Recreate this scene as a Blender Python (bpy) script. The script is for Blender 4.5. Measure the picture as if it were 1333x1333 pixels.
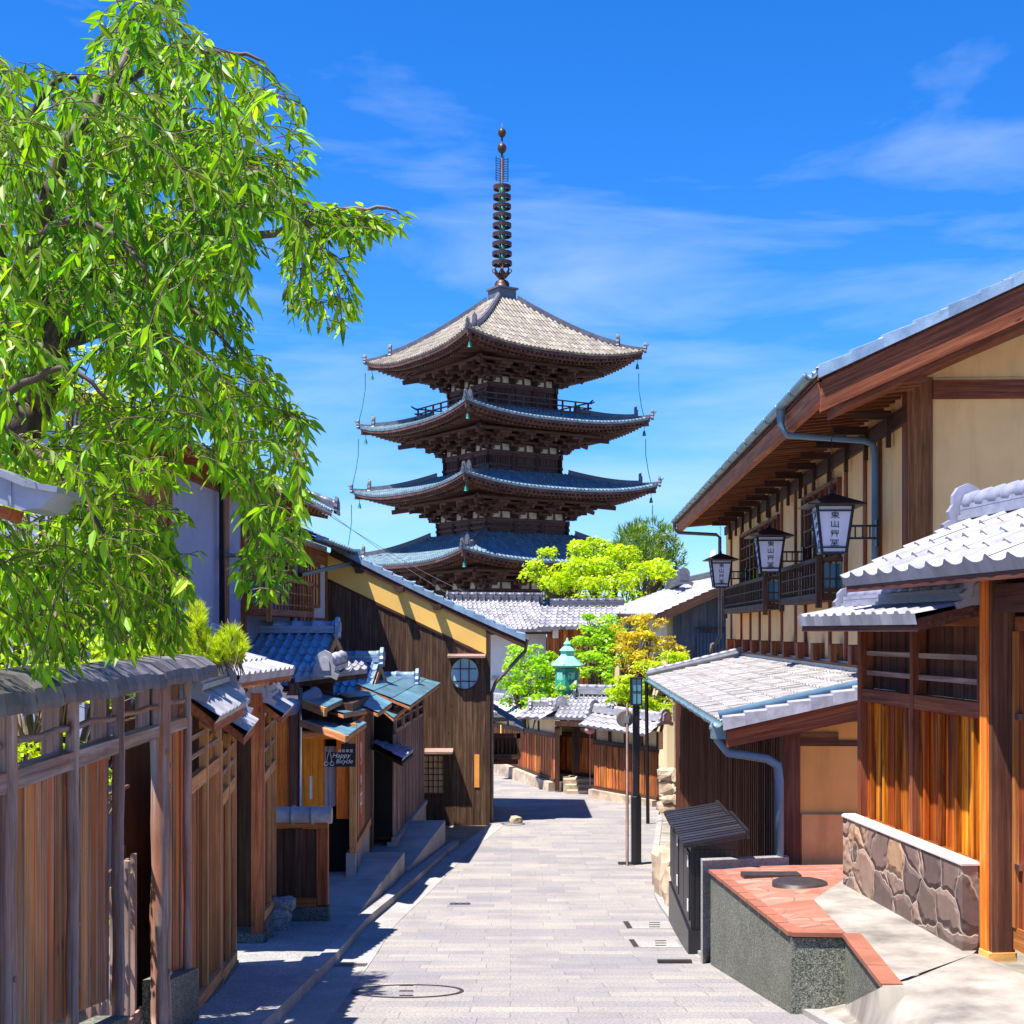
import bpy, math, random
from mathutils import Vector, Matrix, noise as mnoise
rnd = random.Random(7)
sc = bpy.context.scene
for o in list(bpy.data.objects): bpy.data.objects.remove(o)
COL = sc.collection
# ---------------------------------------------------------------- camera, sky, sun, exposure
EYE = 5.0
K = 1800/1400.0            # world metres per depth unit
cam = bpy.data.objects.new('camera', bpy.data.cameras.new('camera')); COL.objects.link(cam)
cam.location = (0, 0, EYE); cam.rotation_euler = (math.radians(90), 0, 0)
cam.data.sensor_width = 36; cam.data.lens = 36*1800/1333
cam.data.shift_y = (822-666.5)/1333
cam.data.clip_end = 3000; cam.data.clip_start = .05
sc.camera = cam
SUN_EL, SUN_AZ = math.radians(67), math.radians(34)     # azimuth: degrees towards the camera from due left
sun_dir = Vector((-math.cos(SUN_EL)*math.cos(SUN_AZ), -math.cos(SUN_EL)*math.sin(SUN_AZ), math.sin(SUN_EL)))
sl = bpy.data.lights.new('sun', 'SUN'); sl.energy = 5.0; sl.angle = math.radians(.5); sl.color = (1, .93, .82)
so = bpy.data.objects.new('sun', sl); COL.objects.link(so)
so.rotation_euler = sun_dir.to_track_quat('Z', 'Y').to_euler()
W = bpy.data.worlds.new('World'); sc.world = W; W.use_nodes = True
nt = W.node_tree; nt.nodes.clear()
def N(t, k, **kw):
    n = t.nodes.new(k)
    for a, b in kw.items():
        if a.startswith('i_'): n.inputs[int(a[2:]) if a[2:].isdigit() else a[2:].replace('_', ' ')].default_value = b
        else: setattr(n, a, b)
    return n
sky = N(nt, 'ShaderNodeTexSky', sky_type='NISHITA', sun_disc=False, sun_elevation=SUN_EL,
        sun_rotation=math.atan2(sun_dir.x, sun_dir.y), air_density=1.0, dust_density=0.0, ozone_density=3.0, altitude=0)
hs = N(nt, 'ShaderNodeHueSaturation'); hs.inputs['Saturation'].default_value = 1.12
tint = N(nt, 'ShaderNodeMix', data_type='RGBA', blend_type='MULTIPLY'); tint.inputs[0].default_value = 1; tint.inputs[7].default_value = (.31, .465, .74, 1)
nt.links.new(sky.outputs[0], tint.inputs[6]); nt.links.new(tint.outputs[2], hs.inputs['Color'])
tc = N(nt, 'ShaderNodeTexCoord'); mp = N(nt, 'ShaderNodeMapping'); mp.inputs['Scale'].default_value = (2.0, 2.0, 9.0)
mp.inputs['Rotation'].default_value = (.0, .22, 0)
nz = N(nt, 'ShaderNodeTexNoise'); nz.inputs['Scale'].default_value = 1.9; nz.inputs['Detail'].default_value = 9; nz.inputs['Roughness'].default_value = .55
nz.inputs['Distortion'].default_value = .35
rp = N(nt, 'ShaderNodeValToRGB'); rp.color_ramp.elements[0].position = .47; rp.color_ramp.elements[1].position = 1.0
rp.color_ramp.elements[0].color=(0,0,0,1); rp.color_ramp.elements[1].color=(.7,.7,.7,1)
nt.links.new(tc.outputs['Generated'], mp.inputs[0]); nt.links.new(mp.outputs[0], nz.inputs['Vector'])
mp.inputs['Location'].default_value = (3.3, 1.2, .4)
sxyz = N(nt, 'ShaderNodeSeparateXYZ'); nt.links.new(tc.outputs['Generated'], sxyz.inputs[0])
band = N(nt, 'ShaderNodeValToRGB'); be = band.color_ramp.elements   # cirrus is thickest low over the horizon
be[0].position = .02; be[0].color = (1.25, 1.25, 1.25, 1); be[1].position = .50; be[1].color = (.6, .6, .6, 1); e_ = be.new(.30); e_.color = (1.0, 1.0, 1.0, 1)
nt.links.new(sxyz.outputs[2], band.inputs[0])
mulb = N(nt, 'ShaderNodeMath', operation='MULTIPLY'); nt.links.new(nz.outputs[0], mulb.inputs[0]); nt.links.new(band.outputs[0], mulb.inputs[1])
nt.links.new(mulb.outputs[0], rp.inputs[0])
mx = N(nt, 'ShaderNodeMix', data_type='RGBA'); nt.links.new(rp.outputs[0], mx.inputs[0]); nt.links.new(hs.outputs[0], mx.inputs[6])
mx.inputs[7].default_value = (2.6, 3.2, 3.9, 1)
bg = N(nt, 'ShaderNodeBackground'); bg.inputs['Strength'].default_value = .135
wo = N(nt, 'ShaderNodeOutputWorld'); nt.links.new(mx.outputs[2], bg.inputs[0]); nt.links.new(bg.outputs[0], wo.inputs[0])
sc.view_settings.view_transform = 'Standard'; sc.view_settings.look = 'None'
sc.view_settings.exposure = 1.2; sc.view_settings.gamma = 1
sc.render.engine = 'CYCLES'
sc.render.resolution_x = sc.render.resolution_y = 1024

# ---------------------------------------------------------------- helpers: geometry
def V(*a): return Vector(a)
def P(px, py, yo): return V((px-666.5)/1400*yo, yo*K, EYE-(py-822)/1400*yo)
def Zd(d): return EYE-d
def Zp(py, yo): return EYE-(py-822)/1400*yo
def Xp(px, yo): return (px-666.5)/1400*yo
def frame(o, d):
    x = V(d[0], d[1], 0).normalized(); y = V(-x.y, x.x, 0)
    return Matrix(((x.x, y.x, 0, o[0]), (x.y, y.y, 0, o[1]), (0, 0, 1, o[2]), (0, 0, 0, 1)))
ORG = {}
class MB:
    def __init__(s, M=None):
        s.v = []; s.f = []; s.g = []; s.sm = []; s.mi = []; s.M = M; s.m = 0; s.s = False
    def add(s, vs, fs, gr=None, smooth=None):
        b = len(s.v)
        if gr is None:
            gr = vs
        for p in vs: s.v.append(s.M @ Vector(p) if s.M else Vector(p))
        s.g.extend(gr)
        sm = s.s if smooth is None else smooth
        for f in fs:
            s.f.append(tuple(b+i for i in f)); s.sm.append(sm); s.mi.append(s.m)
    def hexa(s, c, jit=True):
        """8 corners: 0-3 bottom ring, 4-7 top ring"""
        c = [Vector(p) for p in c]
        ax = [(c[1]-c[0]), (c[3]-c[0]), (c[4]-c[0])]
        L = [a.length for a in ax]; k = max(range(3), key=lambda i: L[i])
        o = V(rnd.uniform(0, 50), rnd.uniform(0, 50), rnd.uniform(0, 50))
        idx = {0: (0, 0, 0), 1: (1, 0, 0), 2: (1, 1, 0), 3: (0, 1, 0), 4: (0, 0, 1), 5: (1, 0, 1), 6: (1, 1, 1), 7: (0, 1, 1)}
        oth = [i for i in range(3) if i != k]
        gr = []
        for i in range(8):
            t = idx[i]; gr.append(o+V(t[oth[0]]*L[oth[0]], t[oth[1]]*L[oth[1]], t[k]*L[k]))
        s.add(c, [(0, 3, 2, 1), (4, 5, 6, 7), (0, 1, 5, 4), (1, 2, 6, 5), (2, 3, 7, 6), (3, 0, 4, 7)], gr)
    def box(s, x0, x1, y0, y1, z0, z1):
        s.hexa([(x0, y0, z0), (x1, y0, z0), (x1, y1, z0), (x0, y1, z0), (x0, y0, z1), (x1, y0, z1), (x1, y1, z1), (x0, y1, z1)])
    def cbox(s, x0, x1, y0, y1, z0, z1, c=.015):
        """box with chamfered top edges"""
        c = min(c, (x1-x0)/3, (y1-y0)/3, (z1-z0)/2)
        s.box(x0, x1, y0, y1, z0, z1-c)
        s.hexa([(x0, y0, z1-c), (x1, y0, z1-c), (x1, y1, z1-c), (x0, y1, z1-c), (x0+c, y0+c, z1), (x1-c, y0+c, z1), (x1-c, y1-c, z1), (x0+c, y1-c, z1)])
    def beam(s, p, q, w, h, up=(0, 0, 1), w2=None, h2=None):
        p = Vector(p); q = Vector(q); d = (q-p)
        if d.length < 1e-6: return
        d.normalize(); sd = d.cross(Vector(up))
        if sd.length < 1e-4: sd = d.cross(V(1, 0, 0))
        sd.normalize(); u = sd.cross(d)
        w2 = w2 or w; h2 = h2 or h
        a = [p-sd*w/2-u*h/2, p+sd*w/2-u*h/2, p+sd*w/2+u*h/2, p-sd*w/2+u*h/2]
        b = [q-sd*w2/2-u*h2/2, q+sd*w2/2-u*h2/2, q+sd*w2/2+u*h2/2, q-sd*w2/2+u*h2/2]
        s.hexa([a[0], a[1], b[1], b[0], a[3], a[2], b[2], b[3]])
    def prism(s, pts, y0, y1):
        """polygon in xz extruded along y"""
        n = len(pts); a = [(x, y0, z) for x, z in pts]; b = [(x, y1, z) for x, z in pts]
        o = V(rnd.uniform(0, 50), rnd.uniform(0, 50), rnd.uniform(0, 50))
        gr = [o+Vector(p) for p in a+b]
        s.add(a+b, [tuple(range(n)), tuple(reversed(range(n, 2*n)))]+[(i, n+i, n+(i+1) % n, (i+1) % n) for i in range(n)], gr)
    def slab(s, pts, th):
        """3D polygon, thickness th downward"""
        n = len(pts); a = [Vector(p) for p in pts]; b = [p-V(0, 0, th) for p in a]
        s.add(a+b, [tuple(range(n)), tuple(reversed(range(n, 2*n)))]+[(i, n+i, n+(i+1) % n, (i+1) % n) for i in range(n)])
    def tube(s, pts, r, n=8, cap=True, smooth=True):
        pts = [Vector(p) for p in pts]; R = r if isinstance(r, (list, tuple)) else [r]*len(pts)
        vs = []; gr = []; o = V(rnd.uniform(0, 50), rnd.uniform(0, 50), rnd.uniform(0, 50)); L = 0
        ref = None
        for i, p in enumerate(pts):
            d = (pts[min(i+1, len(pts)-1)]-pts[max(i-1, 0)])
            if d.length < 1e-9: d = V(0, 0, 1)
            d.normalize()
            if ref is None:
                ref = V(0, 0, 1) if abs(d.z) < .9 else V(1, 0, 0)
            a = d.cross(ref)
            if a.length < 1e-3: a = d.orthogonal()
            a.normalize(); b = a.cross(d); ref = b if False else ref
            if i: L += (p-pts[i-1]).length
            for k in range(n):
                t = 2*math.pi*k/n
                vs.append(p+(a*math.cos(t)+b*math.sin(t))*R[i]); gr.append(o+V(math.cos(t)*R[i], math.sin(t)*R[i], L))
        fs = []
        for i in range(len(pts)-1):
            for k in range(n):
                fs.append((i*n+k, i*n+(k+1) % n, (i+1)*n+(k+1) % n, (i+1)*n+k))
        s.add(vs, fs, gr, smooth)
        if cap:
            b = len(s.v)-len(vs)
            for base in (0, (len(pts)-1)*n):
                s.f.append(tuple(b+base+k for k in range(n))); s.sm.append(False); s.mi.append(s.m)
    def lathe(s, c, prof, n=16, sq=False, rot=0, smooth=True):
        """prof: [(r,z)], around vertical axis through c"""
        c = Vector(c); vs = []
        for r, z in prof:
            for k in range(n):
                t = 2*math.pi*k/n+rot
                vs.append(c+V(math.cos(t)*r, math.sin(t)*r, z))
        fs = []
        for i in range(len(prof)-1):
            for k in range(n): fs.append((i*n+k, i*n+(k+1) % n, (i+1)*n+(k+1) % n, (i+1)*n+k))
        fs.append(tuple(range(n))); fs.append(tuple((len(prof)-1)*n+k for k in range(n)))
        s.add(vs, fs, None, smooth)
    def sphere(s, c, r, sx=1, sy=1, sz=1, n=10, m=7, jit=0, smooth=True):
        c = Vector(c); vs = [c+V(0, 0, -r*sz)]; 
        for i in range(1, m):
            ph = math.pi*i/m-math.pi/2
            for k in range(n):
                t = 2*math.pi*k/n
                d = V(math.cos(ph)*math.cos(t), math.cos(ph)*math.sin(t), math.sin(ph))
                rr = r*(1+(jit*mnoise.noise(d*1.7+c*3.1) if jit else 0))
                vs.append(c+V(d.x*sx, d.y*sy, d.z*sz)*rr)
        vs.append(c+V(0, 0, r*sz))
        fs = [(0, 1+(k+1) % n, 1+k) for k in range(n)]
        for i in range(m-2):
            for k in range(n): fs.append((1+i*n+k, 1+i*n+(k+1) % n, 1+(i+1)*n+(k+1) % n, 1+(i+1)*n+k))
        e = len(vs)-1
        fs += [(e, 1+(m-2)*n+k, 1+(m-2)*n+(k+1) % n) for k in range(n)]
        s.add(vs, fs, None, smooth)
    def build(s, name, mats, parent=None, **props):
        me = bpy.data.meshes.new(name)
        org = ORG[parent.name] if parent else V(0, 0, 0)
        if not s.v: return None
        me.from_pydata([tuple(p-org) for p in s.v], [], s.f)
        at = me.attributes.new('gr', 'FLOAT_VECTOR', 'POINT')
        buf = []
        for g in s.g: buf.extend((g[0], g[1], g[2]))
        at.data.foreach_set('vector', buf)
        me.polygons.foreach_set('use_smooth', s.sm)
        if not isinstance(mats, (list, tuple)): mats = [mats]
        for m in mats: me.materials.append(m)
        if len(mats) > 1: me.polygons.foreach_set('material_index', s.mi)
        me.update()
        o = bpy.data.objects.new(name, me); COL.objects.link(o)
        if parent: o.parent = parent
        ORG[o.name] = org.copy()
        for k, v in props.items(): o[k] = v
        return o
def thing(name, label, cat, loc, group=None):
    o = bpy.data.objects.new(name, None); o.empty_display_size = .2; COL.objects.link(o)
    o.location = loc; ORG[o.name] = Vector(loc); o['label'] = label; o['category'] = cat
    if group: o['group'] = group
    return o
def single(mb, name, mats, label, cat, group=None):
    """a thing that is one mesh; origin at its base centre"""
    xs = [p.x for p in mb.v]; ys = [p.y for p in mb.v]; zs = [p.z for p in mb.v]
    org = V((min(xs)+max(xs))/2, (min(ys)+max(ys))/2, min(zs))
    mb.v = [p-org for p in mb.v]
    o = mb.build(name, mats); o.location = org; ORG[o.name] = org
    o['label'] = label; o['category'] = cat
    if group: o['group'] = group
    return o
def dup(root, loc, rz, label):
    def rec(o, par):
        c = o.copy(); COL.objects.link(c); c.parent = par
        for ch in [x for x in bpy.data.objects if x.parent == o]: rec(ch, c)
        return c
    kids = [x for x in root.children]
    r = root.copy(); COL.objects.link(r); r.location = loc; r.rotation_euler = (0, 0, rz); r['label'] = label; ORG[r.name] = Vector(loc)
    for k in kids: rec(k, r)
    return r

def rock(mb, c, r, sx=1, sy=1, sz=1, seed=0):
    rr = random.Random(seed); n = 8; m = 6; c = Vector(c); vs = [c-V(0, 0, r*sz)]
    for i in range(1, m):
        ph = math.pi*i/m-math.pi/2
        for k in range(n):
            t = 2*math.pi*k/n+rr.uniform(-.2, .2); q = r*rr.uniform(.82, 1.12)
            x, y, z = math.cos(ph)*math.cos(t), math.cos(ph)*math.sin(t), math.sin(ph)
            x, y, z = [math.copysign(abs(w)**.6, w) for w in (x, y, z)]
            vs.append(c+V(x*q*sx, y*q*sy, z*q*sz))
    vs.append(c+V(0, 0, r*sz)); e = len(vs)-1
    fs = [(0, 1+(k+1) % n, 1+k) for k in range(n)]+[(1+i*n+k, 1+i*n+(k+1) % n, 1+(i+1)*n+(k+1) % n, 1+(i+1)*n+k) for i in range(m-2) for k in range(n)]+[(e, 1+(m-2)*n+k, 1+(m-2)*n+(k+1) % n) for k in range(n)]
    mb.add(vs, fs, None, False)

# roof tiles: each tile its own island with a lip at its lower edge
def prof(kind, t, amp):
    if kind == 'san':
        t = (t+.12) % 1
        return amp*(.5-.5*math.cos(2*math.pi*(t/.45))) if t < .45 else -amp*.25*math.sin(math.pi*(t-.45)/.55)
    if kind == 'hon':
        d = abs(t-.5)/.24
        return amp*math.sqrt(max(0, 1-d*d)) if d < 1 else 0
    return 0
TS = {'san': [0, .06, .13, .21, .29, .36, .48, .65, .83, 1], 'hon': [0, .14, .26, .3, .36, .44, .5, .56, .64, .7, .74, .86, 1], 'flat': [0, 1]}
def tiles(mb, f, nu, nv, kind='san', amp=.035, step=.025, lip=.03, vmax=None, gap=0.0, front=.06, jit=.004):
    ts = TS[kind]
    e = 1e-3
    for i in range(nu):
        vm = 1 if vmax is None else vmax((i+.5)/nu)
        for r in range(nv):
            v0 = r/nv; v1 = min((r+1)/nv, vm)
            if v1-v0 < .1/nv: break
            j = rnd.uniform(-jit, jit)
            bot = []; top = []; low = []; gr = []
            for t in ts:
                u = (i+gap/2+t*(1-gap))/nu
                p0 = f(u, v0); p1 = f(u, v1)
                du = f(min(1, u+e), v0)-f(max(0, u-e), v0); dv = (p1-p0)
                n = du.cross(dv).normalized()
                if n.z < 0: n = -n
                h = prof(kind, t, amp)+j
                bot.append(p0+n*(h+step)); top.append(p1+n*h*.97)
                low.append(p0+n*((h+step-lip) if r else -front) )
            m = len(ts)
            g0 = V(i*1.3+rnd.random(), r*1.7+rnd.random(), rnd.random()*9)
            gb = [g0+V(t*.25, 0, 0) for t in ts]; gt = [g0+V(t*.25, .25, 0) for t in ts]
            mb.add(bot+top, [(k, k+1, m+k+1, m+k) for k in range(m-1)], gb+gt, True)
            mb.add(low+bot, [(k, k+1, m+k+1, m+k) for k in range(m-1)], gb+gb, False)
def quadf(a, b, c, d, sag=0):
    """bilinear: a,b eave ends; d,c upper ends"""
    a, b, c, d = map(Vector, (a, b, c, d))
    def f(u, v):
        p = (a*(1-u)+b*u)*(1-v)+(d*(1-u)+c*u)*v
        return p-V(0, 0, sag*4*v*(1-v))
    return f
def ridge(mb, p, q, w=.2, h=.18, r=.07, layers=3, seg=.28, bump=True, oni=(True, True), osz=1.0):
    p = Vector(p); q = Vector(q); d = (q-p).normalized(); L = (q-p).length
    for k in range(layers):
        hh = h/layers; ww = w*(1.12-.12*k)
        mb.beam(p+V(0, 0, hh*(k+.5)), q+V(0, 0, hh*(k+.5)), ww if k % 2 == 0 else ww*.86, hh*.96)
    n = max(1, round(L/seg))
    for k in range(n):
        a = p+d*(L*k/n)+V(0, 0, h+r*.2); b = p+d*(L*(k+1)/n)+V(0, 0, h+r*.2)
        if bump:
            mb.tube([a, a+(b-a)*.25, a+(b-a)*.75, b], [r*.86, r*1.12, r*1.08, r*.86], 8)
        else:
            mb.tube([a, a+(b-a)*.86, a+(b-a)*.865, b-(b-a)*.01], [r, r, r*1.12, r*1.12], 8)
    for e, s_, on in ((p, -1, oni[0]), (q, 1, oni[1])):
        if on: onigawara(mb, e+d*s_*.02, d*s_, w*1.9*osz, (h+r*2.4)*osz)
def onigawara(mb, p, d, w, h, th=.07):
    """arched end tile with curled shoulders"""
    p = Vector(p); d = Vector(d).normalized(); sd = d.cross(V(0, 0, 1)).normalized(); upv = V(0,0,1)
    out = [(-.62, -.35), (-.7, -.1), (-.5, .02), (-.55, .25), (-.42, .45), (-.42, .7), (-.28, .92), (0, 1.05), (.28, .92), (.42, .7), (.42, .45), (.55, .25), (.5, .02), (.7, -.1), (.62, -.35), (.3, -.2), (-.3, -.2)]
    a = [p+sd*(x*w)+upv*(z*h) for x, z in out]; b = [q+d*th for q in a]; n = len(a)
    mb.add(a+b, [tuple(range(n)), tuple(reversed(range(n, 2*n)))]+[(i, n+i, n+(i+1) % n, (i+1) % n) for i in range(n)])
    inn = [(x*.62, .12+z*.62) for x, z in out[4:11]]+[(.3, .1), (-.3, .1)]
    a = [p+sd*(x*w)+upv*(z*h)+d*(th) for x, z in inn]; b = [q+d*th*.35 for q in a]; n = len(a)
    mb.add(a+b, [tuple(range(n)), tuple(reversed(range(n, 2*n)))]+[(i, n+i, n+(i+1) % n, (i+1) % n) for i in range(n)])
def planks(mb, x0, x1, zb, zt, y0, th=.025, pw=.18, gap=.006, batten=0, jit=.006):
    """vertical boards on local plane y0 (front face towards +y). zb, zt: functions of x or numbers"""
    fb = zb if callable(zb) else (lambda x: zb); ft = zt if callable(zt) else (lambda x: zt)
    n = max(1, round((x1-x0)/pw)); w = (x1-x0)/n
    for i in range(n):
        a = x0+w*i+gap/2; b = x0+w*(i+1)-gap/2; j = rnd.uniform(-jit, jit)
        mb.hexa([(a, y0-th, fb(a)), (b, y0-th, fb(b)), (b, y0+j, fb(b)), (a, y0+j, fb(a)), (a, y0-th, ft(a)), (b, y0-th, ft(b)), (b, y0+j, ft(b)), (a, y0+j, ft(a))])
        if batten and i:
            x = a-gap/2
            mb.hexa([(x-batten/2, y0, fb(x)), (x+batten/2, y0, fb(x)), (x+batten/2, y0+.018, fb(x)), (x-batten/2, y0+.018, fb(x)), (x-batten/2, y0, ft(x)), (x+batten/2, y0, ft(x)), (x+batten/2, y0+.018, ft(x)), (x-batten/2, y0+.018, ft(x))])

# ---------------------------------------------------------------- helpers: materials
def base(name, rough=.7, spec=.3):
    m = bpy.data.materials.new(name); m.use_nodes = True; t = m.node_tree
    b = t.nodes['Principled BSDF']; b.inputs['Roughness'].default_value = rough
    b.inputs['Specular IOR Level'].default_value = spec
    at = N(t, 'ShaderNodeAttribute', attribute_name='gr'); geo = N(t, 'ShaderNodeNewGeometry')
    return m, t, b, at, geo
def ramp(t, fac, stops):
    r = N(t, 'ShaderNodeValToRGB'); el = r.color_ramp.elements
    el[0].position = stops[0][0]; el[0].color = (*stops[0][1], 1)
    el[1].position = stops[-1][0]; el[1].color = (*stops[-1][1], 1)
    for p, c in stops[1:-1]:
        e = el.new(p); e.color = (*c, 1)
    t.links.new(fac, r.inputs[0]); return r.outputs[0]
def noi(t, vec, scale, detail=4, rough=.6, sc3=None, dist=0):
    if sc3:
        m = N(t, 'ShaderNodeMapping'); m.inputs['Scale'].default_value = sc3; t.links.new(vec, m.inputs[0]); vec = m.outputs[0]
    n = N(t, 'ShaderNodeTexNoise'); n.inputs['Scale'].default_value = scale; n.inputs['Detail'].default_value = detail
    n.inputs['Roughness'].default_value = rough; n.inputs['Distortion'].default_value = dist
    t.links.new(vec, n.inputs['Vector']); return n.outputs[0]
def mixc(t, fac, a, b, mode='MIX'):
    m = N(t, 'ShaderNodeMix', data_type='RGBA', blend_type=mode)
    for s_, x in ((0, fac), (6, a), (7, b)):
        if isinstance(x, (int, float)): m.inputs[s_].default_value = x
        elif isinstance(x, tuple): m.inputs[s_].default_value = (*x, 1)
        else: t.links.new(x, m.inputs[s_])
    return m.outputs[2]
def hsv_var(t, col, rndout, dv=.3, ds=.1, dh=.0):
    h = N(t, 'ShaderNodeHueSaturation'); t.links.new(col, h.inputs['Color'])
    mr = N(t, 'ShaderNodeMapRange'); mr.inputs[3].default_value = 1-dv; mr.inputs[4].default_value = 1+dv
    t.links.new(rndout, mr.inputs[0]); t.links.new(mr.outputs[0], h.inputs['Value'])
    if dh:
        m2 = N(t, 'ShaderNodeMath', operation='MULTIPLY'); m2.inputs[1].default_value = 7.31; t.links.new(rndout, m2.inputs[0])
        fr = N(t, 'ShaderNodeMath', operation='FRACT'); t.links.new(m2.outputs[0], fr.inputs[0])
        m3 = N(t, 'ShaderNodeMapRange'); m3.inputs[3].default_value = .5-dh; m3.inputs[4].default_value = .5+dh
        t.links.new(fr.outputs[0], m3.inputs[0]); t.links.new(m3.outputs[0], h.inputs['Hue'])
    return h.outputs[0]
def bump(t, b, h, dist=.01, strength=.6):
    n = N(t, 'ShaderNodeBump'); n.inputs['Distance'].default_value = dist; n.inputs['Strength'].default_value = strength
    t.links.new(h, n.inputs['Height']); t.links.new(n.outputs[0], b.inputs['Normal'])
def wood(name, dark, mid, light, rough=.65, var=.25, grain=1.0, stain=None, spec=.25, sstop=(.5, .68), dh=.012):
    m, t, b, at, geo = base(name, rough, spec)
    g = noi(t, at.outputs['Vector'], 1, 6, .65, (26*grain, 26*grain, .9*grain), .6)
    fine = noi(t, at.outputs['Vector'], 1, 3, .6, (120, 120, 3))
    col = ramp(t, g, [(.3, dark), (.5, mid), (.72, light)])
    col = mixc(t, .35, col, ramp(t, fine, [(.3, (.45, .45, .45)), (.7, (1.25, 1.25, 1.25))]), 'MULTIPLY')
    if stain:
        s_ = noi(t, at.outputs['Vector'], 1, 4, .6, (8, 8, .55), .3)
        fac = ramp(t, s_, [(sstop[0], (0, 0, 0)), (sstop[1], (1, 1, 1))])
        col = mixc(t, fac, col, stain)
    vk = N(t, 'ShaderNodeTexVoronoi'); vk.inputs['Scale'].default_value = 1; mk = N(t, 'ShaderNodeMapping'); mk.inputs['Scale'].default_value = (5, 5, 1.7)
    t.links.new(at.outputs['Vector'], mk.inputs[0]); t.links.new(mk.outputs[0], vk.inputs['Vector'])
    col = mixc(t, ramp(t, vk.outputs['Distance'], [(.05, (.85, .85, .85)), (.10, (0, 0, 0))]), col, tuple(x*.6 for x in dark))
    wth = noi(t, at.outputs['Vector'], 1, 5, .7, (1.5, 1.5, 1.1), .2)
    col = mixc(t, .7, col, ramp(t, wth, [(.3, (.62, .62, .62)), (.55, (1.05, 1.05, 1.05)), (.75, (1.3, 1.28, 1.25))]), 'MULTIPLY')
    col = hsv_var(t, col, geo.outputs['Random Per Island'], var, dh=dh)
    t.links.new(col, b.inputs['Base Color']); bump(t, b, g, .006, .7)
    return m
def plain(name, c, rough=.6, metal=0, spec=.4, var=.12, nscale=3.0, bumpd=.002, bscale=60):
    m, t, b, at, geo = base(name, rough, spec)
    n1 = noi(t, at.outputs['Vector'], nscale, 5, .6)
    col = ramp(t, n1, [(.25, tuple(x*(1-var*1.5) for x in c)), (.75, tuple(min(1, x*(1+var)) for x in c))])
    t.links.new(col, b.inputs['Base Color']); b.inputs['Metallic'].default_value = metal
    if bumpd: bump(t, b, noi(t, at.outputs['Vector'], bscale, 3), bumpd, .5)
    return m
def tilemat(name, dark, light, rough=.38, var=.2, moss=None, spec=.6):
    m, t, b, at, geo = base(name, rough, spec)
    n1 = noi(t, at.outputs['Vector'], 5, 5, .65); n2 = noi(t, at.outputs['Vector'], 60, 3)
    col = ramp(t, n1, [(.3, dark), (.7, light)])
    col = hsv_var(t, col, geo.outputs['Random Per Island'], var, dh=.01)
    if moss:
        tco = N(t, 'ShaderNodeTexCoord'); fac = ramp(t, noi(t, tco.outputs['Object'], 1.6, 8, .75), [(.5, (0, 0, 0)), (.68, (.8, .8, .8))]); col = mixc(t, fac, col, moss)
    t.links.new(col, b.inputs['Base Color']); bump(t, b, n2, .002, .4)
    return m
def speckle(name, cols, scale=90, rough=.8, big=None):
    m, t, b, at, geo = base(name, rough, .3)
    v = N(t, 'ShaderNodeTexVoronoi'); v.inputs['Scale'].default_value = scale; t.links.new(at.outputs['Vector'], v.inputs['Vector'])
    sep = N(t, 'ShaderNodeSeparateColor'); t.links.new(v.outputs['Color'], sep.inputs[0])
    n = len(cols); col = ramp(t, sep.outputs[0], [(i/max(1, n-1)*.98+.01, c) for i, c in enumerate(cols)])
    if big:
        col = mixc(t, .6, col, ramp(t, noi(t, at.outputs['Vector'], big, 6, .65), [(.3, (.55, .55, .55)), (.7, (1.2, 1.2, 1.2))]), 'MULTIPLY')
    t.links.new(col, b.inputs['Base Color']); bump(t, b, sep.outputs[0], .003, .5)
    return m
def leafmat(name, c1, c2, trans=.45, rough=.45, spec=.4, tcol=None, var=.3, dh=.02):
    m, t, b, at, geo = base(name, rough, spec)
    col = ramp(t, noi(t, at.outputs['Vector'], 1.3, 4), [(.35, c1), (.65, c2)])
    col = hsv_var(t, col, geo.outputs['Random Per Island'], var, dh=dh)
    t.links.new(col, b.inputs['Base Color'])
    tr = N(t, 'ShaderNodeBsdfTranslucent')
    tcx = mixc(t, 1.0, col, tcol or (1.4, 1.5, .5), 'MULTIPLY'); t.links.new(tcx, tr.inputs[0])
    ms = N(t, 'ShaderNodeMixShader'); ms.inputs[0].default_value = trans
    out = t.nodes['Material Output']; t.links.new(b.outputs[0], ms.inputs[1]); t.links.new(tr.outputs[0], ms.inputs[2]); t.links.new(ms.outputs[0], out.inputs[0])
    return m
def plaster(name, c, var=.1, rough=.9, stain=(.5, .45, .4), st=.45):
    m, t, b, at, geo = base(name, rough, .15)
    tcn = N(t, 'ShaderNodeTexCoord')
    n1 = noi(t, tcn.outputs['Object'], .9, 6, .6); n2 = noi(t, tcn.outputs['Object'], 40, 4)
    col = ramp(t, n1, [(.3, tuple(x*(1-var) for x in c)), (.7, tuple(min(1, x*(1+var)) for x in c))])
    s_ = noi(t, tcn.outputs['Object'], 1, 5, .6, (2.5, 2.5, .35), .4)
    col = mixc(t, ramp(t, s_, [(.5, (0, 0, 0)), (.8, (st, st, st))]), col, tuple(c[i]*stain[i] for i in range(3)))
    t.links.new(col, b.inputs['Base Color']); bump(t, b, n2, .004, .5)
    return m
MT = {}
MT['fence'] = wood('weathered_cedar', (.09, .035, .02), (.34, .155, .085), (.70, .42, .27), stain=(.6, .15, .025), sstop=(.42, .6), var=.35)
MT['post'] = wood('silvered_log', (.13, .08, .065), (.35, .24, .20), (.58, .45, .38), var=.15, stain=(.36, .14, .06))
MT['cedar'] = wood('brown_cedar', (.15, .042, .014), (.34, .105, .03), (.52, .20, .07), var=.2)
MT['cedar_l'] = wood('light_cedar', (.36, .13, .045), (.58, .25, .10), (.74, .38, .17), var=.15)
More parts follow.
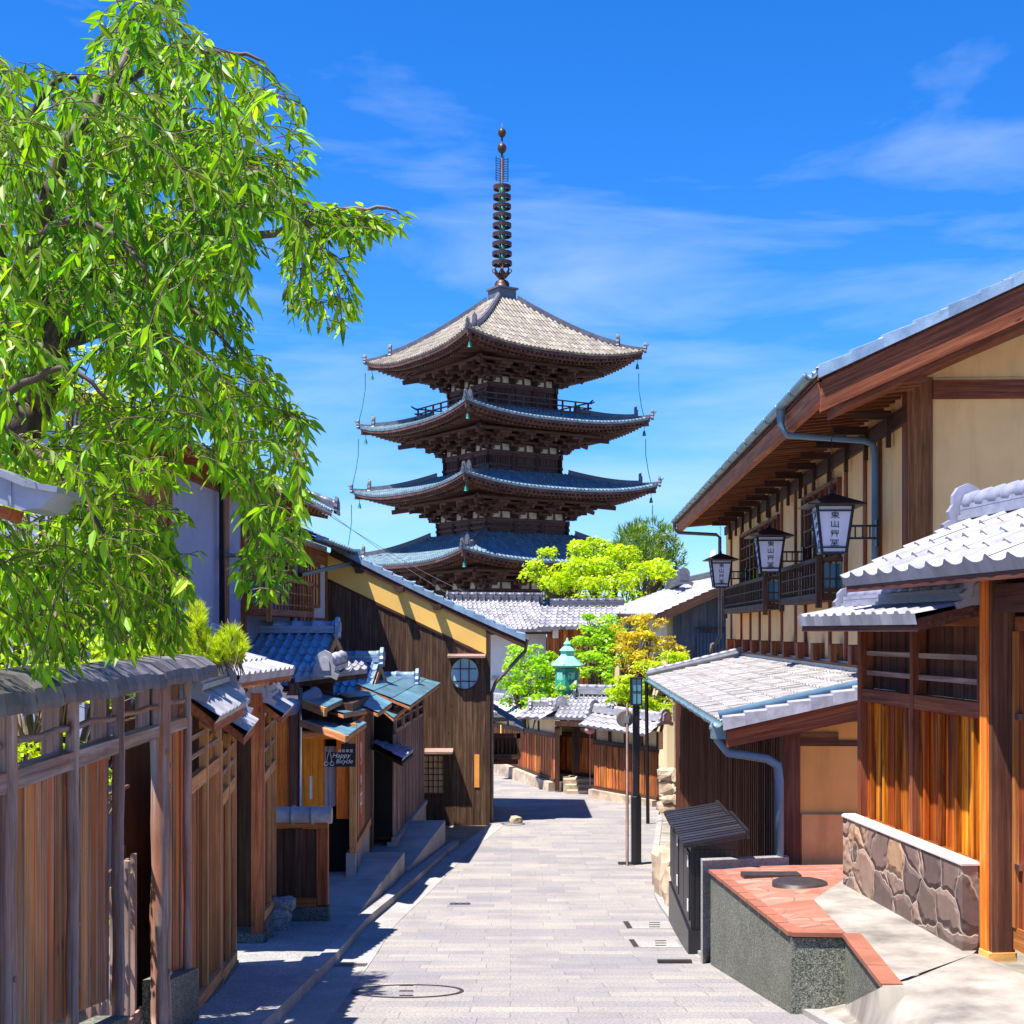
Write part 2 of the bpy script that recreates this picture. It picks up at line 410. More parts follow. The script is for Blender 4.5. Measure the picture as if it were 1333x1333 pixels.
MT['orange'] = wood('orange_wood', (.5, .10, .008), (.85, .22, .02), (.95, .38, .06), var=.22)
MT['sunwood'] = wood('sun_bleached_amber_wood', (.10, .016, .002), (.46, .10, .004), (.90, .34, .012), var=.35, stain=(.10, .02, .006), grain=.8, sstop=(.5,.62))
MT['farwood'] = wood('far_red_wood', (.16, .035, .01), (.42, .12, .03), (.66, .26, .08), var=.35, stain=(.08, .025, .02))
MT['burnt'] = wood('burnt_brown_boards', (.05, .018, .012), (.11, .04, .025), (.2, .08, .045), var=.35)
MT['reddoor'] = wood('red_brown_door_wood', (.05, .012, .008), (.15, .035, .015), (.42, .12, .02), var=.25, stain=(.45, .14, .015), sstop=(.5,.7))
MT['dark'] = wood('dark_wood', (.03, .014, .01), (.07, .033, .022), (.14, .07, .045), var=.2)
MT['darkgrain'] = wood('dark_carved_grain_post', (.03, .012, .008), (.12, .05, .03), (.26, .13, .075), var=.1, grain=.5)
MT['redbeam'] = wood('red_brown_beam', (.10, .028, .010), (.21, .065, .025), (.38, .14, .05), var=.15)
MT['house'] = wood('brown_house_boards', (.032, .015, .009), (.095, .05, .03), (.21, .125, .08), var=.22)
MT['grey'] = wood('grey_weathered_boards', (.13, .075, .06), (.31, .20, .165), (.48, .35, .30), var=.2)
MT['navy'] = wood('blue_grey_boards', (.06, .065, .09), (.11, .12, .165), (.18, .19, .24), var=.2)
MT['pagoda'] = wood('old_pagoda_timber', (.045, .02, .02), (.10, .046, .042), (.19, .095, .075), var=.3)
MT['tile'] = tilemat('silver_grey_tile', (.24, .24, .28), (.42, .42, .48), rough=.45, spec=.45, moss=(.19, .185, .18))
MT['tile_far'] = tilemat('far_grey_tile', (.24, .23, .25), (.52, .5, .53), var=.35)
MT['tile_blue'] = tilemat('blue_grey_tile', (.15, .24, .36), (.28, .40, .54), var=.18, rough=.3)
MT['tile_lean'] = tilemat('worn_lean_to_tile', (.17, .16, .165), (.38, .365, .385), var=.22, rough=.6, moss=(.14, .135, .13))
MT['tile_pag'] = tilemat('pagoda_tile', (.10, .09, .08), (.27, .23, .18), var=.4, moss=(.09, .08, .06), rough=.5)
MT['tile_pagl'] = tilemat('pagoda_lower_tile', (.09, .15, .20), (.18, .28, .35), var=.25, rough=.42)
MT['ridge'] = tilemat('ridge_tile', (.2, .21, .27), (.33, .34, .42), var=.08, rough=.35)
MT['ridge_d'] = tilemat('dark_ridge_tile', (.06, .06, .08), (.13, .13, .16), var=.2, rough=.45)
MT['log'] = tilemat('shingle_cap', (.05, .045, .05), (.17, .15, .155), var=.4, rough=.6)
MT['copper'] = tilemat('patinated_copper', (.05, .13, .18), (.11, .24, .31), var=.2, rough=.4)
MT['beige'] = plaster('beige_plaster', (.92, .57, .25))
MT['amber'] = plaster('amber_plaster', (.80, .42, .13))
MT['yellow'] = plaster('yellow_plaster', (.93, .58, .16), st=.1)
MT['white'] = plaster('white_plaster', (.66, .68, .75), st=.12)
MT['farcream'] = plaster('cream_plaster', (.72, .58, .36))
MT['bluewall'] = plaster('grey_blue_plaster', (.32, .36, .50), st=.15)
MT['skirt'] = plaster('stained_skirting', (.66, .38, .16), var=.25, st=.6)
MT['pagplaster'] = plaster('pagoda_plaster', (.62, .55, .45), .2, st=.5)
MT['granite'] = speckle('speckled_granite', [(.035, .045, .04), (.09, .11, .095), (.16, .17, .14), (.33, .31, .26)], 110, big=1.5)
MT['granite_l'] = speckle('pale_granite', [(.12, .12, .12), (.25, .25, .25), (.4, .4, .4), (.5, .5, .5)], 120, big=1.2)
MT['concrete'] = plain('concrete', (.40, .37, .34), .85, var=.25, nscale=1.4)
MT['apron'] = plain('weathered_concrete', (.30, .275, .25), .9, var=.4, nscale=2.2, spec=.12)
MT['kerb'] = speckle('kerb_granite', [(.2, .2, .2), (.34, .33, .33), (.46, .44, .43)], 130, big=1.0)
MT['oldstone'] = plain('old_stone', (.46, .36, .27), .85, var=.4, nscale=2.5, bumpd=.02, bscale=9)
MT['black'] = plain('black_paint', (.012, .012, .016), .38, spec=.5, var=.2)
MT['blackwood'] = wood('black_stained_slats', (.012, .01, .014), (.025, .022, .028), (.06, .055, .065), var=.3, rough=.45)
MT['steel'] = plain('bare_metal', (.6, .6, .62), .3, 1.0)
MT['pipe'] = plain('grey_brown_pipe', (.14, .12, .11), .4, var=.25)
MT['pipeblue'] = plain('blue_grey_pipe', (.12, .22, .32), .4, var=.15)
MT['gutter'] = plain('copper_gutter', (.16, .27, .33), .35, .3, var=.3)
MT['bronze'] = plain('dark_bronze', (.075, .04, .035), .45, .4, var=.4)
MT['verdigris'] = plain('verdigris', (.03, .24, .17), .5, .2, var=.4)
MT['vlant'] = plain('green_copper_lantern', (.03, .30, .20), .5, var=.3, nscale=9)
MT['vlight'] = plain('pale_green_copper', (.22, .62, .50), .55, var=.15, nscale=9)
MT['glass'] = plain('sky_lit_glass', (.02, .16, .30), .08, 0, 1.0, bumpd=0)
MT['glassd'] = plain('dark_glass', (.02, .02, .025), .08, 0, .8, bumpd=0)
MT['roundglass'] = plain('frosted_round_pane', (.30, .62, .85), .2, 0, .8, var=.35, nscale=1.2, bumpd=0)
MT['paper'] = plain('white_paper_panel', (.72, .72, .86), .6, bumpd=0)
MT['shoji'] = plain('amber_paper', (.9, .56, .26), .7, bumpd=0)
MT['slot'] = plain('orange_panel', (.9, .36, .08), .7, bumpd=0)
MT['plaque'] = plain('white_plaque', (.8, .8, .8), .5, bumpd=0)
MT['signblk'] = plain('navy_sign_board', (.012, .012, .03), .4, bumpd=0)
MT['noren'] = plain('grey_curtain_cloth', (.4, .37, .42), .9, var=.1)
MT['ink'] = plain('ink', (.01, .01, .012), .6, bumpd=0)
MT['iron'] = plain('cast_iron', (.055, .045, .045), .5, .3, var=.3, nscale=12)
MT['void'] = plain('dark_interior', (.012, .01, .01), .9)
MT['bark'] = wood('cherry_bark', (.035, .022, .018), (.09, .06, .05), (.24, .18, .16), var=.1, grain=.5)
MT['twig'] = plain('twig_bark', (.13, .075, .05), .7, bumpd=0)
MT['trunk'] = wood('tree_bark', (.06, .045, .03), (.12, .09, .06), (.2, .15, .11), var=.1)
MT['lf_cherry'] = leafmat('cherry_leaf', (.075, .22, .005), (.30, .48, .012), .5, .42, .35, var=.5)
MT['lf_bright'] = leafmat('bright_maple_leaf', (.32, .46, .006), (.54, .63, .010), .5, var=.25)
MT['lf_green'] = leafmat('fresh_green_leaf', (.22, .44, .010), (.40, .58, .015), .48, var=.3)
MT['lf_gold'] = leafmat('golden_leaf', (.50, .34, .015), (.58, .52, .02), .4, var=.3)
MT['lf_dark'] = leafmat('pine_needles', (.10, .19, .02), (.2, .30, .03), .3, var=.3)
MT['lf_pine'] = leafmat('young_pine_needles', (.34, .46, .015), (.55, .62, .03), .45, var=.35)
# paving
def paving():
    m, t, b, at, geo = base('pale_paving_blocks', .8, .25)
    br = N(t, 'ShaderNodeTexBrick'); br.inputs['Scale'].default_value = 1
    br.inputs['Mortar Size'].default_value = .006; br.inputs['Brick Width'].default_value = .9; br.inputs['Row Height'].default_value = .36
    br.inputs['Color1'].default_value = (.31, .295, .285, 1); br.inputs['Color2'].default_value = (.225, .22, .24, 1); br.inputs['Mortar'].default_value = (.19, .18, .18, 1)
    br.inputs['Mortar Smooth'].default_value = .4; br.inputs['Bias'].default_value = -.1; br.offset = .37; br.squash=.8; br.squash_frequency=3
    ns = N(t, 'ShaderNodeTexNoise'); ns.inputs['Scale'].default_value = 1.6; t.links.new(at.outputs['Vector'], ns.inputs['Vector'])
    vm = N(t, 'ShaderNodeVectorMath', operation='MULTIPLY_ADD'); vm.inputs[1].default_value = (.03, .03, 0)
    t.links.new(ns.outputs['Color'], vm.inputs[0]); t.links.new(at.outputs['Vector'], vm.inputs[2]); t.links.new(vm.outputs[0], br.inputs['Vector'])
    sp = N(t, 'ShaderNodeTexNoise'); sp.inputs['Scale'].default_value = 45; sp.inputs['Detail'].default_value = 4; t.links.new(at.outputs['Vector'], sp.inputs['Vector'])
    col = mixc(t, .75, br.outputs['Color'], ramp(t, sp.outputs[0], [(.36, (.5, .48, .5)), (.5, (1, 1, 1)), (.66, (1.3, 1.28, 1.2))]), 'MULTIPLY')
    col = mixc(t, .8, col, ramp(t, noi(t, at.outputs['Vector'], .8, 6, .65), [(.3, (.74, .76, .85)), (.7, (1.18, 1.14, 1.06))]), 'MULTIPLY')
    st = noi(t, at.outputs['Vector'], 1, 6, .7, (1.1, .5, 1), .6)
    col = mixc(t, ramp(t, st, [(.52, (0, 0, 0)), (.75, (.45, .45, .45))]), col, (.17, .155, .15))
    t.links.new(col, b.inputs['Base Color'])
    inv = N(t, 'ShaderNodeMath', operation='SUBTRACT'); inv.inputs[0].default_value = 1; t.links.new(br.outputs['Fac'], inv.inputs[1])
    bump(t, b, mixc(t, .5, inv.outputs[0], sp.outputs[0]), .008, .6)
    return m
MT['paving'] = paving()
def redbrick():
    m, t, b, at, geo = base('red_paving_bricks', .8, .2)
    v = N(t, 'ShaderNodeTexVoronoi', feature='DISTANCE_TO_EDGE'); v.inputs['Scale'].default_value = 1
    mp_ = N(t, 'ShaderNodeMapping'); mp_.inputs['Scale'].default_value = (3.2, 5.6, 1); t.links.new(at.outputs['Vector'], mp_.inputs[0]); t.links.new(mp_.outputs[0], v.inputs['Vector'])
    v2 = N(t, 'ShaderNodeTexVoronoi'); v2.inputs['Scale'].default_value = 1; t.links.new(mp_.outputs[0], v2.inputs['Vector'])
    sp = N(t, 'ShaderNodeSeparateColor'); t.links.new(v2.outputs['Color'], sp.inputs[0])
    col = ramp(t, sp.outputs[0], [(.1, (.30, .11, .075)), (.6, (.38, .16, .11)), (.95, (.42, .21, .16))])
    col = mixc(t, .6, col, ramp(t, noi(t, at.outputs['Vector'], 1.2, 5), [(.35, (.8, .8, .8)), (.7, (1.25, 1.3, 1.35))]), 'MULTIPLY')
    ln = ramp(t, v.outputs['Distance'], [(.012, (1, 1, 1)), (.035, (0, 0, 0))])
    col = mixc(t, ln, col, (.2, .1, .08)); t.links.new(col, b.inputs['Base Color'])
    return m
MT['redbrick'] = redbrick()
def crazystone():
    m, t, b, at, geo = base('crazy_stone_facing', .7, .3)
    mp_ = N(t, 'ShaderNodeMapping'); mp_.inputs['Scale'].default_value = (3.0, 3.0, 2.9); t.links.new(at.outputs['Vector'], mp_.inputs[0])
    nn = N(t, 'ShaderNodeTexNoise'); nn.inputs['Scale'].default_value = 1.5; t.links.new(mp_.outputs[0], nn.inputs['Vector'])
    ad = N(t, 'ShaderNodeVectorMath', operation='MULTIPLY_ADD'); ad.inputs[1].default_value = (.5, .5, .5); t.links.new(nn.outputs['Color'], ad.inputs[0]); t.links.new(mp_.outputs[0], ad.inputs[2])
    v = N(t, 'ShaderNodeTexVoronoi', feature='DISTANCE_TO_EDGE'); v.inputs['Scale'].default_value = 1; t.links.new(ad.outputs[0], v.inputs['Vector'])
    v2 = N(t, 'ShaderNodeTexVoronoi'); v2.inputs['Scale'].default_value = 1; t.links.new(ad.outputs[0], v2.inputs['Vector'])
    sp = N(t, 'ShaderNodeSeparateColor'); t.links.new(v2.outputs['Color'], sp.inputs[0])
    col = ramp(t, sp.outputs[0], [(.1, (.13, .09, .08)), (.4, (.23, .155, .13)), (.65, (.30, .20, .15)), (.95, (.42, .26, .15))])
    col = mixc(t, .6, col, ramp(t, noi(t, at.outputs['Vector'], 7, 6, .7), [(.3, (.6, .6, .6)), (.7, (1.3, 1.3, 1.3))]), 'MULTIPLY')
    col = mixc(t, ramp(t, v.outputs['Distance'], [(.006, (1, 1, 1)), (.02, (0, 0, 0))]), col, (.42, .36, .30))
    t.links.new(col, b.inputs['Base Color']); bump(t, b, ramp(t, v.outputs['Distance'], [(.0, (0, 0, 0)), (.12, (1, 1, 1))]), .03, .9)
    return m
MT['crazy'] = crazystone()

# ---------------------------------------------------------------- ground profile
PR = [(-60, -3.0), (-12, -.6), (0, 1.52), (8.28, 3.035), (12.9, 3.88), (17.5, 4.36), (22.4, 4.63), (28, 4.80), (40, 4.93), (60, 5.0), (2000, 5.0)]
def interp(tab, x):
    if x <= tab[0][0]: return tab[0][1]
    for (a, b), (c, d) in zip(tab, tab[1:]):
        if x <= c:
            return b+(d-b)*(x-a)/(c-a)
    return tab[-1][1]
def smooth_i(tab, x, w=1.2): return (interp(tab, x-w)+2*interp(tab, x)+interp(tab, x+w))/4
def drop(yo): return smooth_i(PR, yo)
def G(yo): return EYE-drop(yo)
LE = [(-60, -2.2), (0, -1.5), (8.28, -1.81), (12.9, -2.0), (15, -2.02), (17.5, -1.83), (22.4, -1.30), (26.7, -.50)]
RE = [(-60, 2.5), (0, 2.4), (8.28, 2.39), (12.9, 2.18), (17.4, 2.3), (22.4, 2.92), (28, 3.8)]
def le(yo): return smooth_i(LE, yo, .8)
def re_(yo): return smooth_i(RE, yo, .8)
# ================================================================ SETTING: ground, street, pavement
mb = MB()
ys = [-60, -30, -12, -6, 0, 3, 6, 8, 10, 12, 14, 16, 18, 20, 22, 24, 27, 30, 35, 42, 60, 100, 300, 1500]
xs = [-1500, -200, -60, -20, -8, -4, 0, 4, 8, 20, 60, 200, 1500]
vs = [(x, y*K, G(y)-.06-(0 if abs(x) < 100 else .3)) for y in ys for x in xs]; n = len(xs)
mb.add(vs, [(j*n+i, j*n+i+1, (j+1)*n+i+1, (j+1)*n+i) for j in range(len(ys)-1) for i in range(n-1)])
mb.build('ground', plain('earth', (.22, .2, .16), .9, var=.3), kind='structure')
mb = MB(); st = []
yo = -14
while yo < 26.9: st.append((yo, le(yo), re_(yo))); yo += .6
st += [(27.0, -.5, 3.65), (27.05, -9, 3.66), (29.8, -14, 4.1), (31.5, -18, 3.0), (33, -20, 1.6), (38, -22, -.7), (46, -26, -5.3)]
nx = 8; vs = []; gr = []
for y, a, b in st:
    for i in range(nx+1):
        x = a+(b-a)*i/nx; vs.append((x, y*K, G(y)+.004)); gr.append(V(x, y*K*1.01, 0))
mb.add(vs, [(j*(nx+1)+i, j*(nx+1)+i+1, (j+1)*(nx+1)+i+1, (j+1)*(nx+1)+i) for j in range(len(st)-1) for i in range(nx)], gr, True)
mb.build('street', MT['paving'], kind='structure')
def strip(name, mat, y0, y1, xa, xb, h, step=.6, skirt=.25, **kw):
    mb = MB(); m = max(2, int((y1-y0)/step)); vs = []
    for j in range(m+1):
        y = y0+(y1-y0)*j/m; a = xa(y); b = xb(y); z = G(y)
        vs += [(a, y*K, z-skirt), (a, y*K, z+h), (b, y*K, z+h), (b, y*K, z-skirt)]
    fs = []
    for j in range(m):
        for k in range(3): fs.append((j*4+k, j*4+k+1, (j+1)*4+k+1, (j+1)*4+k))
    fs += [(0, 1, 2, 3), (m*4, m*4+1, m*4+2, m*4+3)]
    mb.add(vs, fs); return mb.build(name, mat, **kw)
strip('pavement', MT['granite_l'], -14, 22.8, lambda y: -5.2, lambda y: le(y)-.16, .095, kind='structure')
strip('kerb', MT['kerb'], -14, 23.2, lambda y: le(y)-.157, lambda y: le(y), .125, kind='structure')
strip('gutter_channel', MT['kerb'], -14, 26.5, lambda y: le(y)+.002, lambda y: le(y)+.38, .01, kind='structure')
strip('kerb', MT['kerb'], -14, 27.8, lambda y: re_(y), lambda y: re_(y)+.13, .05, kind='structure')
strip('verge', MT['apron'], -14, 27.8, lambda y: re_(y)+.132, lambda y: 4.6, .03, kind='structure')
# concrete slabs that level the shop entrances
mb = MB()
def wedge(y0, y1, xl, xr0, xr1, d0, d1):
    a = [(xl, y0*K, EYE-d0), (xr0, y0*K, EYE-d0), (xr1, y1*K, EYE-d1), (xl, y1*K, EYE-d1)]
    b = [(x, y, G(y/K)-.3) for x, y, z in a]
    mb.hexa([b[0], b[1], b[2], b[3], a[0], a[1], a[2], a[3]])
wedge(14.95, 19.3, -4.6, -2.24, -1.93, 4.06, 3.96)
single(mb, 'entrance_slab', MT['concrete'], 'grey concrete slab levelling the pavement before the orange shop front', 'slab')
mb = MB(); wedge(19.45, 22.9, -4.4, -1.88, -1.42, 4.30, 4.02)
single(mb, 'entrance_slab', MT['concrete'], 'far concrete slab in front of the grey boarded wall', 'slab')

# manholes, drains
def ground_patch(mb, px, py, wpx, hpx, yo, h, inset=0, n=4):
    """low plate whose outline follows the street"""
    c = P(px, py, yo); w = wpx/1400*yo/2; d = hpx
    y0, y1 = yo-d/2/K, yo+d/2/K
    a = [(c.x-w, y0*K, G(y0)+h), (c.x+w, y0*K, G(y0)+h), (c.x+w, y1*K, G(y1)+h), (c.x-w, y1*K, G(y1)+h)]
    mb.hexa([(x, y, z-.03) for x, y, z in a]+a)
def yo_at(py):
    lo, hi = 4, 45
    for _ in range(40):
        m = (lo+hi)/2
        if drop(m)/m*1400 > py-822: lo = m
        else: hi = m
    return lo
def gring(mb, px, py, r, wd, h=.012, n=40, arcs=None):
    yo = yo_at(py); c = V(Xp(px, yo), yo*K, 0)
    for k in range(n):
        if arcs and not any(a <= k/n < b for a, b in arcs): continue
        t0, t1 = 2*math.pi*k/n, 2*math.pi*(k+1)/n; q = []
        for t, rr in ((t0, r), (t1, r), (t1, r-wd), (t0, r-wd)):
            y = c.y+math.sin(t)*rr; q.append((c.x+math.cos(t)*rr, y, G(y/K)+h))
        mb.hexa([(x, y, z-.02) for x, y, z in q]+q)
t = thing('manhole_cover', 'large round manhole cover filled with paving in the near roadway', 'manhole', V(Xp(531, yo_at(1291)), yo_at(1291)*K, G(yo_at(1291))))
mb = MB(); gring(mb, 531, 1291, .52, .035); mb.build('rim', MT['iron'], t)
for py in (1284, 1291, 1297):
    mb = MB(); ground_patch(mb, 529, py, 18, .035, yo_at(py), .012); mb.build('lifting_slot', MT['iron'], t)
def drain(px, py, wpx, dm, label, name='drain_grate', bars=8):
    yo = yo_at(py); t = thing(name, label, 'drain', V(Xp(px, yo), yo*K, G(yo)))
    mb = MB(); ground_patch(mb, px, py, wpx, dm, yo, .012); mb.build('frame', MT['iron'], t)
    mb = MB(); w = wpx/1400*yo
    for k in range(bars):
        x = Xp(px, yo)-w/2+w*(k+.5)/bars; y0 = yo-dm*.42/K; y1 = yo+dm*.42/K
        mb.beam((x, y0*K, G(y0)+.016), (x, y1*K, G(y1)+.016), w/bars*.45, .012)
    mb.build('bars', MT['steel'] if bars > 20 else MT['pipe'], t)
drain(450, 1258, 54, .34, 'rusty slotted drain grate in the shade by the left kerb', bars=16)
drain(599, 1177, 26, .18, 'small orange rimmed cover in the middle of the street', 'hydrant_cover', 3)
for px, py, lab in ((864, 1205, 'farther of two stone drain lids beside the black cabinet'), (872, 1229, 'nearer of two stone drain lids beside the black cabinet')):
    yo = yo_at(py); t = thing('gully', lab, 'drain lid', V(Xp(px-20, yo), yo*K, G(yo)), 'stone drain lids by the cabinet')
    mb = MB(); ground_patch(mb, px-20, py, 62, .75, yo, .011); mb.build('lid', MT['kerb'], t)
    mb = MB(); ground_patch(mb, px-47, py, 7, .7, yo, .018)
    for q in (-.18, 0, .18):
        ground_patch(mb, px-12, py, 14, .035, yo+q, .018)
    mb.build('slots', MT['iron'], t)
mb = MB(); yo = yo_at(1254); ground_patch(mb, 878, 1254, 44, .12, yo, .04); single(mb, 'drain_cover', MT['iron'], 'narrow dark gutter inlet below the black cabinet', 'drain')
mb = MB(); gring(mb, 668, 1073, .3, .05)
single(mb, 'manhole_cover', MT['iron'], 'small round manhole ring far down the street near the brown house', 'manhole')
mb = MB(); rock(mb, (Xp(671, yo_at(1072)), yo_at(1072)*K, G(yo_at(1072))+.07), .13, 1.3, .9, .9, 5)
single(mb, 'stone', MT['oldstone'], 'single pale rock on the ground at the brown house corner', 'rock')
mb = MB(); yo = yo_at(1060)
for k in range(10):
    a, b = 642+k*11, 642+(k+1)*11
single_skip = True

# ================================================================ RIGHT: tea house with lean-to
UX = V(76.5/1800, 1, 0).normalized()
A0 = V(4.4+.0546*14, 14*K, 0)
FR = frame((A0.x, A0.y, EYE), UX)                     # x: away along the street, y: towards the street, z from eye level
def sx(yo): return (yo-14)*K
def sa(a): return (4.4-a)                              # local y of a plane at offset a
def f_px(px, a=4.4): return sx(1400*a/(px-743))
LEN = sx(30.5)
H = thing('tea_house', 'long two storey beige plaster house with dark timber and tiled lean-to on the right', 'house', (A0.x, A0.y, G(14)))
mb = MB(FR); mb.box(0, LEN, -8, 0, -4.9, 3.3)
# gable triangle
mb.prism([(0.0, 3.3), (.2, 3.3), (.2, 3.31), (0, 3.31)], -8, 0)
mb.hexa([(0, -8, 3.3), (.2, -8, 3.3), (.2, 0, 3.3), (0, 0, 3.3), (0, -8, 6.6), (.2, -8, 6.6), (.2, -.3, 3.36), (0, -.3, 3.36)])
mb.build('wall', MT['beige'], H)
# corner post and gable beams, facade posts
mb = MB(FR); mb.box(-.035, .22, -.03, .035, -1.5, 3.32); mb.box(-.04, -.001, -.30, .02, -1.5, 3.30)
mb.build('corner_post', MT['redbeam'], H)
mb = MB(FR); mb.box(-.06, -.001, -8, -.302, 3.02, 3.26); mb.build('beam', MT['redbeam'], H)
mb = MB(FR); mb.box(0, LEN, .001, .05, 2.72, 2.95)
mb.build('wall_plate', MT['dark'], H)
FY = [f_px(p) for p in (1147, 1128, 1103, 1082, 1050, 1037, 1019, 1003, 990, 978, 966, 953)]
for s_ in FY:
    mb = MB(FR); mb.box(s_-.055, s_+.055, .001, .045, -.5, 2.72); mb.build('post', MT['redbeam'], H)
mb = MB(FR)
for k in range(11):
    s_ = sx(16.2+1.27*k)
    mb.cbox(s_-.13, s_+.13, .001, .20, -.50, -.20)
mb.box(sx(14.8), LEN, .001, .15, -.62, -.502)
mb.build('sill_brackets', MT['redbeam'], H)
# dangling notched brackets under the eave
for k in range(14):
    mb = MB(FR); s_ = .8+k*1.45; mb.box(s_-.04, s_+.04, .05, .55, 2.88, 3.0); mb.box(s_-.04, s_+.04, .05, .11, 2.5, 2.88); mb.build('eave_bracket', MT['dark'], H)
# windows with lattice
def lattice_window(M, x0, x1, z0, z1, y, nx, nz, par, gm='glassd', bar=.03, fr=.06, wm='dark', name='window'):
    w = MB(M); w.box(x0, x1, y+.001, y+.012, z0, z1); pane = w
    f = MB(M)
    for a, b, c, d in ((x0-fr, x0, z0-fr, z1+fr), (x1, x1+fr, z0-fr, z1+fr), (x0, x1, z0-fr, z0), (x0, x1, z1, z1+fr)): f.box(a, b, y+.002, y+.07, c, d)
    for i in range(1, nx): xx = x0+(x1-x0)*i/nx; f.box(xx-bar/2, xx+bar/2, y+.013, y+.05, z0, z1)
    for i in range(1, nz): zz = z0+(z1-z0)*i/nz; f.box(x0, x1, y+.015, y+.046, zz-bar/2, zz+bar/2)
    o = f.build(name, MT[wm], par); pane.build('pane', MT[gm], o)
    return o
lattice_window(FR, sx(17.5), sx(20.2), 1.25, 2.45, .001, 6, 4, H, 'glassd', wm='redbeam')
lattice_window(FR, sx(22.6), sx(27.6), 1.2, 2.4, .001, 10, 4, H, 'glassd', wm='redbeam')
# balconies
def balcony(M, x0, x1, dep, z0, z1, par, nb, near=-1, mat='dark'):
    b = MB(M)
    b.box(x0, x1, 0.002, dep, z0, z0+.12); b.box(x0, x1, dep-.06, dep, z1-.07, z1)
    for xx in (x0, x1): 
        b.box(xx-.05, xx+.05, dep-.08, dep+.012, z0-.12, z1+.02); b.box(xx-.03, xx+.03, .002, dep-.08, z1-.07, z1); b.box(xx-.03, xx+.03, .002, dep-.08, z0+.14, z0+.2)
    for i in range(nb):
        xx = x0+(x1-x0)*(i+.5)/nb; b.box(xx-.022, xx+.022, dep-.05, dep-.015, z0+.12, z1-.07)
    for zz in (.3, .62): b.box(x0, x1, dep-.048, dep-.012, z0+(z1-z0)*zz-.012, z0+(z1-z0)*zz+.012)
    for xx in (x0, x1):
        for i in range(1, 4):
            yy = dep*i/4; b.box(xx-.015, xx+.015, yy-.012, yy+.012, z0+.12, z1-.07)
        b.box(xx-.014, xx+.014, .01, dep-.08, z0+(z1-z0)*.5-.012, z0+(z1-z0)*.5+.012)
    o = b.build('balcony', MT[mat], par)
    g = MB(M); g.box(x0-.006, x0+.004, .04, dep-.1, z0+.18, z1-.1); g.build('side_pane', MT['glass'], o)
    return o
balcony(FR, sx(17.4), sx(20.3)+.2, .42, .50, 1.2, H, 14)
balcony(FR, sx(22.2), sx(27.9), .42, .46, 1.14, H, 26)
# main roof
EA = 3.05; zE = 3.20; slope = .46; RW = 8.6
e0 = sx(13.2); e1 = LEN+.9
ye = sa(EA)
f = quadf(FR@V(e0, ye, zE), FR@V(e1, ye, zE), FR@V(e1, ye-RW, zE+RW*slope), FR@V(e0, ye-RW, zE+RW*slope), .0)
mb = MB(); tiles(mb, f, 78, 34, 'san', .04, .03, .03, front=.04)
mb.s = False
R_ = mb.build('roof', MT['tile'], H)
mb = MB(FR)   # deck
mb.hexa([(e0, ye-RW, zE+RW*slope-.1), (e1, ye-RW, zE+RW*slope-.1), (e1, ye, zE-.1), (e0, ye, zE-.1), (e0, ye-RW, zE+RW*slope-.01), (e1, ye-RW, zE+RW*slope-.01), (e1, ye, zE-.01), (e0, ye, zE-.01)])
mb.build('roof_deck', MT['redbeam'], R_)
# rake tiles (stepped) and verge board
mb = MB(FR)
n = 22
for k in range(n):
    a = k/n*RW; b = (k+1)/n*RW
    zz = lambda q: zE+q*slope
    mb.hexa([(e0-.09, ye-a, zz(a)-.09), (e0+.10, ye-a, zz(a)-.05), (e0+.10, ye-b, zz(b)-.05), (e0-.09, ye-b, zz(b)-.09), (e0-.09, ye-a, zz(a)+.07), (e0+.10, ye-a, zz(a)+.10), (e0+.10, ye-b-.0, zz(b)+.065), (e0-.09, ye-b, zz(b)+.035)])
mb.build('verge_tiles', MT['tile_blue'], R_)
mb = MB(FR)
mb.hexa([(e0-.03, ye-.02, zE-.50), (e0+.04, ye-.02, zE-.50), (e0+.04, ye-RW, zE+RW*slope-.62), (e0-.03, ye-RW, zE+RW*slope-.62), (e0-.03, ye-.05, zE-.1), (e0+.04, ye-.05, zE-.1), (e0+.04, ye-RW, zE+RW*slope-.1), (e0-.03, ye-RW, zE+RW*slope-.1)])
mb.build('bargeboard', MT['redbeam'], R_)
mb = MB(FR)
mb.hexa([(e0+.05, ye-.3, zE-.45), (0, ye-.3, zE-.45), (0, ye-RW, zE+RW*slope-.72), (e0+.05, ye-RW, zE+RW*slope-.72), (e0+.05, ye-.3, zE-.3), (0, ye-.3, zE-.3), (0, ye-RW, zE+RW*slope-.55), (e0+.05, ye-RW, zE+RW*slope-.55)])
mb.build('verge_soffit', MT['redbeam'], R_)
mb = MB(FR)
m = 70
for k in range(m):
    s_ = e0+.15+(e1-e0-.3)*k/(m-1)
    mb.beam((s_, ye-.06, zE-.17), (s_, 0, zE-.06+.0), .06, .08)
mb.build('rafters', MT['redbeam'], R_)
mb = MB(FR); mb.hexa([(e0+.05, ye-.16, zE-.33), (e1, ye-.16, zE-.33), (e1, ye-.05, zE-.33), (e0+.05, ye-.05, zE-.33), (e0+.05, ye-.2, zE-.12), (e1, ye-.2, zE-.12), (e1, ye-.005, zE-.12), (e0+.05, ye-.005, zE-.12)])
mb.build('fascia', MT['cedar'], R_)
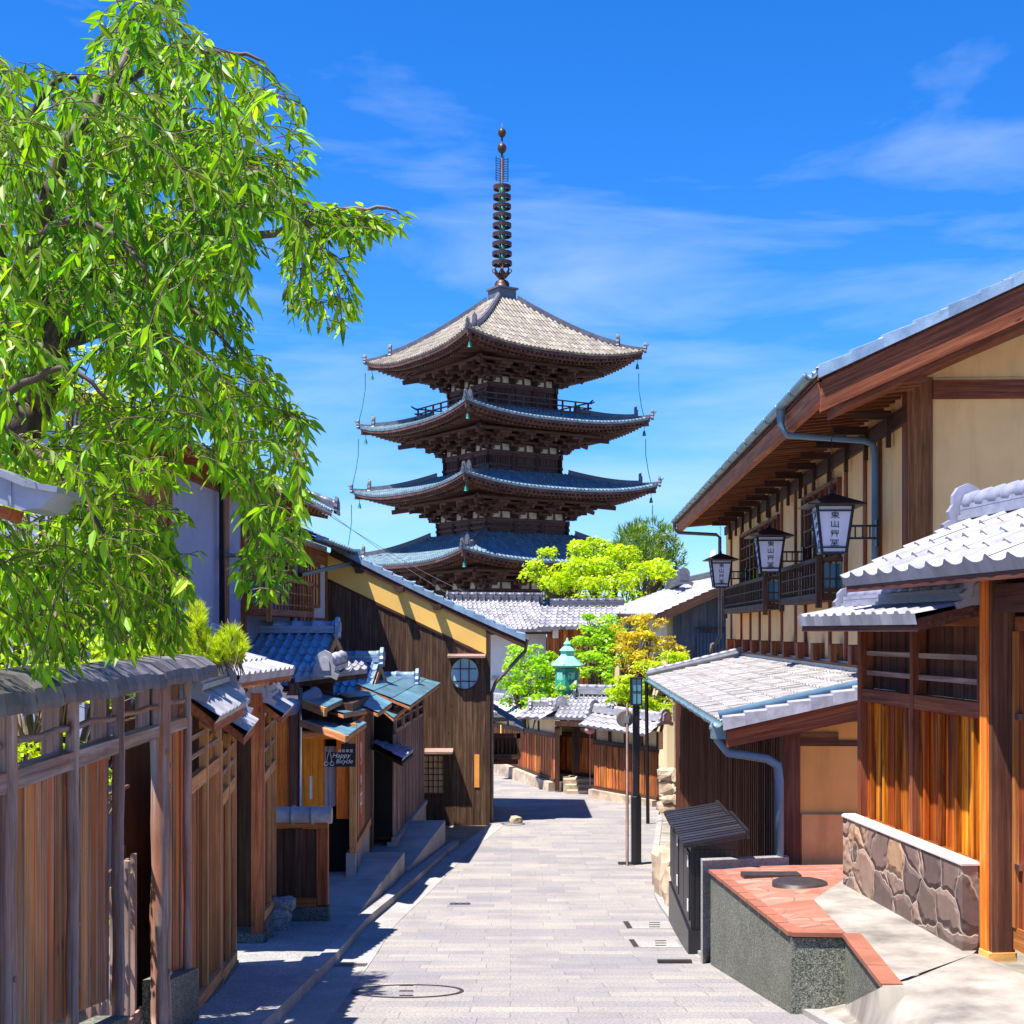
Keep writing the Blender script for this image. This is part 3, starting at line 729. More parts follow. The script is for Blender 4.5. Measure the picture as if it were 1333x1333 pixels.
def gutter(mb, p, q, r=.065):
    p = Vector(p); q = Vector(q); d = (q-p).normalized(); sd = d.cross(V(0, 0, 1)).normalized()
    n = 8; vs = []; 
    for rr in (r, r*.86):
        for e in (p, q):
            for k in range(n+1):
                t = math.pi*k/n; vs.append(e+sd*math.cos(t)*rr-V(0, 0, math.sin(t)*rr))
    m = n+1; fs = []
    for k in range(n):
        fs.append((k, k+1, m+k+1, m+k)); fs.append((2*m+k, 3*m+k, 3*m+k+1, 2*m+k+1)); fs.append((k, 2*m+k, 2*m+k+1, k+1)); fs.append((m+k, m+k+1, 3*m+k+1, 3*m+k))
    fs += [(0, m, 3*m, 2*m), (n, 2*m+n, 3*m+n, m+n)]
    mb.add(vs, fs, None, False)
    L = (q-p).length
    for k in range(int(L/1.2)+1):
        a = p+d*min(L, k*1.2+.1); mb.box(0, 0, 0, 0, 0, 0) if False else mb.tube([a+sd*math.cos(t)*r*1.08-V(0, 0, math.sin(t)*r*1.08) for t in [math.pi*j/6 for j in range(7)]], .009, 4)
mb = MB(FR); gutter(mb, (e0+.05, ye+.07, zE+.0), (e1-.1, ye+.07, zE+.0), .075); mb.build('gutter', MT['gutter'], H)
mb = MB(FR)
s_ = sx(15.2)
mb.tube([(s_, ye+.07, zE-.04), (s_, ye+.07, zE-.28), (s_, ye-.02, zE-.42), (s_+.0, .25, zE-.50), (s_, .12, zE-.56), (s_, .1, zE-.72), (s_, .1, -.1)], [.07, .05, .045, .045, .048, .048, .048], 10)
o = mb.build('downpipe', MT['pipeblue'], H)
mb = MB(FR); s_ = e1-.4
mb.tube([(s_, ye+.07, zE-.02), (s_, ye+.07, zE-.25), (s_, ye-.05, zE-.36), (s_, .22, zE-.42), (s_, .12, zE-.5), (s_, .12, -.15), (s_, .2, -.3), (s_, .35, -.38), (s_, .38, -.7)], .05, 8)
mb.build('downpipe', MT['pipe'], H)
# ---- lean-to
LA = 1.93; zL = -1.17; zT = -.60; l0 = sx(13.6); l1 = sx(26.9); yl = sa(LA)
f = quadf(FR@V(l0, yl, zL), FR@V(l1, yl, zL), FR@V(l1, .0, zT), FR@V(l0, .0, zT))
mb = MB(); tiles(mb, f, 60, 8, 'san', .03, .028, .03, front=.05)
Lr = mb.build('lean_to_roof', MT['tile_lean'], H)
mb = MB(FR)
mb.hexa([(l0+.02, 0, zT-.12), (l1-.02, 0, zT-.12), (l1-.02, yl-.02, zL-.12), (l0+.02, yl-.02, zL-.12), (l0+.02, 0, zT-.02), (l1-.02, 0, zT-.02), (l1-.02, yl-.02, zL-.02), (l0+.02, yl-.02, zL-.02)])
for k in range(46):
    s_ = l0+.1+(l1-l0-.2)*k/45; mb.beam((s_, yl-.06, zL-.15), (s_, yl-1.0, zL-.15+.94*(zT-zL)/yl), .05, .07)
mb.build('rafters', MT['burnt'], Lr)
mb = MB(FR); n = 9; dz = (zT-zL)/yl
for k in range(n):
    a = yl*k/n; b = yl*(k+1)/n
    z_a = zL+a*dz; z_b = zL+b*dz
    mb.hexa([(l0-.14, yl-a, z_a-.08), (l0+.06, yl-a, z_a-.02), (l0+.06, yl-b, z_b-.02), (l0-.14, yl-b, z_b-.08), (l0-.14, yl-a, z_a+.085), (l0+.06, yl-a, z_a+.10), (l0+.06, yl-b, z_b+.065), (l0-.14, yl-b, z_b+.05)])
mb.build('verge_tiles', MT['tile'], Lr)
mb = MB(FR); mb.tube([(l0+.10, yl+.03, zL+.1), (l0+.10, 0, zT+.1)], .055, 10); mb.build('verge_roll', MT['pipeblue'], Lr)
mb = MB(FR); mb.tube([(l1-.05, yl+.03, zL+.1), (l1-.05, 0, zT+.1)], .06, 10); ridge(mb, (l1+.1, yl, zL+.05), (l1+.1, 0, zT+.08), .16, .1, .05, 2, .24, True, (False, False)); mb.build('verge_roll', MT['ridge'], Lr)
mb = MB(FR); mb.box(l0, l1, .002, .16, zT-.02, zT+.06); mb.box(l0, l1, .003, .10, zT+.061, zT+.13); mb.build('flashing', MT['ridge'], Lr)
mb = MB(FR)
mb.hexa([(l0-.06, yl-.05, zL-.30), (l0+.015, yl-.05, zL-.30), (l0+.015, .0, zT-.36), (l0-.06, 0, zT-.36), (l0-.06, yl-.05, zL-.09), (l0+.015, yl-.05, zL-.09), (l0+.015, 0, zT-.09), (l0-.06, 0, zT-.09)])
mb.build('bargeboard', MT['redbeam'], Lr)
mb = MB(FR); gutter(mb, (l0-.1, yl+.07, zL+.01), (l1, yl+.07, zL+.01), .06); mb.build('gutter', MT['gutter'], Lr)
# lower front wall of burnt boards
yw = sa(2.8); w0 = sx(14.05); w1 = sx(28.6)
gz = lambda x: G(14+x/K)-EYE-.05
mb = MB(FR); planks(mb, w0+.25, w1, gz, lambda x: zL-.02, yw, .03, .24, .008, .03); mb.build('boarded_wall', MT['burnt'], H)
mb = MB(FR); mb.box(w0+.05, w1-.05, .01, yw-.04, -3.4, zL-.0); mb.build('lean_to_core', MT['amber'], H)
mb = MB(FR); mb.box(w0-.05, w0+.17, yw-.2, yw+.02, -3.35, -1.25); mb.box(w0-.03, w0+.049, yw-.7, yw-.2, -1.45, -1.32)
mb.box(w0-.02, w0+.049, .3, yw-.2, -1.5, -1.42)
mb.build('corner_post', MT['darkgrain'], H)
mb = MB(FR); mb.hexa([(w0-.0, -1.5, -3.3), (w0+.04, -1.5, -3.3), (w0+.04, yw-.21, -3.3), (w0-.0, yw-.21, -3.3), (w0, -1.5, zT-.3), (w0+.04, -1.5, zT-.3), (w0+.04, yw-.21, zL-.1), (w0, yw-.21, zL-.1)])
mb.build('end_wall', MT['amber'], H)
mb = MB(FR); mb.box(w0-.05, w0-.001, -1.5, yw-.22, -3.3, -2.42); mb.cbox(w0-.065, w0-.001, -1.5, yw-.22, -2.419, -2.38); mb.build('skirting', MT['skirt'], H)
# downpipe of the lean-to
mb = MB(FR)
mb.tube([(l0+.1, yl+.07, zL-.02), (l0+.1, yl+.05, zL-.22), (l0+.1, yl-.08, zL-.38), (l0+.15, yw+.28, zL-.46), (l0+.2, yw+.14, zL-.55), (l0+.2, yw+.12, zL-.75), (l0+.2, yw+.12, -3.1)], [.05, .05, .055, .055, .06, .06, .06], 12)
mb.build('downpipe', MT['pipeblue'], H)
mb = MB(FR); mb.sphere((l0+.1, yl+.07, zL-.06), .09, 1.2, 1, .9); mb.box(l0+.0, l0+.2, yl-.05, yl+.13, zL-.2, zL-.05); mb.build('gutter_box', MT['gutter'], H)
mb = MB(FR); s_ = l1-.5; mb.tube([(s_, yl+.06, zL), (s_, yl+.02, gz(s_))], .045, 8); mb.build('downpipe', MT['black'], H)
# window panel at far end under the eave
mb = MB(FR); s0 = sx(27.4)
mb.box(w1+.05, w1+1.6, yw-1.1, yw-1.0, -3.4, -1.5); mb.build('side_panel', MT['farwood'], H)
mb = MB(FR); mb.box(w1+.0, w1+.12, yw-.1, yw+.03, gz(w1), -1.0); mb.build('post', MT['grey'], H)

# ---- lanterns
LG = 'white paper lanterns along the tea house'
def text_mesh(body, size, M, mat, name, parent, ext=.002, shear=0, space=1):
    cu = bpy.data.curves.new(name, 'FONT'); cu.body = body; cu.size = size; cu.align_x = 'CENTER'; cu.align_y = 'CENTER'; cu.extrude = ext; cu.shear = shear
    cu.space_character = space
    try: cu.resolution_u = 3
    except Exception: pass
    ob = bpy.data.objects.new(name, cu); COL.objects.link(ob)
    dg = bpy.context.evaluated_depsgraph_get(); me = bpy.data.meshes.new_from_object(ob.evaluated_get(dg))
    bpy.data.objects.remove(ob)
    me.transform(M)
    org = ORG[parent.name]; me.transform(Matrix.Translation(-org))
    me.materials.clear(); me.materials.append(mat); me.name = name
    o = bpy.data.objects.new(name, me); COL.objects.link(o); o.parent = parent; ORG[o.name] = org.copy()
    return o
def make_lantern():
    """local: centre of body at origin, faces -y to the camera; hangs by an arm on +x (wall side)"""
    t = thing('lantern', 'largest paper lantern, nearest to the blue downpipe, with black calligraphy', 'lantern', (0, 0, 0), LG)
    wt, wb, zt, zb = .245, .165, .30, -.34
    m = MB()
    def ringpts(w, z): return [(-w, -w, z), (w, -w, z), (w, w, z), (-w, w, z)]
    T, B = ringpts(wt, zt), ringpts(wb, zb)
    for a, b in zip(B, T): m.beam(a, b, .03, .03)
    for R in (T, B, ringpts(wt*.93+wb*.07, zt-.07), ringpts(wt*.1+wb*.9, zb+.07)):
        for i in range(4): m.beam(R[i], R[(i+1) % 4], .024, .024)
    m.build('frame', MT['black'], t)
    m = MB()
    for i in range(4):
        a, b, c, d = (V(*B[i])*.97, V(*B[(i+1) % 4])*.97, V(*T[(i+1) % 4])*.97, V(*T[i])*.97)
        for q in (a, b): q.z = zb
        for q in (c, d): q.z = zt
        m.add([a, b, c, d], [(0, 1, 2, 3)])
    m.build('paper', MT['paper'], t)
    m = MB()
    e = .40; pts = ringpts(e, zt+.02); ap = (0, 0, zt+.19); lo = ringpts(e*.98, zt+.0)
    m.add([*pts, ap, *lo], [(0, 1, 4), (1, 2, 4), (2, 3, 4), (3, 0, 4), (5, 6, 1, 0), (6, 7, 2, 1), (7, 8, 3, 2), (8, 5, 0, 3), (5, 8, 7, 6)])
    m.sphere((0, 0, zt+.2), .035)
    m.build('cap', MT['black'], t)
    m = MB()
    m.box(.2, .62, -.015, .015, .02, .05); m.box(.2, .62, -.015, .015, -.15, -.12)
    for x in (.32, .42, .52): m.box(x-.01, x+.01, -.012, .012, -.12, .02)
    m.box(.6, .64, -.05, .05, -.25, .12)
    m.build('bracket', MT['black'], t)
    m = MB(); 
    for k in range(16):
        z = zt+.24+k*.06
        m.tube([(0, 0, z), (.012*(-1)**k, 0, z+.02), (0, 0, z+.05)], .008, 5)
    m.build('chain', MT['iron'], t)
    for k, ch in enumerate('東山艸堂'):
        zc = .17-k*.125; sc_ = (zt-zc)/(zt-zb); w = wt+(wb-wt)*sc_
        tilt = math.atan((wt-wb)/(zt-zb))
        M_ = Matrix.Translation((0, -w-.004, zc)) @ Matrix.Rotation(math.radians(90)-tilt*-1*-1, 4, 'X')
        text_mesh(ch, .13, M_, MT['ink'], 'calligraphy', t)
        M2 = Matrix.Rotation(-math.pi/2, 4, 'Z') @ M_
        text_mesh(ch, .13, M2, MT['ink'], 'calligraphy', t)
    return t
lan = make_lantern()
ls = [(1083, 688, 4.4, 'largest paper lantern, nearest to the blue downpipe, with black calligraphy'),
      (1001, 721, 4.4, 'middle sized paper lantern above the gap between the two balconies'),
      (938, 746, 4.4, 'smallest and farthest paper lantern under the far end of the eave')]
A_L = 3.62
for k, (px, py, a, lab) in enumerate(ls):
    yo = 1400*A_L/(px-743); p = V(Xp(px, yo), yo*K, Zp(py, yo)); rz = math.atan2(-UX.x, UX.y)
    if k == 0: lan.location = p; lan.rotation_euler = (0, 0, rz); ORG[lan.name] = p
    else: dup(lan, p, rz, lab)

# ================================================================ RIGHT FOREGROUND: gate compound
GD = V(-156.5/1800, 1, 0).normalized()                # gate wall direction (away)
GSC = 1.107; g0 = V(Xp(1289, 8.3), 8.3*K, 0)
FG = frame((g0.x, g0.y, EYE), GD) @ Matrix.Scale(GSC, 4)                    # y+ : to the left, towards the street
gs = lambda yo: (yo-7.5)*K
GL = gs(9.45)
GT = thing('wooden_gate', 'sunlit amber board gate wall with tiled roofs and a heavy red-brown door', 'gate', (g0.x, g0.y, EYE-2.46))
zr = -.56
mb = MB(FG); planks(mb, .02, GL, -1.62, zr-.05, .0, .03, .115, .004, .0, .012)
for k in range(17):
    x = .06+k*(GL-.1)/16; mb.cbox(x-.02, x+.02, .0, .035, -1.62, zr-.05) if k % 2 else None
mb.build('amber_boards', MT['sunwood'], GT)
mb = MB(FG); mb.box(0, GL, -.05, .06, zr-.05, zr+.06); mb.box(0, GL, -.05, .075, -1.72, -1.62); mb.box(0, GL, -.05, .05, .04, .16)
mb.build('rails', MT['redbeam'], GT)
mb = MB(FG)
mb.box(GL*.52-.035, GL*.52+.035, -.05, .064, -1.62, .04); mb.build('post', MT['redbeam'], GT)
mb = MB(FG); mb.box(0, .07, -.052, .066, zr+.062, .04); mb.build('post', MT['redbeam'], GT)
mb = MB(FG); mb.box(GL-.04, GL+.05, -.05, .07, -1.62, .04); mb.build('post', MT['redbeam'], GT)
mb = MB(FG)
for z in (-.36, -.19): mb.box(.06, GL-.04, -.02, .02, z-.02, z+.02)
mb.build('lattice_rails', MT['grey'], GT)
mb = MB(FG); planks(mb, 0, GL, zr+.06, .04, -.06, .02, .2); mb.build('back_boards', MT['burnt'], GT)
# crazy stone plinth
mb = MB(FG); mb.box(.0, GL+.05, .085, .20, -2.30, -1.63)
pl = mb.build('stone_plinth', MT['crazy'], GT)
mb = MB(FG); mb.cbox(-.01, GL+.06, .08, .21, -1.629, -1.60); mb.build('coping', plain('pale_coping', (.6, .56, .52), .8), GT)
# main post, its painted sunlit side, door
mb = MB(FG); mb.box(-.17, -.01, -.10, .062, -2.20, .42); mb.build('gate_post', MT['darkgrain'], GT)
mb = MB(FG); mb.box(-.12, -.01, .0625, .08, -2.20, .42); mb.build('post_sunlit_paint', MT['orange'], GT)  # thin orange sheet paints sunlight onto the street side of the dark post
mb = MB(FG); mb.box(-.18, -.02, -.11, .09, -2.26, -2.201); mb.build('post_shoe', MT['amber'], GT)
DR = FG @ Matrix.Translation((-.22, -.30, 0)) @ Matrix.Rotation(math.radians(-62), 4, 'Z')
mb = MB(FG)
for k in range(8):
    a = -.24-k*.19; mb.box(a-.186, a, -.17, -.10+rnd.uniform(0, .004), -2.02, .0)
D_ = mb.build('door', MT['reddoor'], GT)
mb = MB(FG); mb.box(-1.75, -.19, -.17, -.09, .002, .1); mb.box(-1.75, -.19, -.17, -.08, -2.17, -2.021); mb.box(-.238, -.19, -.16, -.07, -2.02, .0); mb.build('door_frame', MT['cedar'], D_)
for z in (-.58, -1.6):
    mb = MB(FG); mb.box(-.30, -.239, -.095, -.065, z-.02, z+.02); mb.build('hinge', MT['steel'], D_)
mb = MB(FG); mb.box(-2.4, -.205, -.17, .06, .13, .32); mb.box(-.28, 2.2, -.16, .02, .33, .46); mb.build('lintel', MT['burnt'], GT)
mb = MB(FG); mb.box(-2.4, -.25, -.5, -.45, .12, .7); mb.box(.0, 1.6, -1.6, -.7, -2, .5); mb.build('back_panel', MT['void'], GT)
# big gate roof: eave parallel to wall on street side
def gate_roof(M, x0, x1, ye_, ze, yr, zr_, nu, nv, mat, par, kind='san', amp=.035, rid=True, nm='gate_roof', both=False, rr=.07, rh=.12, under='burnt', osz=1, oni=(True, True), front=.07):
    f = quadf(M@V(x0, ye_, ze), M@V(x1, ye_, ze), M@V(x1, yr, zr_), M@V(x0, yr, zr_))
    b = MB(); tiles(b, f, nu, nv, kind, amp, .022, .025, front=front)
    o = b.build(nm, MT[mat], par)
    if both:
        b = MB(); y2 = 2*yr-ye_; f2 = quadf(M@V(x1, y2, ze), M@V(x0, y2, ze), M@V(x0, yr, zr_), M@V(x1, yr, zr_)); tiles(b, f2, nu, nv, kind, amp, .022, .025, front=front); b.build('rear_slope', MT[mat], o)
    b = MB(M); th = .05
    b.hexa([(x0+.03, yr, zr_-.06-th), (x1-.03, yr, zr_-.06-th), (x1-.03, ye_-.03*(1 if ye_ > yr else -1), ze-.06-th), (x0+.03, ye_-.03*(1 if ye_ > yr else -1), ze-.06-th), (x0+.03, yr, zr_-.02), (x1-.03, yr, zr_-.02), (x1-.03, ye_-.03*(1 if ye_ > yr else -1), ze-.02), (x0+.03, ye_-.03*(1 if ye_ > yr else -1), ze-.02)])
    if both:
        y2 = 2*yr-ye_
        b.hexa([(x0+.03, y2+.03, ze-.06-th), (x1-.03, y2+.03, ze-.06-th), (x1-.03, yr, zr_-.06-th), (x0+.03, yr, zr_-.06-th), (x0+.03, y2+.03, ze-.02), (x1-.03, y2+.03, ze-.02), (x1-.03, yr, zr_-.02), (x0+.03, yr, zr_-.02)])
    b.build('roof_deck', MT[under], o)
    if rid:
        b = MB(); ridge(b, M@V(x0+.05, yr, zr_), M@V(x1-.05, yr, zr_), .2, rh, rr, 3, .27, True, oni, osz); b.build('ridge', MT['ridge'], o)
    return o
gate_roof(FG, -2.6, gs(8.93), .45, .43, -.62, .92, 14, 4, 'tile', GT, 'san', .045, rr=.095, rh=.14, osz=.9)
gate_roof(FG, .05, GL+.34, .52, .11, .04, .22, 12, 1, 'tile', GT, 'hon', .025, rr=.06, rh=.10, nm='lower_roof', osz=.8)

# platform with red brick and granite faces
DS = [(6, 2.46), (10.2, 2.46), (11.4, 2.56), (14.1, 3.02), (16, 3.3)]
def onp(px, py):
    lo, hi = 5, 16
    for _ in range(40):
        m = (lo+hi)/2
        if interp(DS, m)/m*1400 > py-822: lo = m
        else: hi = m
    return V(Xp(px, lo), lo*K, EYE-interp(DS, lo))
A_ = onp(925, 1133); B_ = onp(1030, 1215); C_ = onp(1100, 1216); D2 = onp(1152, 1283)
Hh = P(1040, 1126, 14.0); E_ = FG@V(-.1, .18, -2.222)
PLT = thing('raised_terrace', 'raised terrace with red brick paving and speckled granite retaining faces', 'terrace', V(A_.x, A_.y, G(11.4)))
def tri_surface(mb, ps, tris): mb.add(ps, tris, [V(p.x, p.y, 0) for p in ps])
F_ = onp(1112, 1158); F0 = onp(1106, 1148)
q1, q2 = onp(1059, 1171), onp(1152, 1268)
back = FR@V(sx(14.0), -1.6, 0); back.z = EYE-2.98
mid = F0.lerp(Hh, .5)+V(.5, 0, 0); mid.z = EYE-interp(DS, mid.y/K)
mid0 = A_.lerp(Hh, .5); mid0.z = EYE-interp(DS, mid0.y/K)-.003
mb = MB()
tri_surface(mb, [A_, B_, C_, D2, q2, q1, F_, F0, mid, back, Hh, mid0], [(0, 1, 5), (1, 2, 5), (2, 3, 4, 5), (0, 5, 6, 7), (0, 7, 11), (7, 8, 11), (8, 9, 10), (8, 10, 11)])
mb.build('brick_paving', MT['redbrick'], PLT)
mb = MB(); up = V(0, 0, .001); wb = FG@V(0, .1, 0); wb.z = EYE-2.46
wf = FG@V(GL+.3, .1, 0); wf.z = EYE-2.46
tri_surface(mb, [q2, E_+V(-.0, -.02, 0), V(wb.x, wb.y, EYE-2.461), V(wf.x, wf.y, EYE-2.461), F_+V(.15, 0, 0), q1, D2], [(0, 6, 1), (0, 1, 2), (0, 2, 3, 4, 5)])
bm_ = mb; bm_.v = [p+up for p in bm_.v]
mb.build('concrete_strip', MT['apron'], PLT)
# low ground between the terrace wall and the kerb
mb = MB(); vs = []
wl = [V(Hh.x-1.0, Hh.y, 0), A_, B_, C_, D2]
for p in wl:
    yo = p.y/K; vs += [(re_(yo)+.125, p.y, G(yo)+.045), (p.x+.05, p.y+.02, G(yo)+(.17 if yo > 9 else .10))]
tri_surface(mb, [Vector(v) for v in vs], [(2*i, 2*i+1, 2*i+3, 2*i+2) for i in range(4)])
mb.build('footing', MT['apron'], PLT)
# granite faces
mb = MB()
def face_wall(a, b, th=.16, cap=0):
    d = (b-a); d.z = 0; d.normalize(); nrm = V(d.y, -d.x, 0)*-1
    lo_a = V(a.x, a.y, G(a.y/K)-.2); lo_b = V(b.x, b.y, G(b.y/K)-.2)
    i = V(-d.y, d.x, 0)*(-th)
    mb.hexa([lo_a, lo_b, lo_b+i, lo_a+i, a-V(0, 0, .03), b-V(0, 0, .03), b+i-V(0, 0, .03), a+i-V(0, 0, .03)])
order = [A_, B_, C_, D2]
for p, q in zip(order, order[1:]):
    d = (q-p); d.z = 0; d.normalize(); inn = V(-d.y, d.x, 0)
    if inn.x < 0 and abs(d.y) > .5: inn = -inn
    lo = [V(p.x, p.y, G(p.y/K)-.25), V(q.x, q.y, G(q.y/K)-.25)]
    th = .12
    mb.hexa([lo[0], lo[1], lo[1]+inn*th, lo[0]+inn*th, p-V(0, 0, .035), q-V(0, 0, .035), q+inn*th-V(0, 0, .035), p+inn*th-V(0, 0, .035)])
mb.build('granite_face', MT['granite'], PLT)
# red edging course
mb = MB()
for p, q in zip(order, order[1:]):
    L = (q-p).length; n = max(1, int(L/.42)); d = (q-p).normalized(); d2 = V(d.x, d.y, 0).normalized(); inn = V(-d2.y, d2.x, 0)
    if inn.x < 0 and abs(d2.y) > .5: inn = -inn
    for k in range(n):
        a = p.lerp(q, k/n+.004)+inn*.07-V(0, 0, .005); b = p.lerp(q, (k+1)/n-.004)+inn*.07-V(0, 0, .005)
        mb.beam(a-inn*.02, b-inn*.02, .15, .035)
mb.build('brick_edging', plain('red_edging', (.30, .11, .07), .8, var=.2), PLT)
# upright kerb at the back
mb = MB(); mb.beam(A_+V(-.05, 0, -.35), A_+V(-.05, .05, .06)+V(0, .0, 0), .1, .1) if False else None
bk0 = A_+V(-.08, .05, 0); bk1 = Hh+V(-.15, -.1, .0)
mb.hexa([V(bk0.x, bk0.y, bk0.z-1.2), V(bk1.x, bk1.y, bk0.z-1.2), V(bk1.x, bk1.y+.16, bk0.z-1.2), V(bk0.x, bk0.y+.16, bk0.z-1.2), bk0+V(0, 0, .10), bk1+V(0, 0, .12), bk1+V(0, .16, .12), bk0+V(0, .16, .10)])
mb.build('back_kerb', MT['granite_l'], PLT)
mb = MB(); c = onp(1041, 1150)
mb.lathe((c.x, c.y, c.z), [(.27, -.05), (.27, .018), (.25, .026), (.05, .026)], 28); single(mb, 'manhole_cover', MT['iron'], 'round rusty iron cover set in the red brick terrace', 'manhole')
mb = MB(); p = onp(1004, 1138); mb.box(p.x-.30, p.x+.30, p.y-.1, p.y+.14, p.z-.05, p.z+.007); single(mb, 'meter_cover', MT['iron'], 'flat rectangular metal cover at the back of the brick terrace', 'cover')
# apron up to the gate
mb = MB(); rows = []
up_ = V(0, 0, .012); tg = [D2, D2+V(-.03, -.05, 0)+up_*.5, D2+V(.17, -.05, 0)+up_, E_+V(0, -.1, 0)+up_, FG@V(-1, .05, -2.222), FG@V(-2, .05, -2.2), FG@V(-3, .05, -2.1), FG@V(-4, .05, -1.9), FG@V(-5.5, .05, -1.5)]
ky = [8.75, 7.5, 7.0, 6.5, 5.9, 5.2, 4.2, 3.0, 1.6]
for t_, y in zip(tg, ky):
    a = V(re_(y)+.10, y*K, G(y)+.045); row = []
    for i in range(11):
        s_ = (i/10)**1.7; q = a.lerp(t_, s_); dd_ = (q-a).xy.length/.42; h_ = 1-(1-min(1, dd_))**2.6; row.append(V(q.x, q.y, a.z+(t_.z-a.z)*((.94*h_+.06*s_) if i < 10 else 1)))
    if not rows:
        cb_ = V(C_.x-.03, C_.y-.02, EYE-3.05); row = [a.lerp(cb_, i/3) for i in range(3)]+[cb_.lerp(t_, i/7)+V(-.02, -.02, 0) for i in range(8)]
    row.append(row[-1]+(V(.1, .1, -.04) if not rows else V(.06, .3, -.035))); rows.append(row)
vs = [p for r in rows for p in r]
mb.add(vs, [(j*12+i, j*12+i+1, (j+1)*12+i+1, (j+1)*12+i) for j in range(8) for i in range(11)], [V(p.x, p.y, 0) for p in vs], True)
mb.build('driveway', MT['apron'], kind='structure')
# cable/meter cabinet
q0 = V(Xp(896, 12.75), 12.75*K, 0); FB = frame((q0.x, q0.y, 0), UX); zb0 = EYE-3.8; zt0 = EYE-2.54
UB = thing('utility_cabinet', 'black louvred utility cabinet with slatted lid on the right verge', 'cabinet', V(q0.x, q0.y, zb0))
Lb = 2.55*K; Wb = .62
mb = MB(FB); mb.box(.0, Lb, -Wb, 0, zb0-.6, zb0+.25); mb.build('plinth', MT['black'], UB)
for k, (a, b) in enumerate(((.02, Lb*.5-.03), (Lb*.5+.03, Lb-.02))):
    mb = MB(FB); dz_ = 0 if k == 0 else -.06
    mb.hexa([(a, -Wb+.03, zb0+.25), (b, -Wb+.03, zb0+.25), (b, -.03, zb0+.25), (a, -.03, zb0+.25), (a, -Wb+.03, zt0+.10+dz_), (b, -Wb+.03, zt0+.10+dz_), (b, -.03, zt0+dz_), (a, -.03, zt0+dz_)])
    for q in range(10):
        yy = -Wb+.05+(Wb-.1)*q/9; mb.box(a-.012, a, yy-.022, yy+.022, zb0+.3, zt0-.05+dz_)
    c_ = mb.build('body', MT['black'], UB)
    mb = MB(FB)
    for s0_, s1_ in ((a+.08, (a+b)/2-.03), ((a+b)/2+.03, b-.08)):
        mb.box(s0_, s1_, -.03, -.012, zb0+.35, zt0-.1+dz_)
    mb.build('door', MT['blackwood'], c_)
    mb = MB(FB)
    for zz in (.45, .75, .98): mb.box(a+.12, a+.22, -.011, -.004, zb0+zz, zb0+zz+.14) if zz != .75 else None
    mb.build('notice', MT['plaque'], c_)
    mb = MB(FB)
    n = 9
    for q in range(n):
        s0_ = a-.10+(b-a+.16)*q/n; s1_ = s0_+(b-a+.16)/n*.62
        mb.hexa([(s0_, -Wb-.05, zt0+.13+dz_), (s1_, -Wb-.05, zt0+.13+dz_), (s1_, .07, zt0+.0+dz_), (s0_, .07, zt0+.0+dz_), (s0_, -Wb-.05, zt0+.175+dz_), (s1_, -Wb-.05, zt0+.175+dz_), (s1_, .07, zt0+.045+dz_), (s0_, .07, zt0+.045+dz_)])
    mb.hexa([(a-.1, -Wb-.04, zt0+.10+dz_), (b+.05, -Wb-.04, zt0+.10+dz_), (b+.05, .05, zt0-.02+dz_), (a-.1, .05, zt0-.02+dz_), (a-.1, -Wb-.04, zt0+.129+dz_), (b+.05, -Wb-.04, zt0+.129+dz_), (b+.05, .05, zt0-.001+dz_), (a-.1, .05, zt0-.001+dz_)])
    mb.box(a-.11, b+.06, -Wb-.09, -Wb-.051, zt0+.1+dz_, zt0+.2+dz_)
    mb.build('slatted_lid', MT['blackwood'], UB)
mb = MB(FB); mb.sphere((-.02, -.22, zb0+.78), .035); mb.box(-.015, .02, -.235, -.205, zb0+.64, zb0+.76); mb.build('lock', MT['steel'], UB)
# boulders beside the cabinet
SG = 'boulders lining the right verge'
for i, (px, py, yo, r, lab) in enumerate(((861, 1092, 18.6, .33, 'farthest tan boulder behind the black cabinet'), (868, 1112, 17.6, .36, 'upright tan boulder next to the lamp post'), (874, 1135, 16.6, .28, 'tan boulder touching the cabinet side'), (881, 1150, 15.8, .2, 'small low tan boulder at the kerb by the cabinet'))):
    mb = MB(); rock(mb, (Xp(px, yo)+.05, yo*K, G(yo)+r*.9), r*.8, .9, 1.3, 1.6, i+3)
    single(mb, 'boulder', MT['oldstone'], lab, 'rock', SG)
# lamp post
pz = yo_at(1125); lp = V(Xp(828, pz), pz*K, G(pz))
LP = thing('street_lamp', 'dark square street lamp post with boxy glass head', 'street lamp', lp)
mb = MB(); h = 1400/pz
def lz(py): return EYE-(py-822)/1400*pz
mb.cbox(lp.x-.095, lp.x+.095, lp.y-.095, lp.y+.095, lp.z, lz(1036)); mb.box(lp.x-.065, lp.x+.065, lp.y-.065, lp.y+.065, lz(1036), lz(915)); mb.box(lp.x-.35, lp.x+.12, lp.y-.12, lp.y+.12, lp.z-.02, lp.z+.03)
mb.build('pole', MT['black'], LP)
mb = MB(); a, b = lz(916), lz(884)
for sx_ in (-1, 1):
    for sy_ in (-1, 1): mb.box(lp.x+sx_*.1-.014, lp.x+sx_*.1+.014, lp.y+sy_*.1-.014, lp.y+sy_*.1+.014, a, b)
mb.box(lp.x-.125, lp.x+.125, lp.y-.125, lp.y+.125, b, b+.035); mb.box(lp.x-.115, lp.x+.115, lp.y-.115, lp.y+.115, a-.03, a); mb.box(lp.x-.006, lp.x+.006, lp.y-.108, lp.y-.1, a, b); mb.box(lp.x-.1, lp.x+.1, lp.y-.107, lp.y-.101, (a+b)/2-.008, (a+b)/2+.008)
hd = mb.build('lamp_head', MT['black'], LP)
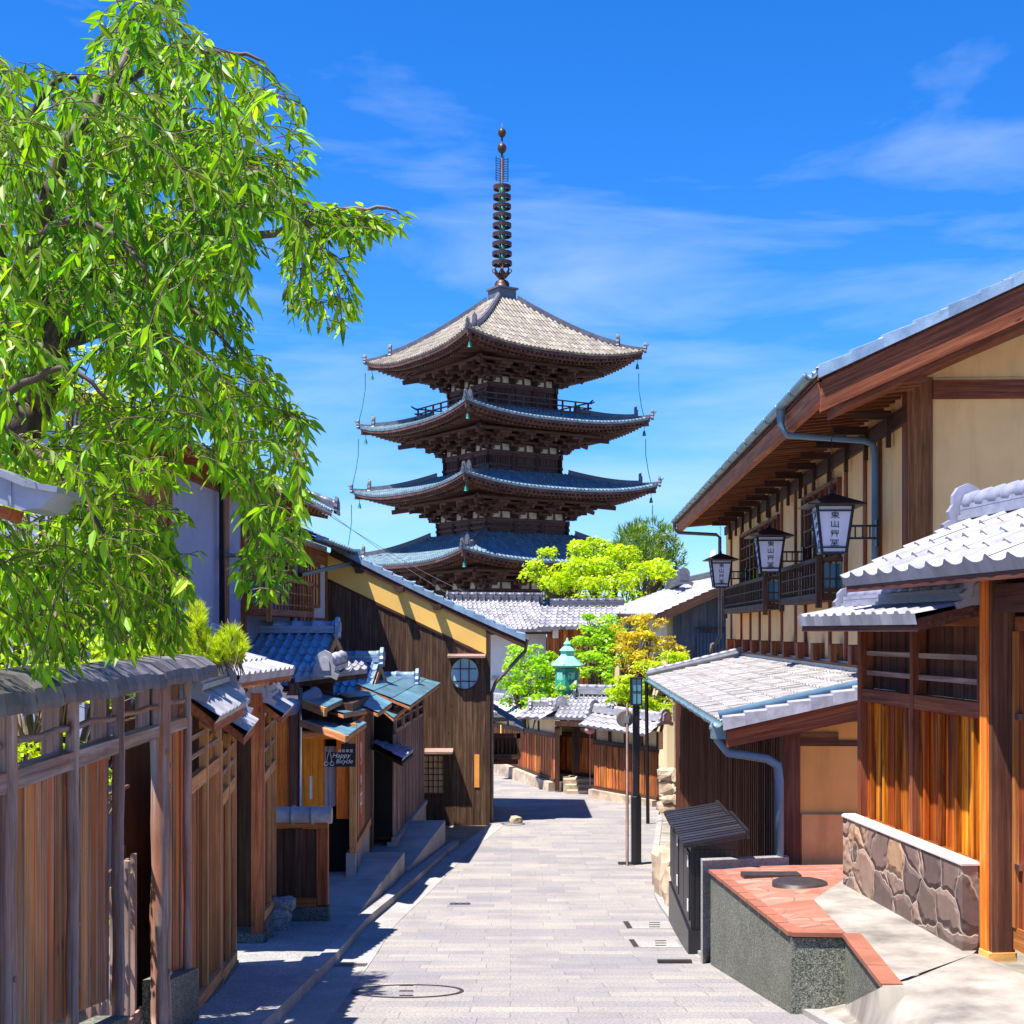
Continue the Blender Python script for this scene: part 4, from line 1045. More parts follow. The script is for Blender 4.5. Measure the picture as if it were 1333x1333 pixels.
mb = MB(); mb.box(lp.x-.098, lp.x+.098, lp.y-.098, lp.y+.098, a+.002, b-.002); mb.build('pane', plain('lamp_glass', (.10, .30, .38), .12, 0, .9, bumpd=0), hd)
mp0 = V(Xp(816.5, pz-.2), (pz-.2)*K, G(pz-.2))
TM = thing('traffic_mirror', 'round traffic mirror seen from behind on a thin brown pole', 'mirror', mp0)
mb = MB(); mb.tube([mp0, V(mp0.x, mp0.y, lz(915))], .03, 10); mb.build('pole', MT['bronze'], TM)
mb = MB(); c = V(mp0.x-.03, mp0.y+.1, lz(935)); vs = [c+V(math.cos(t)*.17, .05, math.sin(t)*.17) for t in [2*math.pi*k/24 for k in range(24)]]+[c+V(math.cos(t)*.15, -.02, math.sin(t)*.15) for t in [2*math.pi*k/24 for k in range(24)]]
mb.add(vs, [tuple(range(24)), tuple(reversed(range(24, 48)))]+[(k, (k+1) % 24, 24+(k+1) % 24, 24+k) for k in range(24)]); mb.build('mirror_back', MT['pipe'], TM)
mb = MB(); mb.box(mp0.x-.05, mp0.x+.03, mp0.y-.03, mp0.y+.09, lz(940), lz(930)); mb.build('clamp', MT['steel'], TM)
# ================================================================ PAGODA
PY = 90.0; pc = V(Xp(653.5, PY), PY*K, 0); TH = math.radians(12)
# local frame rotated so that one corner points towards the camera
FP = Matrix.Translation(V(pc.x, pc.y, EYE)) @ Matrix.Rotation(math.radians(45)-TH, 4, 'Z')
PG = thing('pagoda', 'tall dark five storey wooden pagoda with a ringed bronze spire', 'pagoda', (pc.x, pc.y, G(PY)))
def zp(py): return (822-py)/1400*PY
def side(k): return FP @ Matrix.Rotation(math.pi/2*k, 4, 'Z')       # local: side faces -y
def oct_prof(): pass
def pag_roof(So, zmid, lift, Si, zi, mat, nm_i, top=False):
    """So half side at eave, zmid eave height at mid, lift corner rise"""
    W_ = .36; ncol = int(2*So/W_)
    rf = None
    allmb = MB(); edge = MB(); sof = MB(); raf = MB(); hips = []
    def surf(x, v):
        # x absolute, v 0 at eave .. 1 at inner
        S = So+(Si-So)*v
        zc = zmid+(zi-zmid)*(.80*v+.20*v*v)
        return V(x, -S, zc+lift*abs(x/So)**2.7*(1-v)**1.0)
    for k in range(4):
        M = side(k)
        def f(u, v): return M @ surf((u*2-1)*So, v)
        def vmx(u):
            x = abs((u*2-1)*So); return 1.0 if x < Si else max(0.03, (So-x)/(So-Si))
        nv = 9
        tiles(allmb, f, ncol, nv, 'hon', .085, .035, .03, vmax=vmx, front=.13)
        n = 28
        # eave underside: three stepped fascias and soffit
        for i in range(n):
            x0 = (i/n*2-1); x1 = ((i+1)/n*2-1)
            def e(xx, dy, dz): 
                s = So-dy; return M @ V(xx*s, -s, zmid+lift*abs(xx)**2.7+dz)
            for (d0, a, b, th) in ((.06, -.14, -.34, .2), (.45, -.36, -.56, .3)):
                edge.hexa([e(x0, d0, b), e(x1, d0, b), e(x1, d0+th, b), e(x0, d0+th, b), e(x0, d0, a), e(x1, d0, a), e(x1, d0+th, a), e(x0, d0+th, a)])
            # soffit sheet rising inwards
            si = Si*.92 if not top else 4.2
            def inn(xx): return M @ V(xx*si, -si, zmid+.55)
            sof.add([e(x0, .3, -.30), e(x1, .3, -.30), inn(x1), inn(x0)], [(0, 1, 2, 3)])
        m = int(2*So/.42)
        for i in range(m):
            xx = ((i+.5)/m*2-1)
            def e2(dy, dz, w=1.0):
                s = So-dy; return M @ V(xx*So*.985, -s, zmid+lift*abs(xx)**2.7*w+dz)
            lim = So*(1-abs(xx))+.0
            l1_ = min(2.0, max(.3, So-abs(xx)*So*.985)); 
            raf.beam(e2(.12, -.42), e2(min(l1_, 1.8), -.28, .85), .13, .15)
            l2 = So-max(abs(xx)*So*.985, Si)
            if l2 > 1.2: raf.beam(e2(1.1, -.58), e2(l2, -.10, .5), .13, .16)
        # hip ridge
        hip = MB(); orn = MB(); orn2 = MB(); hips.append((hip, orn, orn2))
        pts = [M @ (lambda v: V(-(So+(Si-So)*v), -(So+(Si-So)*v), zmid+(zi-zmid)*(.8*v+.2*v*v)+lift*((So+(Si-So)*v)/So)**2.7*(1-v)))(v) for v in [j/14 for j in range(15)]]
        for a, b in zip(pts[3:], pts[4:]):
            hip.beam(a+V(0, 0, .14), b+V(0, 0, .14), .34, .3); hip.beam(a+V(0, 0, .34), b+V(0, 0, .34), .22, .12)
        for a, b in zip(pts[:3], pts[1:4]):
            hip.beam(a+V(0, 0, .1), b+V(0, 0, .1), .28, .24)
        dd = (pts[0]-pts[3]); dd.z = 0; dd.normalize()
        onigawara(orn, pts[3]+V(0, 0, .1), dd, .42, .85, .22); onigawara(orn2, pts[0]+V(0, 0, .02), dd, .34, .62, .2)
        orn2.beam(pts[0]+V(0, 0, .1), pts[0]+dd*.45+V(0, 0, .5), .1, .12, w2=.05, h2=.05)
        orn.beam(pts[3]+V(0, 0, .7), pts[3]+dd*.2+V(0, 0, 1.05), .08, .1, w2=.05, h2=.05)
        # corner beam under the hip
        q0 = M @ V(-So*.985, -So*.985, zmid+lift-.5); q1 = M @ V(-Si, -Si, zmid+.1)
        raf.beam(q0, q1, .3, .42)
        # bell
        bl = MB(); c = M @ V(-So*.955, -So*.955, zmid+lift-.72)
        bl.tube([c, c-V(0, 0, .35)], .025, 5); bl.lathe(c-V(0, 0, .78), [(.16, 0), (.15, .06), (.11, .25), (.09, .36), (.03, .44)], 10)
        bl.build('wind_bell', MT['verdigris'], PG)
    o = allmb.build('roof', MT[mat], PG)
    edge.build('eave_boards', MT['pagoda'], o); sof.build('soffit', MT['pagoda'], o); raf.build('rafters', MT['pagoda'], o)
    for a, b, c_ in hips: a.build('hip_ridge', MT['ridge_d'], o); b.build('ridge_ornament', MT['ridge_d'], o); c_.build('ridge_ornament', MT['ridge_d'], o)
def pag_body(S, z0, z1, So, zm, rail=None, low=False):
    """S half side; z0 floor, z1 bracket start; brackets rise and step out to the eave"""
    b = MB(); br = MB(); pws = []; dk = MB()
    for k in range(4):
        M = side(k); b.M = br.M = dk.M = M
        if k == 0: b.box(-S+.05, S-.05, -S+.05, S-.05, z0, z1+2.2)
        # posts, rails, door bays
        for x in (-S, -S/3, S/3, S): b.tube([(x, -S, z0), (x, -S, z1)], .2, 8)
        for z in (z0+.05, z0+.5, z1-.12, z1+.1): b.box(-S-.25, S+.25, -S-.1, -S+.1, z-.1, z+.1)
        for j, x in enumerate((-S*2/3, 0, S*2/3)):
            w = S*.24
            n = 7
            if j == 1:
                for s_ in (-1, 1): dk.box(x+s_*w*.5-w*.45, x+s_*w*.5+w*.45, -S-.03, -S+.02, z0+.6, z1-.25)
            else:
                for q in range(n): b.box(x-w+2*w*(q+.3)/n, x-w+2*w*(q+.7)/n, -S-.04, -S+.02, z0+.62, z1-.25)
                dk.box(x-w, x+w, -S+.021, -S+.045, z0+.6, z1-.25)
        # plaster between brackets with struts
        for j in range(3):
            x = (j-1)*S*2/3; pw = MB(M); pw.box(x-S*.22, x+S*.22, -S-.02, -S+.045, z1+.25, z1+.75); pws.append(pw)
            br.prism([(x-.12, z1+.2), (x+.12, z1+.2), (x+.06, z1+.75), (x-.06, z1+.75)], -S-.09, -S-.025)
        # stepped brackets
        steps = 3
        for x in (-S, -S/3, S/3, S):
            for q in range(steps):
                out = .62*(q+1); zz = z1+.25+.42*q
                br.box(x-.12, x+.12, -S-out-.12, -S+.1, zz, zz+.24)
                br.box(x-.62, x+.62, -S-out-.1, -S-out+.1, zz+.24, zz+.42)
                for dx in (-.55, 0, .55): br.cbox(x+dx-.14, x+dx+.14, -S-out-.14, -S-out+.14, zz+.40, zz+.56)
            br.beam((x, -S+.3, z1+1.75), (x, -S-2.8, z1+1.0), .2, .3)          # tail rafter
            br.box(x-.5, x+.5, -S-2.62, -S-2.42, z1+1.2, z1+1.4)
        for q in range(steps):
            out = .62*(q+1); zz = z1+.25+.42*q+.56; br.box(-S-out-.2, S+out+.2, -S-out-.09, -S-out+.09, zz-.02, zz+.16)
        br.box(-S-2.8, S+2.8, -S-2.6, -S-2.4, z1+1.42, z1+1.62)
        # diagonal corner brackets
        for q in range(4):
            out = .6*(q+1); br.beam((-S, -S, z1+.4+.42*q), (-S-out, -S-out, z1+.4+.42*q), .26, .3)
        br.beam((-S+.2, -S+.2, z1+1.7), (-S-2.9, -S-2.9, z1+1.2), .26, .36)
        if rail:
            R = rail; zr0 = z0-.1
            b.box(-R, R, -R, -S, zr0-.15, zr0)
            for z in (zr0+.12, zr0+.55, zr0+.98): b.box(-R-.35, R+.35, -R-.05, -R+.05, z, z+.1)
            for i in range(9): x = -R+2*R*i/8; b.box(x-.06, x+.06, -R-.06, -R+.06, zr0, zr0+1.0)
            for s_ in (-1, 1): b.beam((s_*(R+.3), -R, zr0+1.03), (s_*(R+.65), -R, zr0+1.2), .1, .1)
    b.M = br.M = dk.M = None
    o = b.build('storey', MT['pagoda'], PG); br.build('brackets', MT['pagoda'], o); [q.build('plaster_panel', MT['pagplaster'], o) for q in pws]; dk.build('door', MT['dark'], o)
# tip heights (px 464, 549.5, 635, 728), half sides
r2 = math.sqrt(2)
def hs_(tip_px_half): return tip_px_half/math.cos(TH)/1400*PY/r2
T = [(181, 464, .95), (190, 549.5, .9), (199, 635, .9), (207, 724, .9), (214, 815, .9)]
bodies = [(69, 500), (75, 590), (83.5, 678), (91, 765), (98, 850)]
for i, (hp, tip, lift) in enumerate(T):
    So = hs_(hp); zm = zp(tip)-lift
    if i == 0: Si, zi = .95, zp(392)
    else: Si = hs_(bodies[i-1][0])+.5 if i != 1 else hs_(106)+.0; zi = zp([0, 524, 606, 690, 776][i])*.935
    if i == 1: Si, zi = 4.3, zp(520)*.935
    pag_roof(So, zm, lift, Si, zi, 'tile_pag' if i == 0 else 'tile_pagl', i, top=(i == 0))
for i, (hp, py) in enumerate(bodies):
    S = hs_(hp); tip = T[i][1]
    zroof = zp(T[i+1][1] if i < 4 else 880)
    z1 = zp(tip)-1.15-.55-1.15-.25; z0 = [zp(524), zp(606), zp(690), zp(776), zp(900)][i]*.94-.1
    pag_body(S, z0, z1, hs_(T[i][0]), zp(tip), rail=(5.15 if i == 0 else None))
# spire
SPc = FP @ V(0, 0, 0); SPc.z = EYE
sp = MB(); x, y = pc.x, pc.y
def zz(py): return EYE+zp(py)
sp.M = FP
def bx(w, a, b): sp.box(-w, w, -w, w, zp(a), zp(b))
bx(1.0, 396, 391); bx(.85, 391, 378.5); bx(1.0, 378.4, 376)
sp.M = None
SPI = sp.build('spire_base', MT['ridge_d'], PG)
sp = MB(); sp.lathe((x, y, zz(376)), [(.62, 0), (.62, .45), (.5, .62), (.2, .8)], 18)
for k in range(8):
    t = math.pi/4*k; a = V(math.cos(t), math.sin(t), 0)
    sp.beam(V(x, y, zz(362))+a*.3, V(x, y, zz(353))+a*.82, .3, .06, w2=.16); sp.beam(V(x, y, zz(353))+a*.82, V(x, y, zz(350))+a*.72, .14, .06)
sp.lathe((x, y, zz(362)), [(.35, 0), (.4, .3), (.25, .55), (.14, .7)], 14)
sp.tube([(x, y, zz(362)), (x, y, zz(172))], [.14, .07], 8)
SPR = sp.build('spire', MT['bronze'], PG)
for k in range(9):
    py = 343-12.3*k; r = .84-.012*k; rg = MB()
    n = 24; z = zz(py); vs = []
    for rr, dz in ((r, -.16), (r, .16), (r-.09, .16), (r-.09, -.16)):
        for i in range(n): t = 2*math.pi*i/n; vs.append(V(x+math.cos(t)*rr, y+math.sin(t)*rr, z+dz))
    rg.add(vs, [(q*n+i, q*n+(i+1) % n, ((q+1) % 4)*n+(i+1) % n, ((q+1) % 4)*n+i) for q in range(4) for i in range(n)])
    for i in range(4): t = math.pi/4+math.pi/2*i; rg.beam((x, y, z), (x+math.cos(t)*(r-.05), y+math.sin(t)*(r-.05), z), .07, .12)
    rg.build('ring', MT['bronze'], PG)
sl_ = MB()
for k in range(8): sl_.lathe((x, y, zz(341-12.3*k)), [(.22, 0), (.26, .1), (.22, .62), (.2, .64)], 12)
sl_.build('ring_sleeve', MT['verdigris'], SPR)
fl = MB()
for k in range(4):
    t = math.pi/2*k+.3; a = V(math.cos(t), math.sin(t), 0)
    for j in range(10):
        z = zz(236)+j*.2; fl.beam(V(x, y, z)+a*.1, V(x, y, z+.1)+a*(.52+.06*math.sin(j)), .035, .05); fl.beam(V(x, y, z)+a*(.5), V(x, y, z+.2)+a*.54, .04, .06)
fl.build('flame_ornament', MT['bronze'], SPR)
bl = MB()
for py, r in ((193, .38), (173, .34)): bl.sphere((x, y, zz(py)), r, 1, 1, 1.2, 14, 9)
bl.tube([(x, y, zz(166)), (x, y, zz(160))], [.04, .01], 5)
bl.build('jewel', MT['bronze'], SPR)
# thin cables hanging between the roof corners
for s_, offs in ((-1, 0), (1, 0)):
    cb = MB()
    for i in range(4):
        a, b = [V(pc.x+s_*(T[j][0]-3)/1400*PY, pc.y, EYE+zp(T[j][1]+(22 if j == i else 2))) for j in (i, i+1)]
        cb.tube([a, a.lerp(b, .33)-V(s_*.18, 0, 0), a.lerp(b, .66)-V(s_*.15, 0, 0), b], .03, 4)
    cb.build('cable', MT['verdigris'], PG)

# ================================================================ FAR END OF THE STREET
def seg_frame(p, q): d = q-p; return frame((p.x, p.y, EYE), (d.x, d.y)), V(d.x, d.y, 0).length
fa, fb_, fc, fd = (V(Xp(px, yo), yo*K, 0) for px, yo in ((628, 39.2), (725, 32.6), (775, 31.3), (858, 29.6)))
def plaster_wall(nm, label, p, q, zg0, zg1, zpl0, zpl1, zt0, zt1, nposts, roof=True, pw=.28):
    """board dado below, plaster above; heights given at both ends relative to the eye (negative)"""
    M, L = seg_frame(q, p)                             # x runs right-to-left so that +y... faces the camera
    M, L = seg_frame(p, q); M = M @ Matrix.Scale(-1, 4, V(0, 1, 0))
    t = thing(nm, label, 'wall', V(p.x, p.y, EYE+zg0))
    l = lambda a, b: (lambda x: a+(b-a)*x/L)
    mb = MB(M); planks(mb, 0, L, l(zg0, zg1), l(zpl0, zpl1), 0.05, .04, pw, .012, .03); mb.build('boards', MT['farwood'], t)
    mb = MB(M); mb.hexa([(0, -.15, zpl0), (L, -.15, zpl1), (L, .02, zpl1), (0, .02, zpl0), (0, -.15, zt0), (L, -.15, zt1), (L, .02, zt1), (0, .02, zt0)]); mb.build('plaster', MT['farcream'], t)
    mb = MB(M)
    for i in range(nposts+1):
        x = L*i/nposts; a = l(zpl0, zpl1)(x); b = l(zt0, zt1)(x); mb.box(max(0, x-.05), min(L, x+.05), .021, .06, a, b)
    mb.hexa([(0, .052, zpl0-.08), (L, .052, zpl1-.08), (L, .09, zpl1-.08), (0, .09, zpl0-.08), (0, .052, zpl0+.06), (L, .052, zpl1+.06), (L, .09, zpl1+.06), (0, .09, zpl0+.06)])
    mb.hexa([(0, .052, zg0-.02), (L, .052, zg1-.02), (L, .10, zg1-.02), (0, .10, zg0-.02), (0, .052, zg0+.08), (L, .052, zg1+.08), (L, .10, zg1+.08), (0, .10, zg0+.08)])
    mb.build('timbers', MT['dark'], t)
    mb = MB(M); mb.hexa([(0, -.2, zg0-.9), (L, -.2, zg1-.9), (L, .3, zg1-.9), (0, .3, zg0-.9), (0, -.2, zg0-.021), (L, -.2, zg1-.021), (L, .26, zg1-.021), (0, .26, zg0-.021)]); mb.build('stone_base', MT['oldstone'], t)
    if roof:
        zt = lambda x: l(zt0, zt1)(x)
        f = quadf(M@V(-.1, .55, zt0-.05), M@V(L+.1, .55, zt1-.05), M@V(L+.1, -.05, zt1+.3), M@V(-.1, -.05, zt0+.3))
        b = MB(); tiles(b, f, int(L/.26), 3, 'hon', .04, .02, .02, front=.05); ridge(b, M@V(-.1, -.08, zt0+.3), M@V(L+.1, -.08, zt1+.3), .22, .16, .08, 2, .3, False, (True, True))
        b.build('roof', MT['tile'], t)
    return t
plaster_wall('garden_wall', 'amber board and cream plaster wall left of the recessed doorway', fa, fb_, -4.42, -4.55, -3.3, -3.15, -2.75, -2.6, 5)
plaster_wall('garden_wall', 'amber board and cream plaster wall right of the recessed doorway with tiled cap', fc, fd, -4.55, -4.62, -3.2, -3.25, -2.65, -2.78, 4)
# recessed doorway
fe, ff = fb_+V(.1, .9, 0), fc+V(.2, 1.4, 0)
plaster_wall('recessed_doorway', 'dark boarded doorway recess between the two garden walls', fe, ff, -4.35, -4.4, -3.15, -3.15, -2.5, -2.5, 2, False, .4)
mb = MB(); 
for k in range(3):
    p = fb_.lerp(fc, .35+.1*k)+V(.1, .55+.0*k, 0); mb.cbox(p.x-.2-.15*k, p.x+1.2, p.y-.75+.35*k, p.y+.7, EYE-5.2, EYE-4.72+.15*k, .02)
single(mb, 'steps', MT['oldstone'], 'three pale stone steps up to the recessed doorway', 'steps')
mb = MB(); mb.box(fb_.x-.07, fb_.x+.07, fb_.y-.25, fb_.y-.1, EYE-4.8, EYE-2.55); gp = single(mb, 'gate_post', MT['dark'], 'dark square post carrying a white plate at the recessed doorway', 'post')
mb = MB(); mb.box(fb_.x-.08, fb_.x+.08, fb_.y-.27, fb_.y-.252, EYE-2.85, EYE-2.68); mb.box(fb_.x-.03,fb_.x+.03,fb_.y-.275,fb_.y-.271,EYE-2.79,EYE-2.74); mb.build('plate', MT['plaque'], gp)
# small roof on the post
def hip_roof(nm, label, px, py, yo, w, d, h, parent=None, mat='tile', over=None):
    c = P(px, py, yo); t = parent or thing(nm, label, 'roof', c)
    mb = MB()
    for (a, b) in (((-1, -1), (1, -1)), ((1, -1), (1, 1)), ((1, 1), (-1, 1)), ((-1, 1), (-1, -1))):
        A = c+V(a[0]*w/2, a[1]*d/2, 0); B = c+V(b[0]*w/2, b[1]*d/2, 0)
        r1 = c+V(a[0]*w*.12, 0, h); r2_ = c+V(b[0]*w*.12, 0, h)
        tiles(mb, quadf(A, B, r2_, r1), max(4, int((B-A).length/.24)), 3, 'hon', .035, .02, .02, front=.05)
    ridge(mb, c+V(-w*.16, 0, h-.03), c+V(w*.16, 0, h-.03), .2, .12, .06, 2, .25, False, (True, True))
    mb.build('roof' if parent else 'tiles', MT[mat], t); return t
hip_roof('porch_roof', 'tiny grey tiled hood over the post by the doorway', 703, 933, 33, 1.6, 1.1, .35)
# gate roof behind the doorway
t = thing('gate_roof', 'pale tiled roof with short ridge above the recessed doorway', 'roof', P(765, 940, 33))
f = quadf(P(722, 934, 31.6), P(800, 937, 31.2), P(800, 905, 33.4), P(738, 905, 33.6)); b = MB(); tiles(b, f, 11, 6, 'san', .05, .03, .03); b.build('tiles', MT['tile'], t)
b = MB(); ridge(b, P(752, 903, 33.5), P(800, 904, 33.3), .28, .2, .08, 3, .3, False); b.build('ridge', MT['ridge'], t)
b = MB(); b.slab([P(722, 938, 31.6), P(800, 941, 31.2), P(800, 941, 33.4), P(738, 941, 33.6)], .15); b.box(P(745,0,32).x, P(755,0,32).x, 32*K, 32*K+.2, EYE-4.2, EYE-2.7); b.build('deck', MT['dark'], t)
mb = MB(); c = P(768, 950, 31.0); mb.tube([c, c-V(0, 0, 1.6)], .01, 4); mb.sphere(c, .16, 1, 1, .8); single(mb, 'paper_lantern', plain('pink_paper_lantern', (.6, .3, .32), .7), 'small pinkish round lantern hanging under the doorway eave', 'lantern')
mb = MB(); c = P(652, 975, 35.5); mb.lathe(c-V(0, 0, .25), [(.08, 0), (.24, .1), (.26, .3), (.18, .38), (.05, .62)], 10); mb.tube([c+V(0, 0, .3), c+V(0, 0, .8)], .012, 4); single(mb, 'hanging_lamp', plain('yellow_lamp', (.75, .55, .06), .5), 'small yellow hanging lamp in front of the amber boards', 'lamp')
# stone pier and low stone at right of the far wall
for (px, py, yo, w, h, lab) in ((868, 1015, 28.9, .26, 1.0, 'rough stone pier at the far end of the lean-to'), (889, 1030, 28.7, .3, .8, 'low stone block right of the rough pier')):
    mb = MB(); c = V(Xp(px, yo), yo*K, G(yo)); z = c.z-.1
    while z < c.z+h:
        hh = rnd.uniform(.24, .42); rock(mb, (c.x+rnd.uniform(-.05, .05), c.y, z+hh*.45), w, 1, 1, hh/w*.56, int(z*100)); z += hh*.93
    single(mb, 'stone_pier', MT['oldstone'], lab, 'stone')
# porch attached to brown house at far right side
# ---- buildings in the distance
def simple_house(nm, label, pts, zt, mat, base_z=None):
    t = thing(nm, label, 'house', V(pts[0].x, pts[0].y, EYE-5)); mb = MB(); n = len(pts)
    lo = [V(p.x, p.y, EYE-5.0) for p in pts]; hi = [V(p.x, p.y, EYE+z) for p, z in zip(pts, zt)]
    mb.add(lo+hi, [tuple(reversed(range(n))), tuple(range(n, 2*n))]+[(i, (i+1) % n, n+(i+1) % n, n+i) for i in range(n)])
    mb.build('wall', MT[mat], t); return t
# white storehouse
t = simple_house('storehouse', 'white walled storehouse with grey tiled roof below the pagoda', [P(560, 0, 45), P(711, 0, 45), P(711, 0, 52), P(560, 0, 52)], [.1]*4, 'white')
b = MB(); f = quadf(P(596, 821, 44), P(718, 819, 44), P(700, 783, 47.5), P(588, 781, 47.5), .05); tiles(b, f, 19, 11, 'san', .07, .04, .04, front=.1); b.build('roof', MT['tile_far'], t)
b = MB(); ridge(b, P(584, 783, 47.6), P(706, 784, 47.6), .45, .28, .12, 3, .42, False, (True, True), .8)
for k in range(12): p = P(590+k*10, 775, 47.6); b.box(p.x-.05, p.x+.05, p.y-.3, p.y+.3, p.z-.3, p.z+.06)
b.build('ridge', MT['ridge_d'], t)
b = MB(); b.slab([P(596, 824, 44.1), P(718, 822, 44.1), P(700, 800, 52), P(588, 800, 52)], .1); b.build('eave', MT['dark'], t)
b = MB(); b.box(P(640, 0, 45).x, P(712, 0, 45).x, 44.9*K, 45*K-.001, EYE-2.05, EYE-1.9); b.build('string_course', MT['oldstone'], t)
t = simple_house('wooden_outbuilding', 'small brown boarded building right of the white storehouse', [P(712, 0, 44.6), P(800, 0, 44.6), P(800, 0, 50), P(712, 0, 50)], [.1]*4, 'house')
b = MB(FT := frame((Xp(712, 44.5), 44.5*K, EYE), (1, 0)) @ Matrix.Scale(-1, 4, V(0, 1, 0))); planks(b, 0, 2.8, -2.4, .1, .05, .04, .22, .02); b.build('boards', MT['farwood'], t)
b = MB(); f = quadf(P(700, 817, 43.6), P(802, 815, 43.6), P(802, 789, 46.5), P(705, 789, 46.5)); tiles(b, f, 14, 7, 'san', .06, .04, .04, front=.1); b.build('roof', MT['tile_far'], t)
b = MB(); ridge(b, P(716, 789, 46.5), P(812, 788, 46.5), .35, .2, .1, 3, .42, False, (False, False)); b.build('ridge', MT['ridge_d'], t)
b = MB(); c = P(723, 826, 44.3); b.box(c.x-.12, c.x+.12, c.y-.1, c.y+.1, c.z-.15, c.z+.25); b.build('wall_lamp', MT['plaque'], t)
# grey boarded house behind the tea house
a0, a1, a2, a3 = P(868, 0, 38.3), P(985, 0, 38.3), P(985, 0, 52), P(800, 0, 52)
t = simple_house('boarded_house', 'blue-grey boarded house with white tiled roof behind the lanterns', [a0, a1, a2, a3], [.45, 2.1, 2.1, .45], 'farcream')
M_ = frame((Xp(876, 38.2), 38.2*K, EYE), (1, 0)) @ Matrix.Scale(-1, 4, V(0, 1, 0))
b = MB(M_); planks(b, 0, 3.1, -3.2, lambda x: .52+x*.43, .03, .025, .3, .015, .02); b.build('boards', MT['navy'], t)
b = MB(M_); b.box(.85, 2.3, .034, .05, -1.5, -.05); w_ = b.build('shutter', plain('blue_shutter', (.10, .17, .28), .4), t)
b = MB(M_)
for k in range(14): x_ = .8+k*1.65/13; b.box(x_-.015, x_+.015, .1, .13, -1.7, .15)
b.box(.78, 2.47, .09, .14, .1, .16); b.box(.78, 2.47, .09, .14, -1.7, -1.64); b.build('grille', MT['iron'], w_)
b = MB(); f = quadf(P(785, 799, 52), P(856, 801, 37.6), P(990, 741, 37.6), P(884, 762, 52)); tiles(b, f, 42, 14, 'san', .07, .04, .04, front=.1); r_ = b.build('roof', MT['tile'], t)
b = MB()
q0_, q1_ = P(856, 801, 37.6), P(990, 741, 37.6)
b.beam(q0_-V(0, 0, .12), q1_-V(0, 0, .12), .1, .3); b.beam(P(785, 802, 52), P(856, 804, 37.6), .1, .16); b.build('bargeboard', MT['dark'], r_)
b = MB(); ridge(b, P(884, 762, 52), P(990, 741, 37.6), .3, .2, .1, 3, .4, False); ridge(b, P(874, 768, 50), P(890, 757, 43), .3, .25, .12, 2, .4, False); b.build('ridge', MT['ridge_d'], r_)
b = MB(); c = P(929, 726, 40); b.sphere(c, .28, .5, .3, 1.0); b.tube([c, c-V(0, 0, .8)], .03, 5); single(b, 'satellite_dish', MT['plaque'], 'tiny white satellite dish on the far tiled roof', 'dish')
# roof behind (between bush and wall, left)
t = thing('wall_roof', 'white tiled roof seen behind the left bush', 'roof', P(660, 930, 38))
b = MB(); f = quadf(P(632, 932, 37.5), P(700, 930, 35.5), P(700, 905, 39), P(632, 905, 41)); tiles(b, f, 12, 6, 'san', .05, .03, .03); b.build('tiles', MT['tile'], t)
b = MB(); b.slab([P(632, 936, 37.5), P(700, 934, 35.5), P(700, 930, 39), P(632, 930, 41)], .1); b.box(Xp(632, 39), Xp(700, 39), 39*K+.3, 39*K+.5, EYE-5, EYE-2.9); b.build('deck', MT['dark'], t)
# copper lantern on its pedestal
yo = 34.0; c = P(738.5, 860, yo); S_ = yo/1400
t = thing('bronze_garden_lantern', 'green copper temple lantern with tiered roof among the bushes', 'lantern', V(c.x, c.y, G(yo)))
Z = lambda py: EYE-(py-822)*S_-c.z
mb = MB(); mb.lathe(c, [(.30, Z(960)), (.34, Z(905)), (.42, Z(897)), (.42, Z(893)), (.40, Z(872)), (.40, Z(870))], 6, rot=.3, smooth=False); mb.build('fire_box', MT['vlant'], t)
mb = MB(); mb.lathe(c, [(.40, Z(868.5)), (.54, Z(866)), (.33, Z(857)), (.22, Z(853)), (.22, Z(848)), (.27, Z(847)), (.15, Z(842)), (.10, Z(841)), (.13, Z(838)), (.06, Z(835)), (.015, Z(830))], 6, rot=.3, smooth=False); mb.build('cap', MT['vlight'], t)
mb = MB()
for k in range(6):
    a = .3+math.pi/3*k; d = V(math.cos(a), math.sin(a), 0); d2 = V(math.cos(a+math.pi/3), math.sin(a+math.pi/3), 0)
    q = c+d*.365+V(0, 0, Z(896)); r__ = c+d2*.365+V(0, 0, Z(896)); q2 = c+d*.365+V(0, 0, Z(875)); r2_ = c+d2*.365+V(0, 0, Z(875))
    o_ = (d+d2).normalized()*.012
    mb.hexa([q.lerp(r__, .18), q.lerp(r__, .82), q.lerp(r__, .82)+o_, q.lerp(r__, .18)+o_, q2.lerp(r2_, .18)+(d+d2)*.03, q2.lerp(r2_, .82)+(d+d2)*.03, q2.lerp(r2_, .82)+(d+d2)*.03+o_, q2.lerp(r2_, .18)+(d+d2)*.03+o_])
    mb.beam(c+d*.54+V(0, 0, Z(866)), c+d*.62+V(0, 0, Z(863)), .03, .03)
mb.build('light_panel', MT['vlight'], t)
mb = MB()
for k in range(9):
    px_, py_ = rnd.choice(((741, 878), (742, 884), (740, 890), (747, 879), (748, 886), (737, 888), (744, 891))); q = P(px_, py_, yo)+V(0, -.46, 0); mb.beam(q, q+V(rnd.uniform(-.06, .06), 0, rnd.uniform(-.08, .08)), .025, .02)
mb.build('openwork', MT['ink'], t)

